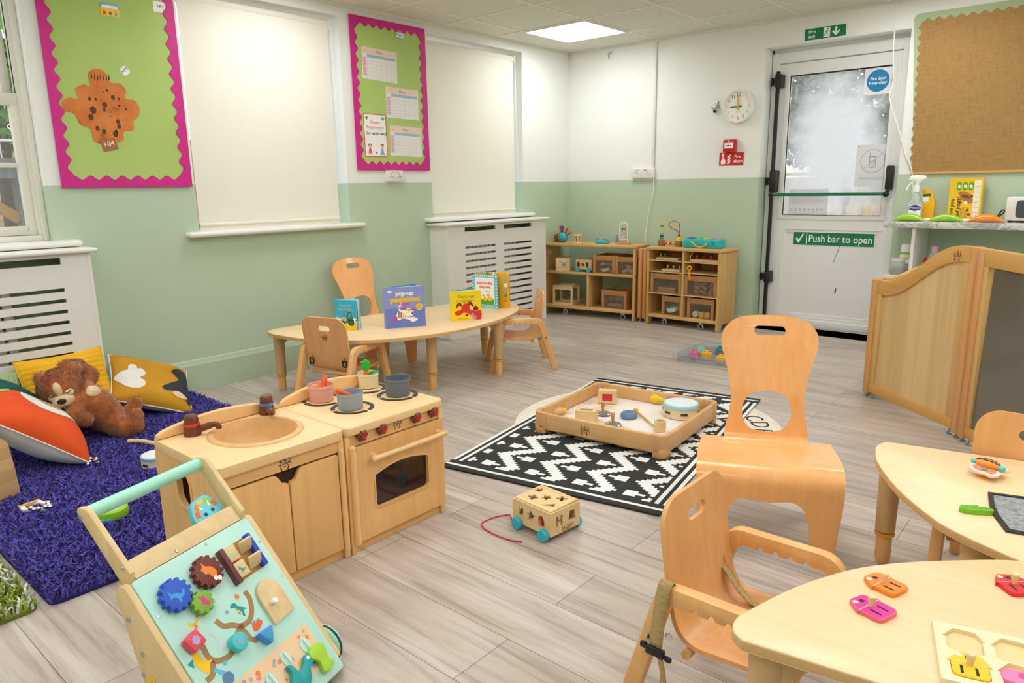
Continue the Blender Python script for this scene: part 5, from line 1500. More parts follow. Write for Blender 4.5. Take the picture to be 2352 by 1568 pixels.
# chair A: buckles at the two belt slots
for x in (-.118, .108):
    b = MB(); b.prism(rrect(.030, .040, .008), .005, holes=[rrect(.018, .026, .004)], M=frm((x, .132, .255), (-1, 0, 0), (0, .1, 1))); o = b.build('buckle', black_p, chA, smooth=0)
b = MB(); b.prism(rect(-.009, -.013, .009, .013), .003, M=frm((-.118, .131, .255), (-1, 0, 0), (0, .1, 1))); b.build('buckle_web', webbing, chA, smooth=0)
strap(chA, cr([(-.108, .118, .26), (-.135, .10, .255), (-.10, .06, .225), (-.04, .03, .212)], 5, False), .022, (0, .3, 1))
b = MB(); b.box((-.125, .08, .245), (.022, .03, .012), .004); b.build('buckle', black_p, chA)

# ------------------------------------------------------------------ board books on the window-side table
def book(name, label, p0, e, w, h, cover, back_col, angle, th=.010):
    e = Vector((e[0], e[1], 0)).normalized()
    t = thing(name, label, 'book', M=frm((p0[0], p0[1], T1Z), e, (0, 0, 1)))
    b = MB(); b.prism(rrect(w, h, .006, cx=w / 2, cy=h / 2), th, z0=-th, bev=.001); b.build('front_cover', cover, t, smooth=0)
    b = MB(); b.prism(rrect(w, h, .006, cx=w / 2, cy=h / 2), .006, z0=-.003, M=T(.002, 0, -th - .004) @ RY(angle), bev=.001); b.build('back_cover', back_col, t, smooth=0)
    b = MB(); b.prism(rrect(w * .94, h * .97, .004, cx=w / 2, cy=h / 2), .008, z0=-.004, M=T(.003, 0, -th - .004) @ RY(angle * .45)); b.build('pages', paper, t, smooth=0)
    b = MB(); b.span((-.004, .0, -th - .008), (.004, h, -.0005), .003); b.build('spine', cover, t)
    return t
peri = mat('cover_periwinkle', '8b9add', .4)
t = book('board_book', 'large periwinkle Pop-up Peekaboo board book with a striped kitten, mid table', (.934, -3.078), (.514, .857), .238, .238, peri, mat('cover_blue_back', '3d9fd0', .4), 28, .014)
b = MB()
b.prism(rect(.004, .0, .236, .115), .0004, mi=0)
b.prism(rrect(.026, .013, .005, cx=.032, cy=.215), .0006, mi=1)
b.prism(circ(.021, 24, .203, .118), .0008, mi=2)
body = cr([(.062, .065), (.075, .095), (.10, .105), (.13, .092), (.165, .062), (.185, .048), (.17, .036), (.135, .045), (.10, .055), (.085, .045), (.07, .05)], 3)
b.prism(body, .0006, mi=1)
for k, m_ in enumerate((3, 4, 2, 5, 3, 6, 4)):
    x = .075 + k * .013
    b.prism([(x, .060), (x + .008, .058), (x + .012, .098 - k * .006), (x + .003, .098 - k * .005)], .0008, mi=m_)
b.prism(circ(.028, 20, .140, .088, .026), .0010, mi=1)
for c in ((.118, .118), (.160, .112)): b.prism([(c[0] - .009, c[1] - .010), (c[0] + .009, c[1] - .012), (c[0] + .004, c[1] + .012)], .0012, mi=4)
for k, m_ in enumerate((5, 3, 2)): b.prism(rect(.122 + k * .004, .098 + k * .004, .158, .102 + k * .004), .0013, mi=m_)
for c in ((.135, .098), (.154, .094)): b.prism(circ(.007, 12, *c), .0014, mi=1); b.prism(circ(.003, 8, *c), .0017, mi=7)
b.prism(circ(.005, 10, .160, .082), .0016, mi=7)
b.prism(cr([(.085, .10), (.078, .118), (.088, .138), (.098, .150), (.103, .146), (.095, .130), (.092, .112)], 3), .0008, mi=1); b.prism(rect(.080, .113, .095, .122), .0010, mi=4)
b.prism(cr([(.062, .07), (.045, .05), (.043, .035), (.055, .038), (.072, .055)], 3), .0009, mi=4); b.prism(cr([(.150, .045), (.185, .050), (.190, .042), (.165, .030), (.148, .036)], 3), .0010, mi=1)
b.build('print', [mat('cover_periwinkle2', '6d80d0', .45), ink['white'], ink['yellow'], ink['green'], ink['magenta'], ink['orange'], ink['purple'], ink['black']], t, smooth=0)
text('lettering', 'pop-up', .036, ink['white'], t, T(.118, .202, .0006), bold=.0016, width=.105); text('lettering', 'peekaboo!', .044, mat('title_yellow', 'f6c60e', .5), t, T(.122, .166, .0006), bold=.0022, width=.175)
text('lettering', 'kitten', .022, ink['magenta'], t, T(.118, .140, .0006), bold=.0005, width=.062)
for k in range(3): text('lettering', ('with', 'surprise', 'pop-ups!')[k], .007, ink['navy'], t, T(.203, .125 - k * .008, .0010))
text('spine_lettering', 'pop-up peekaboo!', .010, ink['yellow'], t, frm((-.0043, .12, -.010), (0, -1, 0), (0, 0, 1)), width=.14)
ylw = mat('cover_yellow', 'f8dc1c', .45)
t = book('board_book', "yellow That's not my dragon board book with a red dragon", (1.072, -2.677), (.565, .825), .188, .181, ylw, mat('cover_teal_back', '4fb0a8', .4), 35, .012)
b = MB()
b.prism(cr([(.030, .034), (.022, .046), (.030, .058), (.060, .066), (.068, .088), (.085, .104), (.105, .103), (.120, .080), (.130, .062), (.150, .055), (.186, .056), (.186, .004), (.150, .003), (.128, .020), (.105, .042), (.075, .046), (.055, .034)], 3), .0006, mi=0)
b.prism(cr([(.070, .092), (.060, .108), (.040, .106), (.032, .085), (.036, .075), (.046, .092), (.060, .090)], 3), .0009, mi=1); b.prism(cr([(.105, .092), (.108, .112), (.122, .116), (.136, .098), (.138, .080), (.124, .092), (.112, .096)], 3), .0009, mi=1)
b.prism(cr([(.138, .058), (.140, .078), (.152, .088), (.166, .078), (.170, .064)], 3), .0009, mi=1)
for k in range(4): b.prism(xf(rect(-.010, -.004, .010, .004), 1, .128 + k * .007, .034 - k * .008, 55), .0009, mi=2)
b.prism(circ(.010, 14, .128, .072), .0010, mi=3); b.prism(circ(.004, 10, .128, .070), .0013, mi=4)
for x in (.074, .086): b.prism(circ(.003, 8, x, .110), .0009, mi=4)
b.prism(cr([(.095, .040), (.088, .028), (.100, .026), (.108, .034)], 3), .0010, mi=1); b.prism(circ(.0028, 8, .038, .055), .001, mi=4)
for (x, y) in ((.02, .15), (.17, .14), (.16, .165), (.025, .12), (.015, .085)): b.prism(circ(.0018, 6, x, y), .0005, mi=5)
b.build('print', [ink['red'], mat('dark_red', '8f1018', .6), ink['lilac'], ink['white'], ink['black'], ink['orange']], t, smooth=0)
inkg = mat('print_olive', 'a48a12', .6)
text('lettering', "That's not", .030, inkg, t, T(.094, .146, .0006), width=.105); text('lettering', 'my dragon...', .028, inkg, t, T(.096, .122, .0006), width=.122); text('lettering', 'Its tongue is so hairy.', .008, inkg, t, T(.07, .012, .0006))
skyb = mat('cover_sky', '35b6dd', .45)
t = book('board_book', "small sky blue That's not my tractor board book half hidden by the chair back", (.716, -3.266), (.91, .417), .135, .176, skyb, mat('cover_sky_back', '7fd0e6', .4), 22, .010)
b = MB()
b.prism(rect(.0, 0, .135, .040), .0005, mi=0)
for x in (.012, .122): b.prism(rect(x - .005, .035, x + .005, .075), .0006, mi=1)
for y in (.045, .062): b.prism(rect(.0, y, .135, y + .006), .00055, mi=1)
b.prism([(.040, .045), (.110, .045), (.110, .072), (.074, .072), (.074, .084), (.040, .084)], .0008, mi=2)
b.prism(rect(.043, .052, .070, .078), .0010, mi=3)
for L in ([(.072, .072), (.082, .105), (.087, .105), (.078, .072)], [(.082, .100), (.104, .100), (.104, .106), (.082, .106)], [(.102, .105), (.110, .072), (.105, .072), (.098, .105)]): b.prism(L, .0009, mi=2)
b.prism(rect(.052, .084, .057, .102), .0008, mi=4); b.prism(rect(.090, .072, .096, .085), .0008, mi=4)
b.prism(circ(.012, 16, .047, .043), .0012, mi=5); b.prism(circ(.007, 12, .047, .043), .0014, mi=2); b.prism(circ(.019, 20, .100, .045), .0012, mi=5); b.prism(circ(.012, 14, .100, .045), .0014, mi=2)
b.build('print', [ink['yellow'], ink['white'], ink['dkgreen'], ink['grey'], ink['red'], ink['black']], t, smooth=0)
text('lettering', "That's not", .022, mat('title_silver', 'b9c8c4', .4), t, T(.068, .146, .0006), width=.085); text('lettering', 'my tractor...', .022, mat('title_silver', 'b9c8c4', .4), t, T(.068, .122, .0006), width=.095)
b = MB(); BM = T(.003, 0, -.014) @ RY(22 * .45); b.prism(rect(.05, .05, .126, .115), .0004, M=BM, z0=.0042, mi=0); b.prism(rect(.05, .002, .126, .05), .0004, M=BM, z0=.0042, mi=1); b.prism(rect(.05, .115, .126, .172), .0004, M=BM, z0=.0042, mi=2); b.build('page_print', [ink['green'], ink['peach'], mat('page_sky', 'a9dcea', .6)], t, smooth=0)
t = thing('sound_book', 'noisy board book with a blue checked cover and a yellow panel of sound buttons', 'book', M=frm((.800, -2.203, T1Z), (.99, .14, 0), (0, 0, 1)))
b = MB(); b.prism(rrect(.202, .224, .012, cx=.101, cy=.112), .014, z0=-.014, bev=.001); b.build('front_cover', ink['sky'], t, smooth=0)
b = MB(); b.prism(rrect(.252, .238, .018, cx=.134, cy=.119), .022, z0=-.024, M=T(0, 0, -.020) @ RY(8), bev=.003); yb = b.build('sound_panel', mat('panel_yellow', 'f3b41c', .4), t, smooth=20)
b = MB()
for k in range(5):
    b.prism(circ(.0135, 20, .238, .188 - k * .034), .0016, M=T(0, 0, -.020) @ RY(8), z0=-.001, mi=k)
for k in range(3): b.prism(circ(.012, 16, .06 + k * .045, .228), .0016, M=T(0, 0, -.020) @ RY(8), z0=-.001, mi=(2, 3, 1)[k])
b.build('sound_button', [ink['blue'], ink['white'], ink['lilac'], ink['green'], ink['orange']], yb, smooth=0)
b = MB()
for k in range(11):
    for x in (.006, .196): b.prism(rect(x - .005, .008 + k * .02, x + .005, .016 + k * .02), .0004, mi=0)
    b.prism(rect(.008 + k * .018, .003, .016 + k * .018, .014), .0004, mi=0); b.prism(rect(.008 + k * .018, .210, .016 + k * .018, .221), .0004, mi=0)
b.prism(rrect(.160, .186, .010, cx=.101, cy=.112), .0005, mi=1); b.prism(rect(.024, .022, .178, .060), .0008, mi=2)
for k, (x, y, s_) in enumerate(((.060, .060, .9), (.105, .062, 1), (.145, .064, 1.15))):
    b.prism(xf(circ(1, 16), .013 * s_, x, y, 0, .017 * s_), .0011, mi=3); b.prism(circ(.009 * s_, 14, x - .010 * s_, y + .020 * s_), .0012, mi=3); b.prism([(x - .017 * s_, y + .024 * s_), (x - .017 * s_, y + .016 * s_), (x - .030 * s_, y + .024 * s_)], .0013, mi=4)
b.build('print', [ink['white'], ink['white'], ink['green'], ink['yellow'], ink['red']], t, smooth=0)
for s_, y, w_ in (("baby's very first", .168, .128), ('noisy book', .142, .094)): text('lettering', s_, .026, ink['red'], t, T(.101, y, .0010), width=w_, bold=.0003)
text('lettering', 'with sounds', .010, ink['navy'], t, T(.125, .112, .0010))
# ------------------------------------------------------------------ toy kitchen: sink and cooker
kit_d = wood('kitchen_door', 'edbd7e', 'dfab69', 'z', rough=0.4)
kit_p = wood('kitchen_panel', 'efc084', 'dcaa68', 'y', rough=0.4, fine=26)
kit_t = wood('kitchen_top', 'f7d5a2', 'efc890', 'y', rough=0.38, fine=30)
tapb = mat('tap_brown', '6f3a22', .3)
basin_m = noisy('basin_tan', [(.3, 'd9ac72'), (.7, 'e3ba82')], 30, .4)
KX, KB = 2.365, 1.985
def YZ(x): return frm((x, 0, 0), (0, 1, 0), (0, 0, 1))
def rail(b, y0, y1, h):
    n = 18
    top = [(y0 + (y1 - y0) * i / n, .437 + .016 + h * math.sin(PI * i / n) ** .8) for i in range(n + 1)]
    top = rpoly([(y0, .437)] + [(y0 + .004, .450)] + top[1:-1] + [(y1 - .004, .450), (y1, .437)], [0] + [.012] + [0] * (n - 1) + [.012, 0], 3)
    b.prism(top, .024, M=YZ(KB + .0), bev=.006)
def ktop(b, y0, y1, holes=()):
    b.prism(rpoly([(KB, y0), (KX + .012, y0), (KX + .012, y1), (KB, y1)], [.006, .02, .02, .006]), .030, holes=holes, z0=.407, bev=.008, seg=3)
sk_ = thing('toy_sink', 'wooden toy sink with an oval basin and brown taps, left half of the play kitchen', 'toy sink', (0, 0, 0))
y0, y1 = -4.848, -4.430
bc = (2.168, -4.612)
b = MB(); ktop(b, y0, y1, [circ(.130, 40, bc[0], bc[1], .124)]); b.build('worktop', kit_t, sk_)
b = MB(); rail(b, y0, y1, .030); b.build('back_rail', kit_p, sk_)
b = MB()
prof = [(1.0, .437), (1.015, .443), (1.12, .4425), (1.16, .4395), (1.165, .437)]
def ring(p, mi=0):
    def f(u, v):
        i = min(len(p) - 1, round(u * (len(p) - 1))); r_, z = p[i]
        return (bc[0] + .128 * r_ * math.cos(2 * PI * v), bc[1] + .122 * r_ * math.sin(2 * PI * v), z)
    b.grid(f, len(p), 48, cv=True, mi=mi)
ring(prof + [(1.165, .436)])
ring([(1.02, .4432), (1.0, .437), (.96, .415), (.90, .385), (.78, .352), (.5, .338), (.14, .335)]); b.build('basin', basin_m, sk_, smooth=60)
b = MB(); b.lathe([(0, .336), (.018, .337), (.020, .335)], 20, M=T(bc[0], bc[1], 0)); b.build('plughole', mat('dark_red_brown', '4d1d14', .5), sk_)
b = MB(); b.prism(rect(KB + .0, .0, KX - .012, .407), .016, holes=[rpoly([(2.115, .262), (2.20, .262), (2.20, .378), (2.115, .378)], .042, 8)], M=frm((0, y0 + .018, 0), (1, 0, 0), (0, 0, 1)), bev=.002)
b.span((KB, y1 - .016, 0), (KX - .012, y1, .407)); b.span((KB, y0, .04), (KB + .012, y1, .407)); b.span((KB, y0 + .016, .035), (KX - .02, y1 - .016, .05)); b.build('carcass', maple, sk_, smooth=20)
b = MB(); b.prism(rpoly([(2.108, .255), (2.207, .255), (2.207, .385), (2.108, .385)], .049, 8), .004, holes=[rpoly([(2.117, .264), (2.198, .264), (2.198, .376), (2.117, .376)], .040, 8)], M=frm((0, y0 + .002, 0), (1, 0, 0), (0, 0, 1)), bev=.0015); b.build('hole_rim', maple_x, sk_)
b = MB(); b.span((KX - .012, y0 + .018, .366), (KX - .002, y1 - .018, .407)); b.build('apron', kit_p, sk_, smooth=0)
b = MB(); b.span((KX - .014, y0, .0), (KX + .002, y0 + .020, .407), .004); b.span((KX - .014, y1 - .020, .0), (KX + .002, y1, .407), .004); b.build('corner_post', maple, sk_)
b = MB(); b.span((KX - .03, y0 + .02, 0), (KX - .012, y1 - .02, .034)); b.build('plinth', kit_p, sk_, smooth=0)
ym = -4.630
b = MB(); b.prism(rpoly([(y0 + .022, .038), (ym - .002, .038), (ym - .002, .326), (ym - .020, .326), (ym - .040, .360), (y0 + .022, .360)], [.004, .004, .012, .02, .02, .006], 5), .018, M=YZ(KX - .014), bev=.004); dA = b.build('door', kit_d, sk_)
b = MB(); b.prism(rpoly([(y1 - .026, .038), (ym + .002, .038), (ym + .002, .326), (ym + .020, .326), (ym + .040, .360), (y1 - .026, .360)], [.004, .004, .012, .02, .02, .006], 5), .018, M=YZ(KX - .014), bev=.004); dB = b.build('door', kit_d, sk_)
b = MB(); b.tube([(KX + .004, y1 - .014, .034), (KX + .004, y1 - .014, .372), (KX + .004, y1 - .014, .376)], [.010, .010, .006], 12); b.build('hinge_post', maple, dB)
b = MB(); b.tube([(KX + .004, y0 + .012, .034), (KX + .004, y0 + .012, .372), (KX + .004, y0 + .012, .376)], [.010, .010, .006], 12); b.build('hinge_post', maple, dA)
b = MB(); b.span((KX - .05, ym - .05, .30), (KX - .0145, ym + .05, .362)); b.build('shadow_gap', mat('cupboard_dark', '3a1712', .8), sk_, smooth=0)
emblem(sk_, frm((KX - .0018, -4.637, .388), (0, 1, 0), (0, 0, 1)), .042, burn)
def tap(x, y, ang, band, label):
    t = thing('toy_tap', label, 'toy tap', (x, y, .437), ang, 'brown toy taps')
    b = MB(); b.lathe([(0, 0), (.026, 0), (.0235, .030), (.0225, .038), (.019, .060), (.0165, .064), (0, .065)], 20)
    for k in range(6):
        a = k * PI / 3; b.ell((.0185 * math.cos(a), .0185 * math.sin(a), .052), (.004, .004, .008), u=8, v=6)
    b.build('body', tapb, t)
    b = MB(); b.tube(cr([(.015, 0, .014), (.035, 0, .022), (.060, 0, .030), (.072, 0, .032), (.080, 0, .026), (.081, 0, .018)], 4, False), [.011] * 8 + [.009] * 13, 10); b.build('spout', tapb, t)
    b = MB(); b.lathe([(.0238, .030), (.0243, .031), (.0238, .038), (.0228, .039)], 24); b.build('band', band, t)
tap(2.040, -4.752, 45, ink['red'], 'brown toy tap with a red band, at the left end of the basin')
tap(2.030, -4.490, -20, mat('band_blue', '2f8fe0', .4), 'brown toy tap with a blue band, beside the cooker')

ck = thing('toy_cooker', 'wooden toy cooker with four hob rings and an oven window, beside the toy sink', 'toy cooker', (0, 0, 0))
y0, y1 = -4.424, -4.000
b = MB(); ktop(b, y0, y1); b.build('hob_top', kit_t, ck)
b = MB(); rail(b, y0, y1, .040); b.build('back_rail', kit_p, ck)
b = MB(); b.span((KB, y0, 0), (KX - .012, y0 + .016, .407)); b.span((KB, y1 - .016, 0), (KX - .012, y1, .407)); b.span((KB, y0, .04), (KB + .012, y1, .407)); b.span((KB, y0 + .016, .035), (KX - .02, y1 - .016, .05)); b.build('carcass', maple, ck, smooth=0)
b = MB(); b.span((KX - .014, y0, 0), (KX + .002, y0 + .020, .407), .004); b.span((KX - .014, y1 - .020, 0), (KX + .002, y1, .407), .004); b.build('corner_post', maple, ck)
b = MB(); b.span((KX - .020, y0 + .018, .366), (KX - .004, y1 - .018, .407)); b.build('control_panel', kit_p, ck, smooth=0)
b = MB(); b.span((KX - .03, y0 + .02, 0), (KX - .012, y1 - .02, .032)); b.build('plinth', kit_p, ck, smooth=0)
ringm = mat('hob_ring', '34332f', .6)
for bx, by in ((2.208, -4.272), (2.050, -4.280), (2.212, -4.074), (2.048, -4.086)):
    b = MB()
    for k in range(3):
        a0 = 20 + k * 120
        outer = [(bx + .074 * math.cos(R(a0 + i * 10.6)), by + .074 * math.sin(R(a0 + i * 10.6))) for i in range(11)]
        inner = [(bx + .060 * math.cos(R(a0 + i * 10.6)), by + .060 * math.sin(R(a0 + i * 10.6))) for i in range(11)][::-1]
        b.prism(outer + inner, .0025, z0=.437)
    b.build('hob_ring', ringm, ck, smooth=0)
knr = mat('knob_red', 'd0131c', .35)
for yk in (-4.361, -4.279, -4.128, -4.048):
    b = MB(); KM = frm((KX - .004, yk, .3985), (0, 1, 0), (0, 0, 1))
    b.lathe([(.017, 0), (.019, .006), (.017, .016), (.011, .022), (0, .022)], 20, M=KM)
    for k in range(6): b.ell((.0155 * math.cos(k * PI / 3), .0155 * math.sin(k * PI / 3), .010), (.0065, .0065, .008), M=KM, u=10, v=6)
    kb = b.build('knob', tapb, ck)
    b = MB(); b.prism(circ(.009, 16), .0012, M=KM, z0=.022); b.build('knob_cap', knr, kb, smooth=0)
emblem(ck, frm((KX - .0038, -4.205, .394), (0, 1, 0), (0, 0, 1)), .038, burn)
wp = rpoly([(-4.322, .126), (-4.076, .126), (-4.076, .252)] + [(-4.076 - .246 * i / 14, .252 + .022 * math.sin(PI * i / 14)) for i in range(1, 14)] + [(-4.322, .252)], [.02, .02, .006] + [0] * 13 + [.006], 4)
wi = [(-4.199 + (y + 4.199) * .955, .195 + (z - .195) * .92) for y, z in wp]
b = MB(); b.prism(rpoly([(y0 + .030, .034), (y1 - .001, .034), (y1 - .001, .362), (y0 + .030, .362)], .006), .018, holes=[wi], M=YZ(KX - .014), bev=.003); od = b.build('door', kit_d, ck)
smoke = mat('oven_glass', '2c160f', .08, spec=.7)
b = MB(); b.prism(wi, .003, M=YZ(KX - .010)); b.build('oven_window', smoke, od, smooth=0)
b = MB(); b.prism(wp, .003, holes=[wi], M=YZ(KX + .0035)); b.build('window_rim', kit_p, od, smooth=0)
b = MB(); b.tube([(KX + .032, -4.332, .317), (KX + .032, -4.020, .317)], .0085, 14); b.ell((KX + .032, -4.335, .317), (.011, .011, .011)); b.ell((KX + .032, -4.018, .317), (.011, .011, .011)); b.tube([(KX + .002, -4.322, .317), (KX + .032, -4.322, .317)], .0095, 12); b.tube([(KX + .002, -4.030, .317), (KX + .032, -4.030, .317)], .0095, 12); b.build('handle', maple_y, od)
b = MB(); b.tube([(KX + .006, y0 + .022, .034), (KX + .006, y0 + .022, .368), (KX + .006, y0 + .022, .374)], [.012, .012, .007], 14); b.tube([(KX + .006, y0 + .022, .312), (KX + .006, y0 + .022, .316)], .0124, 14); b.build('hinge_post', maple, od)

def pot(x, y, r, h, m, label):
    lath('toy_pot', label, 'toy pot', (x, y, .4395), [(0, 0), (r * .90, 0), (r * .93, .004), (r * .95, h * .8), (r, h * .82), (r, h - .002), (r * .985, h), (r * .95, h - .001), (r * .92, h * .8), (r * .88, .005), (0, .005)], m, group='silicone toy pots', seg=40)
pot(2.045, -4.285, .0455, .058, mat('pot_pink', 'e9a79c', .5), 'pink toy pot holding a carrot on the rear left hob ring')
pot(2.205, -4.278, .0460, .058, mat('pot_grey_blue', '9aa6b3', .5), 'pale grey-blue toy pot holding a carrot on the front left hob ring')
pot(2.040, -4.070, .0400, .055, mat('pot_cream', 'ecdfb6', .5), 'cream toy pot with a leafy carrot on the rear right hob ring')
pot(2.210, -4.070, .0475, .064, mat('pot_slate', '69727c', .5), 'dark grey toy pot standing empty on the front right hob ring')
car = mat('carrot', 'ee5a24', .4)
def carrot(loc, d, label, leaf=False, L=.058):
    d = Vector(d).normalized()
    t = thing('toy_carrot', label, 'toy carrot', loc, group='toy carrots')
    b = MB(); b.tube([tuple(d * L * k) for k in (-.5, -.46, -.3, 0, .3, .46, .5)], [.002, .006, .009, .010, .0105, .008, .003], 12); b.build('root', car, t)
    if leaf:
        b = MB(); b.prism(cr([(-.006, 0), (.006, 0), (.016, .014), (.014, .026), (.018, .036), (.008, .040), (0, .046), (-.008, .040), (-.018, .036), (-.014, .026), (-.016, .014)], 3), .008, M=frm((d.x * L * .4, d.y * L * .4, d.z * L * .4 + .004), (.55, .83, 0), (0, 0, 1)) @ T(0, 0, -.004), bev=.002)
        b.build('leaf', mat('leaf_bright', '22c33c', .45), t)
carrot((2.047, -4.272, .497), (-.15, .35, .75), 'orange toy carrot standing in the pink pot', L=.062)
carrot((2.202, -4.300, .494), (-.3, -.75, .45), 'orange toy carrot leaning out of the pale grey-blue pot', L=.064)
carrot((2.036, -4.075, .478), (0, 0, 1), 'toy carrot with green leaves standing in the cream pot', True, .046)
b = MB(); b.prism(cr([(-.018, -.008), (0, -.014), (.020, -.006), (.024, .004), (.008, .012), (-.012, .010)], 3), .007, bev=.002)
o = tag(b.build('toy_leaf', mat('leaf_dark', '189432', .45)), 'green toy leaf lying inside the rim of the cream pot', 'toy food'); o.location = (2.052, -4.052, .488); o.rotation_euler = (R(35), R(-10), R(30))

# ------------------------------------------------------------------ activity walker
mint = mat('walker_mint', 'bdeae0', .45)
mint2 = mat('handle_mint', 'a6e3d0', .45)
wk_w = wood('walker_wood', 'ecd2a2', 'dcbc86', 'z', rough=.5)
bolt = mat('bolt_zinc', 'b9bbb8', .3, metal=.8)
fx = Vector((.955, .297, 0)).normalized()
wk = thing('activity_walker', 'wooden baby walker with a mint activity board, in front of the play kitchen', 'baby walker', M=frm((2.626, -5.039, 0), fx, (-fx.y, fx.x, 0)))
UP = Vector((-.27, 0, .345)).normalized()
WB = frm((0, 0, .375), (0, 1, 0), UP)
b = MB(); b.prism(rpoly([(-.165, -.440), (.165, -.440), (.165, 0), (-.165, 0)], .008), .012, M=WB, z0=-.012, bev=.002); b.build('board', mint, wk)
b = MB(); b.prism(rect(-.150, .002, .150, .045), .012, M=WB, z0=-.014, bev=.001); b.build('header', wk_w, wk)
MS = frm((0, 0, 0), (1, 0, 0), (0, 0, 1))
for s_ in (-1, 1):
    b = MB(); b.prism(rpoly([(-.150, .520), (-.108, .522), (.0, .395), (-.012, .340), (-.030, .365)], [.018, .018, .004, .004, .01]), .014, M=T(0, s_ * .158 + .007, 0) @ MS, bev=.003); b.build('handle_arm', wk_w, wk)
    b = MB(); b.prism(rpoly([(-.030, .345), (-.018, .372), (.0, .372), (.258, .035), (.05, .035), (.02, .16)], [.012, .012, .002, .01, .01, .03]), .016, M=T(0, s_ * .174 + .008, 0) @ MS, bev=.003); b.build('side_panel', wk_w, wk)
b = MB(); b.tube([(-.128, -.152, .502), (-.128, .152, .502)], .0155, 18); b.build('handle', mint2, wk)
b = MB()
for s_ in (-1, 1):
    MX = frm((0, s_ * .1655, 0), (1, 0, 0), (0, 0, 1)) if s_ < 0 else frm((0, .1655, 0), (-1, 0, 0), (0, 0, 1))
    q = -s_
    for x, z, rr_ in ((-.128, .500, .007), (-.018, .405, .004)): b.lathe([(0, .0025), (rr_ * .6, .0025), (rr_, 0)], 12, M=MX @ T(x * q, z, -.0005))
    for x, z, rr_ in ((.0, .30, .008), (.028, .225, .007), (.022, .175, .006)): b.lathe([(0, .0025), (rr_ * .6, .0025), (rr_, 0)], 12, M=MX @ T(x * q, z, .0165))
for u, v in ((-.04, .012), (-.155, -.09), (.158, -.07), (.158, -.17), (-.155, -.27), (.03, -.008)): b.lathe([(0, .0012), (.003, .001), (.004, 0)], 10, M=WB @ T(u, v, 0))
b.build('screw', bolt, wk)
b = MB(); b.prism(star(8, .016, .011), .0006, M=frm((.045, -.1825, .165), (1, 0, 0), (0, 0, 1)), mi=0); b.prism(circ(.007, 12), .0008, M=frm((.047, -.1828, .158), (1, 0, 0), (0, 0, 1)), mi=1); b.build('flower_print', [ink['yellow'], ink['orange']], wk, smooth=0)
for x, z in ((.19, .048), (.02, .048)):
    for s_ in (-1, 1):
        b = MB(); b.lathe([(0, -.012), (.043, -.012), (.048, -.008), (.048, .008), (.043, .012), (0, .012)], 32, M=T(x, s_ * .198, z) @ RX(90)); w_ = b.build('wheel', mint2, wk)
        b = MB(); b.lathe([(.0482, -.003), (.0495, -.003), (.0495, .003), (.0482, .003)], 32, M=T(x, s_ * .198, z) @ RX(90)); b.build('tyre', mat('rubber_dark', '30383a', .7), w_)
        b = MB(); b.lathe([(0, .0125), (.030, .0125), (.032, .012)], 28, M=T(x, s_ * .198, z) @ RX(-90 * s_)); b.build('hub', mat('hub_mint', '8fd3b8', .45), w_)
b = MB(); b.span((0.01, -.166, .060), (.20, .166, .072)); b.build('base_board', wk_w, wk, smooth=0)
# triceratops-style head peeping over the header
HM = WB @ T(.102, .060, -.040) @ RZ(8)
b = MB(); b.prism(cr([(.042 * math.cos(a * PI / 6) * (1 if a % 2 else 1.09), .042 * math.sin(a * PI / 6) * (1 if a % 2 else 1.09)) for a in range(12)], 3), .016, M=HM, bev=.003); hd = b.build('dinosaur_head', mat('dino_blue', '6fd0e2', .45), wk)
b = MB()
for k, m_ in enumerate((0, 1, 2, 3, 0)):
    a = R(165 - k * 36); c, s_ = math.cos(a), math.sin(a); n_ = Vector((-s_, c)) * .008
    b.prism([(.024 * c - n_.x, .024 * s_ - n_.y), (.036 * c - n_.x, .036 * s_ - n_.y), (.036 * c + n_.x, .036 * s_ + n_.y), (.024 * c + n_.x, .024 * s_ + n_.y)], .0006, M=HM, z0=.016, mi=m_)
for x in (-.011, .013): b.prism(circ(.0048, 10, x, -.002), .0006, M=HM, z0=.0166, mi=4); b.prism([(x - .004, .012), (x + .004, .012), (x * 1.3, .028)], .0006, M=HM, z0=.0163, mi=5)
b.build('face_print', [ink['orange2'], ink['orange'], ink['yellow'], ink['ltgreen'], ink['navy'], ink['cream']], hd, smooth=0)
def gear(u, v, r, n, m, m2, shape, a0):
    pts = []
    for i in range(n):
        for da, rr_ in ((-.30, .84), (-.22, 1.0), (.22, 1.0), (.30, .84)):
            a = a0 + 2 * PI * (i + da) / n; pts.append((r * rr_ * math.cos(a), r * rr_ * math.sin(a)))
    b = MB(); b.prism(rpoly(pts, r * .05, 2), .016, M=WB @ T(u, v, .004), bev=.002); g_ = b.build('gear', m, wk)
    b = MB(); b.prism(shape, .0006, M=WB @ T(u, v, .020)); b.build('gear_print', m2, g_, smooth=0)
    return g_
dshape = cr([(-.5, .5), (-.35, .15), (-.1, .1), (.1, .0), (.3, -.1), (.45, .1), (.55, .05), (.5, -.1), (.35, -.3), (.1, -.35), (.0, -.6), (-.1, -.55), (-.1, -.3), (-.35, -.1), (-.6, -.2), (-.5, .0), (-.5, .2)], 3)
g1 = gear(-.016, -.066, .0385, 14, mat('gear_maroon', '6e2418', .45), ink['orange'], xf(cr([(-.2, .75), (-.05, .4), (.25, .25), (.45, .0), (.5, -.35), (.25, -.6), (.0, -.5), (-.1, -.2), (-.35, -.1), (-.4, .1), (-.5, .3), (-.3, .45)], 3), .032), .1)
g2 = gear(-.107, -.072, .0375, 13, mat('gear_blue', '1f55c8', .45), mat('gear_sky', '2f9be6', .45), xf(dshape, .034), .0)
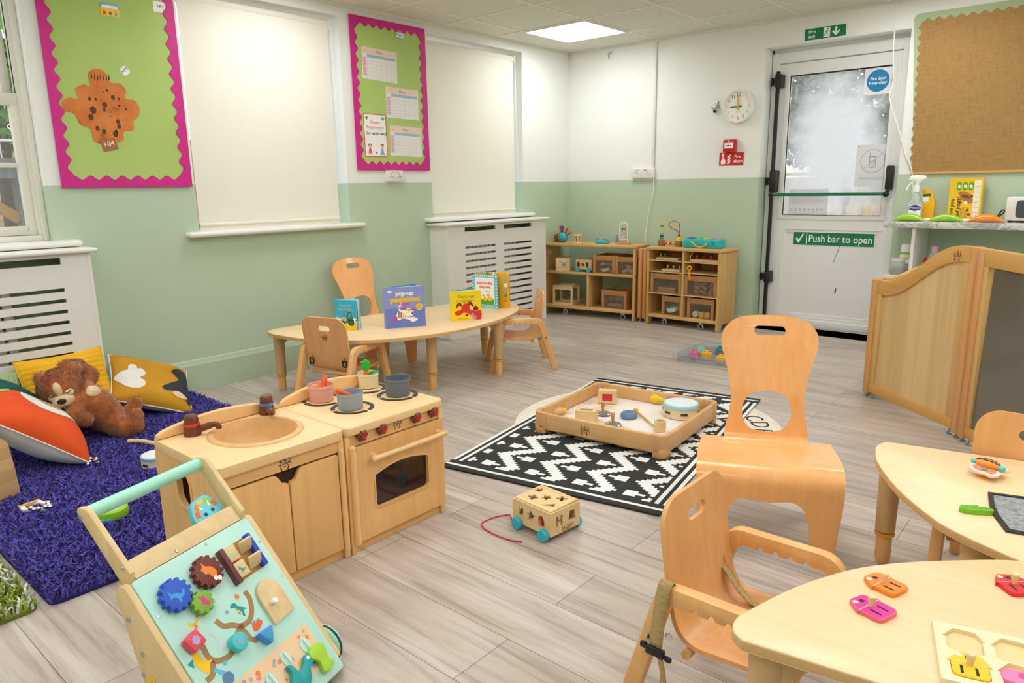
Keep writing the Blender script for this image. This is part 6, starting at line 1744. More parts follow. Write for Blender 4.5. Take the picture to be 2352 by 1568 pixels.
gear(-.066, -.117, .0270, 10, mat('gear_green', '7fae2c', .45), ink['magenta'], xf(cr([(-.3, .6), (.0, .4), (.3, .5), (.3, .1), (.5, -.3), (.3, -.6), (.1, -.3), (-.2, -.2), (-.1, .2)], 3), .024), .2)
b = MB(); 
for c in ((.006, -.026), (.014, -.030)): b.prism(circ(.0055, 10, -.016 + c[0], -.066 + c[1] + .004), .0008, M=WB, z0=.0205)
b.build('eye_print', white_m, g1, smooth=0)
b = MB(); b.prism(rect(.045, -.127, .119, -.040), .0006, M=WB); b.build('recess', mat('recess_tan', 'b0803f', .6), wk, smooth=0)
b = MB(); b.prism(rrect(.013, .092, .003, cx=.040, cy=-.084), .020, M=WB, bev=.002); b.build('post_bar', mat('bar_maroon', '6b3030', .5), wk)
b = MB(); b.prism(rrect(.013, .090, .003, cx=.126, cy=-.082), .018, M=WB, bev=.002); b.build('post_bar', mat('bar_blue', '2446c0', .5), wk)
for u, v in ((.064, -.060), (.064, -.102)):
    b = MB(); b.prism(rrect(.034, .038, .004, cx=u, cy=v), .012, M=WB, z0=.002, bev=.002); fl = b.build('flap', wk_w, wk)
    b = MB(); b.prism(xf(dshape, .016, u, v, -20), .0005, M=WB, z0=.014); b.build('flap_print', ink['teal'] if v < -.08 else ink['mint'], fl, smooth=0)
for v in (-.058, -.100):
    b = MB(); b.prism(rrect(.034, .036, .003), .006, M=WB @ T(.104, v, .016) @ RX(0) @ RY(-12) @ RX(48), bev=.0015); b.build('flap', wk_w, wk)
b = MB(); b.prism([(.062, -.256), (.130, -.252)] + [(.0965 + .034 * math.cos(R(a)), -.186 + .034 * math.sin(R(a))) for a in range(0, 181, 15)], .009, M=WB, z0=.001, bev=.002); dd = b.build('arched_door', wk_w, wk)
b = MB(); b.lathe([(.004, 0), (.004, .008), (.007, .010), (.008, .014), (.005, .018), (0, .018)], 16, M=WB @ T(.084, -.210, .010)); b.build('door_knob', white_m, dd)
trk = mat('track_brown', 'a98252', .7)
b = MB()
def track(pts, w=.0062):
    P = [Vector(p) for p in cr(pts, 5, False)]
    L, Rr = [], []
    for i, p in enumerate(P):
        t_ = (P[min(i + 1, len(P) - 1)] - P[max(i - 1, 0)]).normalized(); n_ = Vector((-t_.y, t_.x)) * w; L.append(tuple(p + n_)); Rr.append(tuple(p - n_))
    for i in range(len(P) - 1): b.prism([L[i], Rr[i], Rr[i + 1], L[i + 1]], .0006, M=WB)
track([(.047, -.150), (.047, -.172), (.036, -.194), (.018, -.210), (-.008, -.210), (-.026, -.196), (-.045, -.186), (-.053, -.166)])
track([(-.004, -.210), (-.026, -.218), (-.046, -.236)]); track([(-.012, -.212), (-.008, -.230), (-.006, -.246), (.006, -.258)])
track([(-.118, -.180), (-.110, -.192), (-.112, -.222), (-.098, -.240), (-.070, -.246), (-.050, -.238)]); track([(-.108, -.232), (-.116, -.244), (-.126, -.256), (-.143, -.258)])
b.build('track', trk, wk, smooth=0)
def bead(u, v, shape, m, m2, h=.022):
    b = MB(); b.prism(shape, h, M=WB @ T(u, v, .003), bev=.003); o = b.build('slider', m, wk)
    b = MB(); b.prism(xf(cr(star(7, 1, .75), 2), .011), .0006, M=WB @ T(u, v, h + .003)); b.build('slider_print', m2, o, smooth=0)
bead(-.130, -.176, xf(rrect(.036, .036, .006), 1, 0, 0, 12), mat('slider_red', 'e04b58', .45), ink['lilac'])
bead(-.046, -.234, circ(.020, 24), mat('slider_aqua', '45c4c4', .45), ink['blue'])
bead(.022, -.262, rpoly([(-.022, .016), (.022, .014), (-.004, -.024)], .004), mat('slider_blue', '3f8fe0', .45), mat('slider_teal', '2aa0c0', .45))
def pr(shape, s, u, v, rot, m, z=0.0):
    bb = MB(); bb.prism(xf(shape, s, u, v, rot), .0006, M=WB, z0=.0002 + z); return bb.build('board_print', m, wk, smooth=0)
rex = cr([(-.5, .65), (-.2, .75), (.05, .6), (.1, .3), (.35, .1), (.6, -.2), (.75, -.35), (.4, -.3), (.25, -.75), (.05, -.75), (.1, -.45), (-.15, -.4), (-.15, .2), (-.35, .35), (-.55, .45)], 3)
pr(rex, .026, .008, -.176, 0, ink['teal']); pr(cr([(-.1, .1), (.05, -.3), (.2, -.4), (-.05, -.45), (-.15, -.2)], 3), .026, .008, -.176, 0, ink['yellow'], .0006)
pr(star(6, 1, .45), .009, .022, -.150, 0, ink['orange']); pr(star(5, 1, .5), .006, -.020, -.166, 0, ink['blue'])
pr(cr([(-.8, .2), (-.4, .5), (0, .6), (.5, .3), (.8, -.1), (.3, -.4), (-.3, -.5), (-.9, -.3)], 3), .019, .028, -.230, 10, ink['orange2'])
for k in range(3): pr([(-.5, 0), (.5, 0), (0, 1)], .008, .018 + k * .010, -.222 - k * .001, 30, ink['blue'], .0006)
pr(cr([(-1, 0), (-.6, -.4), (.3, -.5), (1, -.1), (.6, .1), (.2, -.1), (-.4, 0), (-.6, .5), (-.9, .5)], 3), .013, -.098, -.142, 10, ink['yellow']); pr([(-.4, 0), (.4, .2), (.8, 1)], .012, -.086, -.138, 0, ink['pink'], .0006); pr([(-.4, 0), (.4, .2), (.3, 1)], .016, -.100, -.160, 10, ink['orange'])
pr(cr([(-.3, .9), (-.1, 1), (.1, .6), (.4, .1), (.6, -.3), (.4, -.7), (.1, -.9), (0, -.6), (-.4, -.8), (-.5, -.5), (-.1, -.2), (-.1, .4)], 3), .026, -.074, -.206, 0, mat('print_pale', 'c9dcd8', .6))
pr(cr([(-.2, 1), (.2, .9), (.3, .3), (.5, -.1), (.9, -.3), (.5, -.5), (.3, -.9), (0, -1), (-.3, -.5), (-.5, .1), (-.4, .6)], 3), .026, -.132, -.222, 0, ink['yellow']); pr([(-.8, .3), (.2, .5), (-.3, -.6)], .016, -.146, -.212, 0, ink['teal'], .0003)
pr(cr([(-.7, .6), (-.2, .8), (.1, .3), (.5, -.1), (.3, -.4), (-.2, -.2), (-.3, .2)], 3), .018, -.108, -.262, 0, ink['sky']); pr(circ(1, 16), .014, -.100, -.282, 0, mat('print_check', '5d7fa8', .6))
pr(star(6, 1, .55), .007, -.088, -.252, 0, ink['sky'])
flor = mat('floral_peach', 'f2cfa6', .55)
b = MB(); b.prism(rect(-.160, -.405, .136, -.298), .0008, M=WB); fp = b.build('flower_strip', flor, wk, smooth=0)
rnd = random.Random(4)
b = MB()
for k in range(46):
    u, v = rnd.uniform(-.15, .128), rnd.uniform(-.398, -.306)
    b.prism(xf(star(rnd.choice((5, 6, 7)), 1, .6), rnd.uniform(.004, .008), u, v, rnd.uniform(0, 90)), .0004, M=WB, z0=.0010 + .00001 * k, mi=k % 6)
b.build('flower_print', [ink['orange'], ink['yellow'], ink['pink'], ink['blue'], ink['teal'], ink['grey']], fp, smooth=0)
for u, v, r_ in ((.103, -.338, .020), (.040, -.330, .018), (-.020, -.345, .018)):
    b = MB(); b.prism(circ(r_ * .7, 20, u, v, r_), .0006, M=WB, z0=.0018); b.build('slot', mint, fp, smooth=0)
    b = MB(); b.tube([(u, v + r_ * .8, .006), (u + .004, v - r_ * .9, .007)], .0022, 8, M=WB); b.build('peg', white_m, fp)
b = MB(); b.prism(cr([(-.022, .022), (.0, .030), (.022, .018), (.020, .0), (.016, -.018), (.022, -.032), (.004, -.042), (-.016, -.036), (-.012, -.012), (-.020, .0), (-.028, .010)], 4), .014, M=WB @ T(.112, -.378, .004), bev=.003); b.build('hanging_dinosaur', mat('dino_lime', 'a6d83a', .45), wk)
b = MB(); b.prism(cr([(-.035, -.012), (-.022, .008), (-.024, .026), (-.012, .022), (-.004, .0), (.016, .004), (.030, .018), (.044, .012), (.042, -.006), (.026, -.012), (.012, -.034), (-.012, -.042), (-.030, -.030)], 4), .014, M=WB @ T(.045, -.372, .003), bev=.003); tl = b.build('hanging_dinosaur', mat('dino_teal', '17a3a8', .45), wk)
b = MB(); b.prism(circ(.0045, 10, .078, -.362), .0006, M=WB, z0=.0172); b.build('eye', white_m, tl, smooth=0)
# ------------------------------------------------------------------ rugs
def shag(name, label, x0, x1, y0, y1, m_base, m_pile, n, hgt, seed, cat='rug'):
    t = thing(name, label, cat, ((x0 + x1) / 2, (y0 + y1) / 2, 0))
    w, h = (x1 - x0) / 2, (y1 - y0) / 2
    b = MB(); b.prism(rrect(2 * w, 2 * h, .03), .012); b.build('backing', m_base, t, smooth=0)
    rnd = random.Random(seed)
    vs, fs, mi = [], [], []
    for _ in range(n):
        x, y = rnd.uniform(-w, w), rnd.uniform(-h, h)
        a = rnd.uniform(0, 2 * PI); L = rnd.uniform(.7, 1.2) * hgt
        lean = rnd.uniform(.2, 1.1); d = rnd.uniform(0, 2 * PI)
        wx, wy = .0042 * math.cos(a), .0042 * math.sin(a)
        lx, ly = L * lean * math.cos(d), L * lean * math.sin(d)
        k = len(vs)
        vs += [(x - wx, y - wy, .010), (x + wx, y + wy, .010), (x + wx * .9 + lx * .4, y + wy * .9 + ly * .4, .012 + L * .65), (x - wx * .9 + lx * .4, y - wy * .9 + ly * .4, .012 + L * .65), (x + lx, y + ly, .012 + L * .9)]
        fs += [(k, k + 1, k + 2, k + 3), (k + 3, k + 2, k + 4)]
        c = rnd.randrange(len(m_pile)); mi += [c, c]
    me = bpy.data.meshes.new('pile'); me.from_pydata(vs, [], fs)
    for m in m_pile: me.materials.append(m)
    me.polygons.foreach_set('material_index', mi)
    o = bpy.data.objects.new('pile', me); C.objects.link(o); o.parent = t; o['kind'] = 'stuff'
    return t
shag('shaggy_rug', 'deep blue-violet shaggy rug under the cushions and the bear', .035, 1.925, -5.165, -3.872, mat('rug_violet_base', '2a2170', .9), [mat('rug_violet', '4a3fa4', .85, sheen=.3), mat('rug_violet_lt', '594db8', .85, sheen=.3), mat('rug_violet_dk', '3b318e', .85, sheen=.3)], 42000, .030, 1)
shag('shaggy_rug', 'flecked green and white shaggy rug at the left edge of the room', .55, 1.915, -6.3, -5.190, mat('rug_green_base', '6c7a2a', .9), [mat('rug_green', '93a52e', .85), mat('rug_olive', '7d9026', .85), mat('rug_white', 'dfe1d3', .85)], 22000, .024, 2)
rb, rw = mat('rug_black', '262626', .85), mat('rug_white_weave', 'e4e8e6', .85)
t = thing('patterned_rug', 'black and white woven rug with stepped zigzags and crosses under the sand tray', 'rug', (2.386, -2.83, .004), 9.7)
cs = .0168; NI, NJ = 58, 97
b = MB(); bm = b.bm
W_r, L_r = NI * cs, NJ * cs
vg = [[bm.verts.new((-W_r / 2 + i * cs, -L_r / 2 + j * cs, .0045 + .0006 * math.sin(i * .4) * math.sin(j * .23))) for j in range(NJ + 1)] for i in range(NI + 1)]
def white(i, j):
    if j < 1 or j >= NJ - 1: return False
    if j == 2 or j == NJ - 3: return True
    if j < 5 or j >= NJ - 5: return False
    k = min(i, NI - 1 - i)
    if k == 0: return True
    if k == 1: return False
    if k == 2: return True
    if k < 4: return False
    ph = (j % 14); tri = ph if ph <= 7 else 14 - ph
    u = (i - (tri // 1) + 200) % 13
    if u < 4: return True
    c = u - 8
    if (i - c + tri) % 1 == 0:
        jj = (j + 3) % 7 - 3
        return (abs(c) <= 2 and abs(jj) <= 0) or (abs(c) <= 1 and abs(jj) <= 1) if False else ((abs(c) + abs(jj) <= 2) and abs(jj) <= 1 and (j // 7) % 1 == 0)
for i in range(NI):
    for j in range(NJ):
        f = bm.faces.new((vg[i][j], vg[i + 1][j], vg[i + 1][j + 1], vg[i][j + 1])); f.material_index = 1 if white(i, j) else 0
b.span((-W_r / 2, -L_r / 2, 0), (W_r / 2, L_r / 2, .0036))
b.build('weave', [rb, rw], t, smooth=0)
t = thing('round_mat', 'round cream mat with black letters, mostly hidden under the black and white rug', 'mat', (2.435, -2.68, 0))
b = MB(); b.prism(circ(.655, 72), .003); b.build('mat', noisy('mat_cream', [(.4, 'e0d6c4'), (.6, 'ebe3d3')], 60, .9), t, smooth=0)
for ch, a in (('D', 36), ('E', 26), ('C', 46)): text('lettering', ch, .125, ink['black'], t, RZ(a) @ T(.560, 0, .003) @ RZ(-90))

# ------------------------------------------------------------------ sand tray and what lies in it
tray_w = wood('tray_maple', 'deb27a', 'cc9a5e', 'x', rough=.4, fine=30); tray_c = wood('tray_corner', 'd9a874', 'c8955f', 'z', rough=.4, fine=30)
TR = Matrix.Translation((2.395, -2.785, .0085)) @ RZ(5.0)
t = thing('sand_tray', 'square wooden sand tray with rounded corner feet on the black and white rug', 'sand tray', M=TR)
hw, hd = .345, .322
for sy in (-1, 1):
    b = MB(); b.span((-hw + .075, sy * hd - (.022 if sy > 0 else 0), .026), (hw - .075, sy * hd + (0 if sy > 0 else .022), .104), .005); b.build('side', tray_w, t)
for sx in (-1, 1):
    b = MB(); b.span((sx * hw - (.022 if sx > 0 else 0), -hd + .075, .026), (sx * hw + (0 if sx > 0 else .022), hd - .075, .104), .005); b.build('side', tray_w, t)
for sx in (-1, 1):
    for sy in (-1, 1):
        L = [(sx * (hw - .076), sy * hd)] + rpoly([(sx * (hw - .076), sy * hd), (sx * hw, sy * hd), (sx * hw, sy * (hd - .076))], .038, 7, closed=False)[1:-1] + [(sx * hw, sy * (hd - .076)), (sx * (hw - .023), sy * (hd - .076))] + rpoly([(sx * (hw - .023), sy * (hd - .076)), (sx * (hw - .023), sy * (hd - .023)), (sx * (hw - .076), sy * (hd - .023))], .050, 7, closed=False)[1:-1] + [(sx * (hw - .076), sy * (hd - .023))]
        b = MB(); b.prism(L, .080, z0=.026, bev=.004)
        b.prism(rpoly([(sx * (hw - .068), sy * hd), (sx * hw, sy * hd), (sx * hw, sy * (hd - .068)), (sx * (hw - .068), sy * (hd - .068))], [.012, .034, .012, .01], 6), .045, bev=.004); b.build('corner', tray_c, t)
        b = MB()
        for dx, dy, ex in ((.045, .0235, (1, 0, 0)), (.0235, .045, (0, 1, 0))): b.ell((sx * (hw - dx), sy * (hd - dy), .085), .004, u=8, v=6)
        b.build('screw', steel, t)
b = MB(); b.span((-hw + .01, -hd + .01, .020), (hw - .01, hd - .01, .030)); b.build('base', tray_w, t, smooth=0)
emblem(t, frm((-.055, -hd - .0002, .064), (1, 0, 0), (0, 0, 1)), .050, burn)
sandm = mat('white_sand', 'efe9e2', .9)
_n, _l, _b = nodes(sandm)
_s1 = noise(sandm, coords(sandm, (1, 2.2, 1), rot=(0, 0, .5)), 3.2, 4, .6, .8); _s2 = noise(sandm, coords(sandm, (1, 1, 1)), 260, 3)
_l.new(mul(sandm, ramp(sandm, _s1, [(.40, 'f2ede8'), (.56, 'f0e6da'), (.66, 'e3c08f')]), ramp(sandm, _s2, [(.3, 'c9bfb4'), (.5, 'ffffff')]), .6), _b.inputs['Base Color']); bump(sandm, _s2, .5, .003)
b = MB(); b.grid(lambda u, v: ((u - .5) * 2 * (hw - .024), (v - .5) * 2 * (hd - .024), .0375 + .004 * math.sin(u * 9 + v * 4) * math.cos(v * 11)), 30, 30); o = b.build('sand', sandm, t, smooth=80); o['kind'] = 'stuff'
SZ2 = .049
t = thing('viewing_block', 'wooden block with a red window, at the back of the sand tray', 'toy block', (2.175, -2.625, SZ2), 28)
b = MB(); b.prism(rrect(.095, .068, .003, cy=.036), .048, holes=[rect(-.026, .014, .026, .054)], M=frm((0, .024, 0), (1, 0, 0), (0, 0, 1)), bev=.002); b.build('body', toy_w, t, smooth=20)
b = MB(); b.prism(rect(-.027, .013, .027, .055), .004, M=frm((0, -.012, 0), (1, 0, 0), (0, 0, 1))); b.build('window', mat('red_acrylic', 'd8303f', .25), t, smooth=0)
t = thing('sand_mould', 'open topped wooden box lying in the sand, left of the silver tops', 'toy box', (2.258, -2.938, SZ2), 22)
b = MB(); b.prism(rrect(.100, .060, .003), .056, holes=[rrect(.062, .030, .004)], bev=.002); b.prism(rrect(.098, .058, .003), .030); b.build('body', toy_w, t, smooth=20)
b = MB(); b.prism(rrect(.0615, .0295, .003), .002, z0=.032); b.build('amber_base', mat('amber', 'd6a12c', .3), t, smooth=0)
def top(x, y, label):
    t = thing('spinning_disc', label, 'toy', (x, y, SZ2 - .002), 0, 'silver discs with wooden handles')
    b = MB(); b.lathe([(.040, .006), (.041, .007), (.034, .012), (.022, .016), (.016, .020), (.006, .022), (0, .022)], 32); b.lathe([(.040, .006), (.038, .004), (0, .004)], 32); b.build('disc', chrome, t)
    b = MB(); b.lathe([(.006, .020), (.0065, .030), (.009, .045), (.010, .055), (.007, .063), (0, .065)], 16); b.build('handle', mat('handle_tan', 'c98d52', .45), t)
top(2.262, -2.800, 'silver disc with a wooden handle in the sand, in front of the red-windowed block')
top(2.395, -2.915, 'silver disc with a wooden handle in the sand, nearest the emblem side of the tray')
b = MB(); b.tube([(.024 * math.cos(2 * PI * k / 28), .024 * math.sin(2 * PI * k / 28), .016) for k in range(28)], .0185, 14, closed=True)
b.M = Matrix.Diagonal((1, 1, 1, 1)); tag(b.build('ring_toy', noisy('slate_blue', [(.3, '5b7896'), (.7, '6c8aa6')], 20, .7), loc=(2.395, -2.768, SZ2 - .004)), 'slate blue ring toy lying flat in the sand', 'toy')
t = thing('mallet', 'small wooden drumstick with an orange ball head lying in the sand', 'drumstick', (0, 0, 0))
b = MB(); b.tube([(2.390, -2.690, SZ2 + .012), (2.565, -2.822, SZ2 + .006)], .0050, 10); b.build('stick', mat('stick_tan', 'd9a566', .5), t)
b = MB(); b.ell((2.382, -2.684, SZ2 + .013), .0135); b.build('ball', orange_h, t)
b = MB(); b.tube([(2.533, -2.798, SZ2 + .0073), (2.552, -2.812, SZ2 + .0066)], .0054, 10); b.build('band', ink['mint'], t)
t = thing('sand_cup', 'small fluted wooden cup standing in the near corner of the sand', 'cup', (2.610, -2.845, SZ2 - .003))
b = MB(); b.lathe([(0, 0), (.026, 0), (.027, .004), (.027, .050), (.025, .052), (.018, .052), (.017, .022), (0, .022)], 28); b.build('cup', toy_w, t)
t = thing('hand_drum', 'pale blue topped hand drum with jingles at the back right of the sand', 'drum', (2.575, -2.575, SZ2))
dh = mat('drum_hoop', 'e6cfa4', .5); dblue = mat('drum_blue', 'a5cbd6', .4)
b = MB(); b.lathe([(.080, 0), (.086, 0), (.086, .056), (.078, .058)], 40); b.build('hoop', dh, t)
b = MB(); b.lathe([(0, .066), (.078, .066), (.086, .064), (.0885, .060), (.0885, .047), (.0865, .045)], 40); b.build('rim', dblue, t)
b = MB(); b.lathe([(0, .0668), (.074, .0668), (.078, .0662)], 40); b.build('skin', mat('drum_skin', 'dcebee', .5), t)
b = MB()
for a in (-110, -52, 10, 70, 130, 190): b.box((.0865 * math.cos(R(a)), .0865 * math.sin(R(a)), .026), (.006, .034, .012), .002, M=Matrix.Identity(4) if False else T(.0865 * math.cos(R(a)), .0865 * math.sin(R(a)), .026) @ RZ(a) @ T(-.0865 * math.cos(R(a)), -.0865 * math.sin(R(a)), -.026))
b.build('jingle', mat('jingle', '5d5f63', .25, metal=.9), t)
t = thing('maraca', 'yellow and purple maraca lying against the back edge of the sand tray', 'maraca', (2.405, -2.475, SZ2 + .025), 4)
b = MB(); b.lathe([(0, -.052), (.018, -.050), (.028, -.034), (.028, -.018), (.018, 0), (.013, .02), (.013, .035), (0, .036)], 24, M=RY(90)); b.build('handle', mat('maraca_yellow', 'f2c81e', .35), t)
b = MB(); b.ell((.062, 0, 0), (.034, .030, .030)); hd = b.build('head', mat('maraca_purple', '8f86b8', .4), t)
b = MB(); b.ell((.068, -.004, .002), (.030, .029, .029)); b.build('patch', mat('maraca_orange', 'e8622a', .4), hd)
b = MB()
for k in range(7): b.ell((.066 + .022 * math.cos(k), -.028 + .004 * (k % 2), .016 * math.sin(k)), .006, u=8, v=6)
b.build('spot', white_m, hd)
t = thing('peg_shaker', 'wooden bell shaker with a yellow end in the far left corner of the sand', 'shaker', (2.085, -2.945, SZ2 + .016), 55)
b = MB(); b.lathe([(0, -.034), (.018, -.034), (.020, -.028), (.020, .022), (.016, .026), (0, .026)], 20, M=RY(90)); b.build('body', mat('shaker_tan', 'dcb48a', .5), t)
b = MB(); b.lathe([(0, .026), (.012, .028), (.016, .036), (.010, .046), (0, .048)], 16, M=RY(90)); b.build('end_knob', ink['yellow'], t)
b = MB(); b.lathe([(0, -.0346), (.013, -.0346), (.013, -.030)], 16, M=RY(90)); b.build('mouth', ink['brown'], t)

# ------------------------------------------------------------------ shape sorting truck on the floor
TM = Matrix.Translation((2.735, -3.868, .020)) @ RZ(-6.5)
t = thing('shape_sorter', 'wooden shape sorting truck with blue wheels on the floor in front of the rug', 'toy truck', M=TM)
tl, tw, th_ = .186, .146, .084
hs1 = [xf([(-.4, .7), (0, .2), (.4, .7), (.6, .3), (.45, -.8), (-.45, -.8), (-.3, 0)], .022, -.052, .050), xf(star(5, 1, .5), .021, -.002, .046), xf(circ(1, 16), .022, .048, .042, 8, .015)]
hs2 = [xf([(-.7, -.9), (-.25, -.9), (-.25, -.25), (.25, -.25), (.25, -.9), (.7, -.9), (.7, .9), (.25, .9), (.25, .3), (-.25, .3), (-.25, .9), (-.7, .9)], .021, -.030, .046), [(.014, .030), (.052, .030), (.044, .066), (.022, .066)]]
b = MB()
b.prism(rect(-tl / 2, 0, tl / 2, th_), .009, holes=hs1, M=frm((0, -tw / 2 + .009, 0), (1, 0, 0), (0, 0, 1)), bev=.001)
b.prism(rect(-tw / 2 + .009, 0, tw / 2 - .009, th_), .009, holes=hs2, M=frm((tl / 2 - .009, 0, 0), (0, 1, 0), (0, 0, 1)), bev=.001)
b.span((-tl / 2, tw / 2 - .009, 0), (tl / 2, tw / 2, th_), .001); b.span((-tl / 2, -tw / 2 + .009, 0), (-tl / 2 + .009, tw / 2 - .009, th_), .001); b.span((-tl / 2 + .009, -tw / 2 + .009, 0), (tl / 2 - .009, tw / 2 - .009, .008))
b.build('body', toy_w, t, smooth=20)
lh = [xf(cr([(0, .9), (.35, .5), (.9, .55), (.8, .0), (0, -.8), (-.8, .0), (-.9, .55), (-.35, .5)], 3), .018, -.062, .028, 60), xf([(-.35, -1), (.35, -1), (.35, -.35), (1, -.35), (1, .35), (.35, .35), (.35, 1), (-.35, 1), (-.35, .35), (-1, .35), (-1, -.35), (-.35, -.35)], .019, -.038, -.026, 20), xf(star(5, 1, .5), .021, .0, .004), xf([(-1, -.3), (-.3, -.3), (-.3, -1), (.3, -1), (.3, -.3), (1, -.3), (1, .3), (.3, .3), (.3, 1), (-.3, 1), (-.3, .3), (-1, .3)], .019, .046, .032, 35), [(.022, -.052), (.066, -.030), (.056, -.010)]]
b = MB(); b.prism(rect(-tl / 2 + .006, -tw / 2 + .006, tl / 2 - .006, tw / 2 - .006), .008, holes=lh, M=T(0, 0, th_ - .001) @ RX(2.2), bev=.001); b.build('lid', toy_w, t, smooth=20)
for k, (sx, sy) in enumerate(((-.062, -1), (.066, -1), (-.062, 1), (.066, 1))):
    b = MB(); b.lathe([(0, -.009), (.020, -.009), (.022, -.006), (.022, .006), (.020, .009), (0, .009)], 28, M=T(sx, sy * (tw / 2 + .0095), .002) @ RX(90)); b.build('wheel', wheel_blue, t)
text('lettering', 'JAQUES', .019, ink['brown'], t, frm((tl / 2 + .0002, .012, .014), (0, 1, 0), (0, 0, 1)), width=.058); text('lettering', 'OF LONDON', .006, ink['brown'], t, frm((tl / 2 + .0002, .008, .0045), (0, 1, 0), (0, 0, 1)), width=.036)
b = MB(); b.tube([tuple(TM.inverted() @ Vector(p)) for p in cr([(2.640, -3.945, .030), (2.600, -3.905, .016), (2.572, -3.885, .004), (2.547, -3.925, .003), (2.539, -3.972, .003), (2.546, -4.000, .003), (2.580, -4.018, .003), (2.641, -4.028, .003), (2.70, -4.024, .003), (2.741, -4.008, .004)], 5, False)], .0022, 8); b.build('pull_string', mat('string_red', 'd4222c', .6), t)
def inside(px, py, pz, shape, h, m, label, rot, rx=90):
    o = thing('shape_block', label, 'block', M=TM @ T(px, py, pz) @ RZ(rot) @ RX(rx))
    b = MB(); b.prism(shape, h, z0=-h / 2, bev=.001); b.build('body', m, o, smooth=20)
inside(.048, -.048, .040, circ(.017, 20, 0, 0, .024), .022, ink['red'], 'red oval block inside the sorting truck on the floor', 0)
inside(.030, -.040, .062, circ(.011, 16), .018, ink['ltgreen'], 'green round block beside the red oval in the sorting truck', 0)
inside(-.002, -.046, .040, xf(star(5, 1, .5), .019), .018, mat('star_cyan', '1fb2cf', .5), 'blue star block inside the sorting truck on the floor', 0)
inside(-.050, -.046, .042, rrect(.024, .038, .004), .020, ink['mint'], 'mint block inside the sorting truck on the floor', 0)
inside(.066, -.030, .044, xf(hs2[0], 1, .030, -.046), .016, ink['lilac'], 'lilac H shaped block inside the sorting truck on the floor', 90)
inside(.045, -.018, .070, [(-.020, -.012), (.020, -.012), (0, .018)], .016, ink['ltgreen'], 'green triangle block under the lid of the sorting truck', 0, 0)

# ------------------------------------------------------------------ clear tray of soft cubes by the shelves
t = thing('storage_tray', 'shallow clear plastic tray of rubber cubes on the floor behind the large chair', 'tray', (2.125, -1.145, 0), 2)
b = MB(); b.prism(rrect(.440, .470, .04), .004); b.prism(rrect(.445, .475, .04), .050, holes=[rrect(.436, .466, .037)]); b.prism(rrect(.500, .530, .05), .004, holes=[rrect(.436, .466, .037)], z0=.048)
b.build('tray', clear('tray_clear', 'eef1f4', .86, .12), t, smooth=30)
def cube(x, y, rz, c, label, z=.005, s_=.052):
    o = thing('soft_cube', label, 'cube', (x, y, z), rz, 'rubber play cubes in the clear tray')
    b = MB(); b.box((0, 0, s_ / 2), (s_, s_, s_), .004); b.lathe([(.016, s_ - .001), (.016, s_ + .008), (.012, s_ + .010), (0, s_ + .010)], 16); b.box((0, -s_ / 2 - .0008, s_ / 2), (s_ * .6, .002, s_ * .5), .0008); b.build('body', mat('cube_' + c, dict(pink='e06a98', mint='86c9bd', yellow='f3b51f', teal='1f9a8c', purple='7a5a92', lilac='8a6aa0')[c], .55), o)
cube(2.005, -1.290, 8, 'pink', 'pink rubber cube in the clear tray')
cube(1.990, -1.170, 20, 'mint', 'mint rubber cube behind the yellow one in the clear tray')
cube(2.078, -1.262, -15, 'yellow', 'yellow rubber cube next to the pink one in the clear tray')
cube(2.085, -1.060, 5, 'teal', 'teal rubber cube at the back of the clear tray')
cube(2.150, -1.185, 30, 'purple', 'dark purple rubber cube near the chair back in the clear tray')
cube(2.200, -1.305, 10, 'yellow', 'yellow rubber cube half hidden by the chair back in the clear tray')

# ------------------------------------------------------------------ things on the two curved tables
house = rpoly([(-.026, -.034), (.026, -.034), (.026, .004), (.031, .004), (.020, .030), (-.012, .033), (-.031, .004), (-.026, .004)], [.010, .010, .002, .001, .006, .006, .001, .002], 3)
def house_piece(x, y, z, rz, c, edge, label, s_=1.0):
    t = thing('puzzle_piece', label, 'puzzle piece', (x, y, z), rz, 'house shaped puzzle pieces')
    b = MB(); b.prism(xf(house, s_), .008, bev=.001, mi=0); b.build('body', mat('piece_' + c, edge, .45), t, smooth=20)
    b = MB(); b.prism(xf(house, s_ * .94), .0004, z0=.008, mi=0)
    b.prism(rect(-.028 * s_, .003 * s_, .028 * s_, .0045 * s_), .0003, z0=.0084, mi=1); b.prism(rect(-.014, -.026, -.010, -.006), .0003, z0=.0084, mi=2); b.prism(rect(.006, -.026, .010, -.006), .0003, z0=.0084, mi=2); b.prism(rect(-.004, .014, .005, .022), .0003, z0=.0084, mi=2); b.prism(circ(.005, 10, -.012, .022), .0003, z0=.0083, mi=1)
    b.build('print', [ink[c], mat('piece_line', 'f5d9d2', .6), ink['black']], t, smooth=0)
    b = MB(); b.lathe([(.0052, .008), (.0050, .014), (.0065, .022), (.0072, .026), (.006, .028), (0, .028)], 18); b.build('knob', mat('knob_wood', 'ecd3a4', .5), t)
house_piece(3.905, -4.350, T3Z, 72, 'orange', 'f28a22', 'orange house shaped puzzle piece with a wooden knob on the near table', 1.0)
house_piece(3.908, -4.446, T3Z, 72, 'magenta', 'ee6a86', 'pink house shaped puzzle piece with a wooden knob on the near table', 1.02)
house_piece(4.088, -4.205, T3Z, 40, 'red', 'd8262e', 'red house shaped puzzle piece at the right edge of the near table', 1.0)
BE = Vector((.965, .262, 0)).normalized(); BU = Vector((-BE.y, BE.x, 0))
t = thing('puzzle_board', 'pale wooden puzzle board with house shaped recesses on the near table', 'puzzle board', M=frm((3.998, -4.429, T3Z), BE, BU))
board_m = noisy('puzzle_pale', [(.3, 'ecd9ae'), (.7, 'f3e4c0')], 6, .5, stretch=(1, 12, 1))
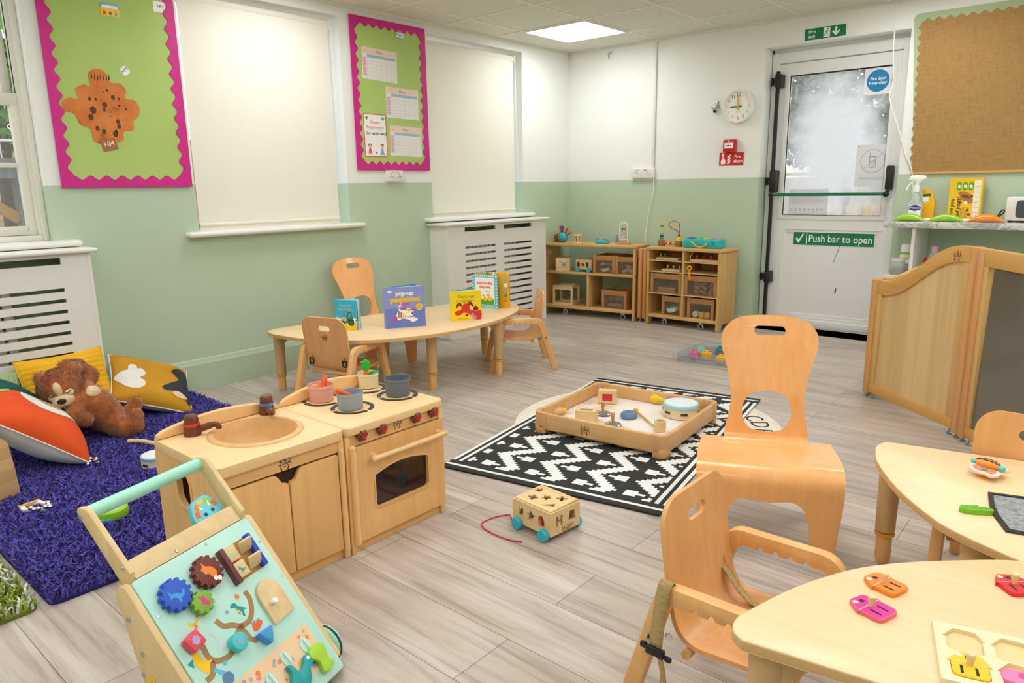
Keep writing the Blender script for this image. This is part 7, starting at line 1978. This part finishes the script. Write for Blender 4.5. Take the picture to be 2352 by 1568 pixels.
sock = [(.041, -.044), (.107, -.044), (.041, -.112), (.107, -.112), (.173, -.044), (.173, -.112)]
hb = [xf(house, .98, x, y) for x, y in sock]
b = MB(); b.prism(rect(0, -.16, .23, 0), .010, holes=hb, bev=.001); b.prism(rect(.001, -.159, .229, -.001), .003); b.build('board', board_m, t, smooth=20)
b = MB()
for x, y in sock: b.prism(xf(house, .96, x, y), .0006, z0=.003)
b.build('recess', mat('recess_warm', 'f0cf96', .6), t, smooth=0)
def onboard(u, v, z): return tuple(frm((3.998, -4.429, T3Z), BE, BU) @ Vector((u, v, z)))
house_piece(*onboard(.041, -.112, .0040), 15, 'yellow', 'f2c81e', 'yellow house shaped puzzle piece set in the board', .95)
t = thing('animal_piece', 'bright pink pig shaped puzzle piece lying in a recess of the board', 'puzzle piece', onboard(.107, -.116, .0040), 15)
b = MB(); b.prism(cr([(-.024, -.012), (-.026, .006), (-.016, .016), (0, .018), (.012, .022), (.020, .014), (.026, .004), (.022, -.012), (.008, -.016), (-.010, -.016)], 4), .009, bev=.002); b.build('body', mat('pig_pink', 'f07fb8', .45), t, smooth=30)
b = MB(); b.prism(circ(.007, 14, .002, .004), .0005, z0=.009, mi=0); b.prism(circ(.0016, 8, .014, .008), .0005, z0=.009, mi=1); b.build('print', [mat('pig_dark', 'd93f94', .5), ink['black']], t, smooth=0)
t = thing('animal_piece', 'thick green crocodile shaped puzzle piece on the far curved table', 'puzzle piece', (3.965, -3.735, T2Z), 25)
b = MB(); b.prism(cr([(-.036, -.006), (-.030, .010), (-.012, .014), (.004, .020), (.010, .016), (.004, .008), (.030, .008), (.036, .0), (.034, -.010), (.010, -.014), (-.020, -.014)], 4), .013, bev=.002); b.build('body', mat('croc_green', '7cc21e', .45), t, smooth=30)
b = MB(); b.prism(cr([(-.033, -.004), (-.028, .008), (-.012, .010), (.002, .010), (.028, .005), (.032, -.004), (.010, -.010), (-.018, -.010)], 4), .0005, z0=.013, mi=0); b.prism(circ(.002, 8, .024, .0), .0005, z0=.0136, mi=1); b.prism(xf(rect(-.018, -.001, .018, .001), 1, -.010, .010, 10), .0004, z0=.0136, mi=2); b.build('print', [ink['green'], ink['black'], ink['yellow']], t, smooth=0)
meshm = noisy('grey_mesh', [(.3, '6c7072'), (.5, '8f9494'), (.7, 'a6abab')], 90, .8, 6)
t = thing('mesh_bag', 'flat grey mesh bag with a black edge lying on the far curved table', 'bag', (0, 0, T2Z))
mp_ = [(3.971, -3.590), (3.984, -3.668), (4.004, -3.738), (4.036, -3.812), (4.29, -3.760), (4.27, -3.50)]
cx_, cy_ = 4.10, -3.66
b = MB(); b.prism(mp_, .003); b.build('mesh', meshm, t, smooth=0)
b = MB(); b.prism(mp_, .006, holes=[[(cx_ + (x - cx_) * .90, cy_ + (y - cy_) * .90) for x, y in mp_]], bev=.001); b.build('binding', black_p, t, smooth=0)
def butterfly(x, y, rz, c1, c2, c3, label):
    t = thing('butterfly_rattle', label, 'rattle', (x, y, T2Z), rz, 'butterfly suction rattles')
    b = MB(); b.lathe([(0, 0), (.022, 0), (.026, .006), (.020, .013), (.010, .017), (0, .017)], 24); b.build('suction_base', c3, t)
    for s_ in (-1, 1):
        b = MB(); b.prism(cr([(-.034, s_ * .008), (-.030, s_ * .030), (-.008, s_ * .040), (.012, s_ * .036), (.030, s_ * .042), (.042, s_ * .028), (.034, s_ * .008)], 4), .008, M=T(0, 0, .020) @ RX(-s_ * 12), bev=.002); w = b.build('wing', mat('wing_rim_' + c1, dict(coral='f6d9d2', aqua='bfe8e2')[c1], .4), t)
        b = MB(); b.prism(cr([(-.026, s_ * .014), (-.022, s_ * .028), (-.004, s_ * .034), (.012, s_ * .031), (.026, s_ * .034), (.032, s_ * .024), (.026, s_ * .014)], 4), .0015, M=T(0, 0, .0278) @ RX(-s_ * 12), mi=0); b.prism(circ(.007, 14, .004, s_ * .025), .001, M=T(0, 0, .029) @ RX(-s_ * 12), mi=1); b.build('wing_print', [mat('wing_' + c1, dict(coral='f08a66', aqua='3fb7b0')[c1], .4), ink['teal']], w, smooth=0)
    b = MB(); b.ell((0, 0, .034), (.034, .013, .012)); bd_ = b.build('body', c2, t)
    b = MB()
    for k in (-.3, .35): b.tube([(.034 * math.sin(a) * .98, .013 * k * 1.3 * math.cos(a), .034 + .0122 * math.cos(a) * (1 - k * k) ** .5) for a in [-1.1 + .22 * q for q in range(11)]], .0016, 6)
    b.build('stripe', ink['black'], bd_)
    for x_ in (-.036, .036):
        b = MB(); b.ell((x_, 0, .032), (.009, .010, .008), u=12, v=8); b.build('end_cap', mat('cap_aqua', '5cc9cf', .4), bd_)
butterfly(3.950, -3.455, -20, 'coral', mat('bfly_orange', 'f5a13c', .4), mat('bfly_base', 'f2a516', .4), 'orange butterfly rattle standing on the far curved table')
butterfly(4.075, -3.395, -25, 'aqua', mat('bfly_teal', '4cc0b8', .4), mat('bfly_base2', 'd9b48a', .4), 'aqua butterfly rattle at the right edge of the far curved table')
# ------------------------------------------------------------------ soft corner: cushions, bear, small instruments
def cloth(name, stops, scale=3, **k): return noisy(name, stops, scale, .85, **k)
must = cloth('cloth_mustard', [(.3, 'b9810f'), (.7, 'd29a1e')])
def pillow(name, label, M, w, h, t_, front, back=None, ribs=0, rib_axis='v', prints=None, group='cushions'):
    t = thing(name, label, 'cushion', M=M, group=group)
    n = 61
    def shape(u, v, s_):
        a, c = 2 * u - 1, 2 * v - 1
        k = max(0.0, (1 - abs(a) ** 3.2)) ** .62 * max(0.0, (1 - abs(c) ** 3.2)) ** .62
        pin = 1 - .055 * (1 - abs(a) ** 2) * abs(c) ** 2
        pin2 = 1 - .055 * (1 - abs(c) ** 2) * abs(a) ** 2
        z = s_ * t_ / 2 * k
        z += s_ * .006 * k * math.sin(5 * a + 2.2 * c) * math.cos(3.1 * c - a)
        if ribs: z += s_ * .0035 * abs(math.sin(PI * ribs * (v if rib_axis == 'v' else u))) * min(1, k * 3 + .3)
        return Vector((a * w / 2 * pin2, c * h / 2 * pin, z))
    nv = n if not ribs else max(n, ribs * 6 + 1)
    nu, nv2 = (n, nv) if rib_axis == 'v' else (nv, n)
    b = MB(); b.grid(lambda u, v: shape(u, v, 1), nu, nv2); b.build('front_cover', front, t, smooth=70)
    b = MB(); b.grid(lambda u, v: shape(1 - u, v, -1), n, n); b.build('back_cover', back or front, t, smooth=70)
    per = [shape(i / 40, 0, 1) for i in range(40)] + [shape(1, i / 40, 1) for i in range(40)] + [shape(1 - i / 40, 1, 1) for i in range(40)] + [shape(0, 1 - i / 40, 1) for i in range(40)]
    b = MB(); b.tube([tuple(p) for p in per], .004, 6, closed=True); b.build('piping', back or front, t)
    for pn, poly, m, lift in prints or ():
        # a printed patch that follows the bulge of the cover
        bm = bmesh.new()
        tri = tessellate_polygon([[Vector((p[0], p[1], 0)) for p in poly]])
        vs = [bm.verts.new((p[0], p[1], 0)) for p in poly]
        for q in tri:
            try: bm.faces.new([vs[i] for i in q])
            except ValueError: pass
        for k in range(1, 24):
            bmesh.ops.bisect_plane(bm, geom=bm.verts[:] + bm.edges[:] + bm.faces[:], plane_co=(k / 24, 0, 0), plane_no=(1, 0, 0))
            bmesh.ops.bisect_plane(bm, geom=bm.verts[:] + bm.edges[:] + bm.faces[:], plane_co=(0, k / 24, 0), plane_no=(0, 1, 0))
        for v in bm.verts:
            p = shape(min(1, max(0, v.co.x)), min(1, max(0, v.co.y)), 1); v.co = p + Vector((0, 0, lift))
        bmesh.ops.recalc_face_normals(bm, faces=bm.faces[:])
        b = MB(); b._take(bm, None, 0); b.build(pn, m, t, smooth=70)
    return t
white_c = cloth('cloth_white', [(.3, 'd9d7d0'), (.7, 'eeede8')]); dark_c = cloth('cloth_charcoal', [(.3, '22282c'), (.7, '343b40')])
yel_c = cloth('cloth_yellow', [(.3, 'e0a311'), (.7, 'f2bb1c')], 12); sage_c = cloth('cloth_sage', [(.3, '8b9f72'), (.7, 'a9b98f')], 12)
teal_c = cloth('cloth_teal', [(.3, '06423f'), (.7, '0d5a55')]); orange_c = cloth('cloth_orange', [(.3, 'd9420c'), (.7, 'ee5a1a')])
pillow('cushion', 'bright yellow ribbed cushion leaning on the radiator cover behind the bear', frm((.305, -4.555, .222), (-.02, 1, .02), (-.36, -.03, .93)), .385, .385, .11, yel_c, ribs=15)
pillow('cushion', 'sage green ribbed cushion at the left, half hidden by the teal cushion', frm((.315, -4.945, .205), (-.03, 1, -.10), (-.36, .06, .93)), .385, .37, .11, sage_c, ribs=18, rib_axis='u')
cloud = [(.16, .52), (.10, .50), (.02, .44), (.02, .36), (.06, .28), (.12, .20), (.20, .16), (.30, .17), (.36, .24), (.35, .32), (.30, .37), (.36, .44), (.37, .52), (.32, .58), (.28, .56), (.26, .63), (.20, .64), (.17, .60)]
pillow('cushion', 'mustard cushion with a white cloud and a dark patch, slumped against the skirting', frm((.285, -4.165, .170), (.16, .86, -.36), (-.78, .14, .46)), .41, .38, .15, must, white_c,
    prints=[('cloud_print', cr(cloud, 3), white_c, .0015), ('dark_print', cr([(.70, .62), (.80, .78), (.93, .80), (.985, .60), (.985, .25), (.93, .08), (.80, .24), (.62, .20), (.56, .26), (.72, .40), (.80, .50)], 2), dark_c, .0015), ('oval_print', cr([(.70, .20), (.78, .24), (.88, .20), (.90, .16), (.80, .14), (.72, .16)], 3), ink['peach'], .003), ('stitched_tag', rect(.12, .86, .32, .90), ink['mint'], .002)])
pillow('cushion', 'plain dark teal cushion between the orange cushion and the bear', frm((.500, -4.775, .195), (.05, .74, -.67), (-.80, .25, .40)), .42, .28, .12, teal_c)
pillow('cushion', 'orange cushion with a white face patch and white underside, nearest the camera', frm((.705, -4.825, .200), (.05, .76, -.64), (-.93, .22, .06)), .43, .38, .19, orange_c, white_c,
    prints=[('white_patch', cr([(.30, .80), (.52, .96), (.75, .99), (.985, .90), (.985, .46), (.86, .42), (.74, .46), (.60, .40), (.42, .42), (.28, .54), (.24, .68)], 3), white_c, .0015), ('ear_print', cr([(.40, .76), (.50, .82), (.62, .72), (.64, .58), (.54, .56), (.44, .62)], 3), cloth('cloth_tan', [(.3, 'b28454'), (.7, 'c99a68')]), .003), ('mane_print', cr([(.15, .985), (.20, .90), (.30, .94), (.34, .88), (.42, .95), (.50, .90), (.55, .96), (.75, .985)], 2), dark_c, .003), ('nose_print', cr([(.86, .74), (.95, .78), (.985, .70), (.985, .56), (.90, .56)], 3), dark_c, .003), ('leaf_tag', rect(.06, .70, .16, .80), ink['ltgreen'], .003)])
t = thing('pillow_tassels', 'small knotted silver bells at the tip of the orange cushion', 'bells', (.90, -4.685, .045))
b = MB(); rnd = random.Random(5)
for k in range(7): b.ell((rnd.uniform(-.02, .02), rnd.uniform(-.02, .02), rnd.uniform(-.008, .012)), .009, u=10, v=8)
b.build('bell', chrome, t)

# teddy bear, lying back with one arm behind its head
BO = Vector((.50, -4.55, .20))
fur = mat('fur_brown', '8a4a1d', .95, sheen=.6)
_n, _l, _b = nodes(fur)
_fn = noise(fur, coords(fur, (1, 1, 1)), 26, 5, .65); _l.new(ramp(fur, _fn, [(.3, '7f3f10'), (.55, 'a85c22'), (.75, 'c47a36')]), _b.inputs['Base Color']); bump(fur, noise(fur, coords(fur, (1, 1, 1)), 170, 3), .7, .004)
cream_f = noisy('fur_cream', [(.3, 'd9b78c'), (.7, 'ecd5b2')], 60, .95, bmp=.5)
bear = thing('teddy_bear', 'brown teddy bear lying back asleep on the cushions with one arm behind its head', 'teddy bear', tuple(BO))
def capsule(b, pts, rr, n=9):
    for (p, q), (r1, r2) in zip(zip(pts, pts[1:]), zip(rr, rr[1:])):
        for k in range(n):
            f = k / (n - 1); c = Vector(p).lerp(Vector(q), f) - BO; b.ell(tuple(c), r1 + (r2 - r1) * f, u=16, v=10); blobs.append((c, r1 + (r2 - r1) * f))
blobs = []
b = MB()
def blob(c, r_):
    c = Vector(c) - BO; b.ell(tuple(c), r_, u=24, v=16); blobs.append((c, r_ if not isinstance(r_, tuple) else min(r_)))
blob((.485, -4.640, .298), (.088, .098, .088))
blob((.452, -4.705, .345), .034); blob((.455, -4.570, .365), .034)
capsule(b, [(.500, -4.560, .240), (.515, -4.515, .180), (.520, -4.480, .125)], [.072, .086, .082], 6)
capsule(b, [(.465, -4.545, .275), (.430, -4.495, .315), (.425, -4.545, .368), (.430, -4.600, .378)], [.038, .036, .034, .030])
capsule(b, [(.545, -4.590, .235), (.585, -4.640, .180), (.590, -4.590, .145)], [.036, .036, .032])
capsule(b, [(.560, -4.470, .095), (.620, -4.440, .075), (.640, -4.400, .078)], [.058, .050, .042]); capsule(b, [(.640, -4.398, .075), (.628, -4.385, .125)], [.040, .034], 5)
capsule(b, [(.500, -4.440, .100), (.500, -4.375, .095)], [.052, .046], 6); capsule(b, [(.500, -4.365, .095), (.495, -4.330, .145)], [.042, .034], 5)
body = b.build('body', fur, bear, smooth=80)
md = body.modifiers.new('merge', 'REMESH'); md.mode = 'VOXEL'; md.voxel_size = .007; md.use_smooth_shade = True
md = body.modifiers.new('soften', 'SMOOTH'); md.iterations = 6; md.factor = .5
rnd = random.Random(11)
vs, fs = [], []
for _ in range(26000):
    c, r_ = blobs[rnd.randrange(len(blobs))] if rnd.random() > .25 else blobs[0]
    v = Vector((rnd.gauss(0, 1), rnd.gauss(0, 1), rnd.gauss(0, 1))).normalized()
    p = c + v * r_
    if r_ == .088 and c == blobs[0][0]: p = c + Vector((v.x * .088, v.y * .098, v.z * .088))
    if any((p - q).length < s_ - .004 for q, s_ in blobs): continue
    if (p - (Vector((.560, -4.648, .288)) - BO)).length < .062: continue
    w = v.orthogonal().normalized() * .0016
    d = (v + Vector((rnd.uniform(-.7, .7), rnd.uniform(-.7, .7), rnd.uniform(-.9, .4)))).normalized() * rnd.uniform(.007, .013)
    k = len(vs); vs += [p - v * .005 - w, p - v * .005 + w, p + d]; fs.append((k, k + 1, k + 2))
me = bpy.data.meshes.new('fur'); me.from_pydata([tuple(v) for v in vs], [], fs); me.materials.append(fur)
o = bpy.data.objects.new('fur', me); C.objects.link(o); o.parent = bear; o['kind'] = 'stuff'
hd = Vector((.84, -.32, -.34)).normalized(); hup = Vector((.25, -.36, .90)); hup = (hup - hd * hup.dot(hd)).normalized(); hr = hup.cross(hd)
hc = Vector((.485, -4.640, .298)) - BO
FM = Matrix(((hr.x, hup.x, hd.x, hc.x), (hr.y, hup.y, hd.y, hc.y), (hr.z, hup.z, hd.z, hc.z), (0, 0, 0, 1)))
b = MB(); b.ell((0, -.022, .080), (.048, .036, .034), M=FM); b.ell((.0, .030, .066), (.020, .040, .026), M=FM); b.ell((-.030, .004, .066), (.026, .022, .024), M=FM); b.ell((.030, .004, .066), (.026, .022, .024), M=FM); b.build('muzzle', cream_f, bear)
b = MB(); b.ell((0, -.006, .112), (.019, .014, .010), M=FM); b.build('nose', mat('nose_brown', '2e1a16', .25), bear)
b = MB(); b.tube([(0, -.020, .1125), (0, -.034, .110)], .0018, 6, M=FM); b.tube(cr([(-.018, -.042, .104), (-.009, -.038, .109), (0, -.034, .111), (.009, -.038, .109), (.018, -.042, .104)], 3, False), .0018, 6, M=FM); b.build('mouth', dark_ink, bear)
b = MB()
for s_ in (-1, 1): b.tube(cr([(s_ * .024, .020, .089), (s_ * .034, .013, .087), (s_ * .046, .018, .078)], 4, False), .0022, 6, M=FM)
b.build('closed_eye', dark_ink, bear)
b = MB(); b.ell((.046, .012, .052), (.030, .042, .040)); b.build('chest_patch', cream_f, bear)

t = thing('toy_stand', 'butcher-block wooden toy end panel with a rounded corner at the left edge of the frame', 'wooden panel', M=frm((.985, -4.975, .002), (.34, -.94, 0), (0, 0, 1)))
bl = mat('butcher_block', 'dcb57c', .45)
_n, _l, _b = nodes(bl); _br = _n.new('ShaderNodeTexBrick'); _br.inputs['Color1'].default_value = lin('e2bd85'); _br.inputs['Color2'].default_value = lin('cfa468'); _br.inputs['Mortar'].default_value = lin('c39a60'); _br.inputs['Scale'].default_value = 1; _br.inputs['Mortar Size'].default_value = .0006; _br.inputs['Brick Width'].default_value = .21; _br.inputs['Row Height'].default_value = .045
_l.new(coords(bl, (1, 1, 1)), _br.inputs['Vector']); _l.new(_br.outputs['Color'], _b.inputs['Base Color'])
b = MB(); b.prism(rpoly([(0, 0), (.55, 0), (.55, .262), (.02, .262), (.008, .14)], [.006, .01, .01, .035, .3], 6), .022, bev=.004); b.build('panel', bl, t)
b = MB(); b.span((.12, .0, .022), (.54, .20, .040), .004); b.build('backing', bl, t)

dsm = T(0, 0, .018)
t = thing('tambourine', 'pale blue topped tambourine on the violet rug beside the toy sink', 'tambourine', (1.105, -4.500, .026))
b = MB(); b.lathe([(.058, 0), (.064, 0), (.064, .040), (.058, .042)], 36); b.build('hoop', mat('hoop_pale', 'e9dcc8', .5), t)
b = MB(); b.lathe([(0, .050), (.060, .050), (.066, .047), (.066, .036), (.0645, .035)], 36); b.build('rim', mat('rim_blue', '8fc0d2', .4), t)
b = MB(); b.lathe([(0, .0506), (.057, .0506), (.060, .0502)], 36); b.build('skin', mat('skin_white', 'e6ecee', .5), t)
b = MB()
for a in (-70, -10, 50, 110, 170, 230): b.box((0, 0, .018), (.005, .026, .010), .002, M=RZ(a) @ T(.0645, 0, 0))
b.build('jingle', mat('jingle', '5d5f63', .25, metal=.9), t)
b = MB(); b.tube(cr([(.74, -4.475, .042), (.80, -4.44, .046), (.90, -4.41, .044), (1.0, -4.40, .042)], 4, False), .010, 10); tag(b.build('drumstick', toy_w), 'thin wooden stick lying on the violet rug behind the tambourine', 'drumstick')
t = thing('bell_shaker', 'small wooden jingle frame with bells lying on the violet rug', 'bell shaker', (1.195, -4.985, .030), 18)
b = MB(); b.prism([(-.045, -.034), (-.005, -.050), (.062, -.010), (.045, .030), (-.035, .034)], .014, holes=[[(-.030, -.022), (-.006, -.032), (.040, -.006), (.030, .016), (-.024, .018)]], bev=.003); b.build('frame', white_m, t)
b = MB(); b.prism([(-.047, -.035), (-.032, -.041), (-.022, .0345), (-.036, .0355)], .016, bev=.002); b.build('grip', mat('grip_tan', 'd9a860', .5), t)
b = MB(); rnd = random.Random(3)
for x, y in ((.045, -.02), (.058, -.004), (.05, .014), (.036, .022), (.02, -.032), (.064, .010), (.030, -.028)): b.ell((x, y, .014 + rnd.uniform(-.004, .006)), .0095, u=12, v=8)
b.build('bell', chrome, t)
t = thing('lime_drum', 'lime green drum toy with a grey top on the violet rug behind the walker handle', 'toy drum', (1.480, -4.835, .024), 10)
b = MB(); b.lathe([(0, 0), (.056, 0), (.064, .008), (.066, .022), (.062, .036), (.052, .040), (0, .040)], 36, M=Matrix.Diagonal((1.1, .95, 1, 1))); b.build('body', mat('toy_lime', '93cf26', .4), t)
b = MB(); b.lathe([(0, .0425), (.046, .0425), (.050, .040)], 32, M=Matrix.Diagonal((1.1, .95, 1, 1))); b.build('pad', grey_pl, t)
b = MB(); b.box((0, 0, .012), (.010, .034, .014), .003, M=RZ(-40) @ T(.066, 0, 0)); b.build('label', ink['sky'], t)
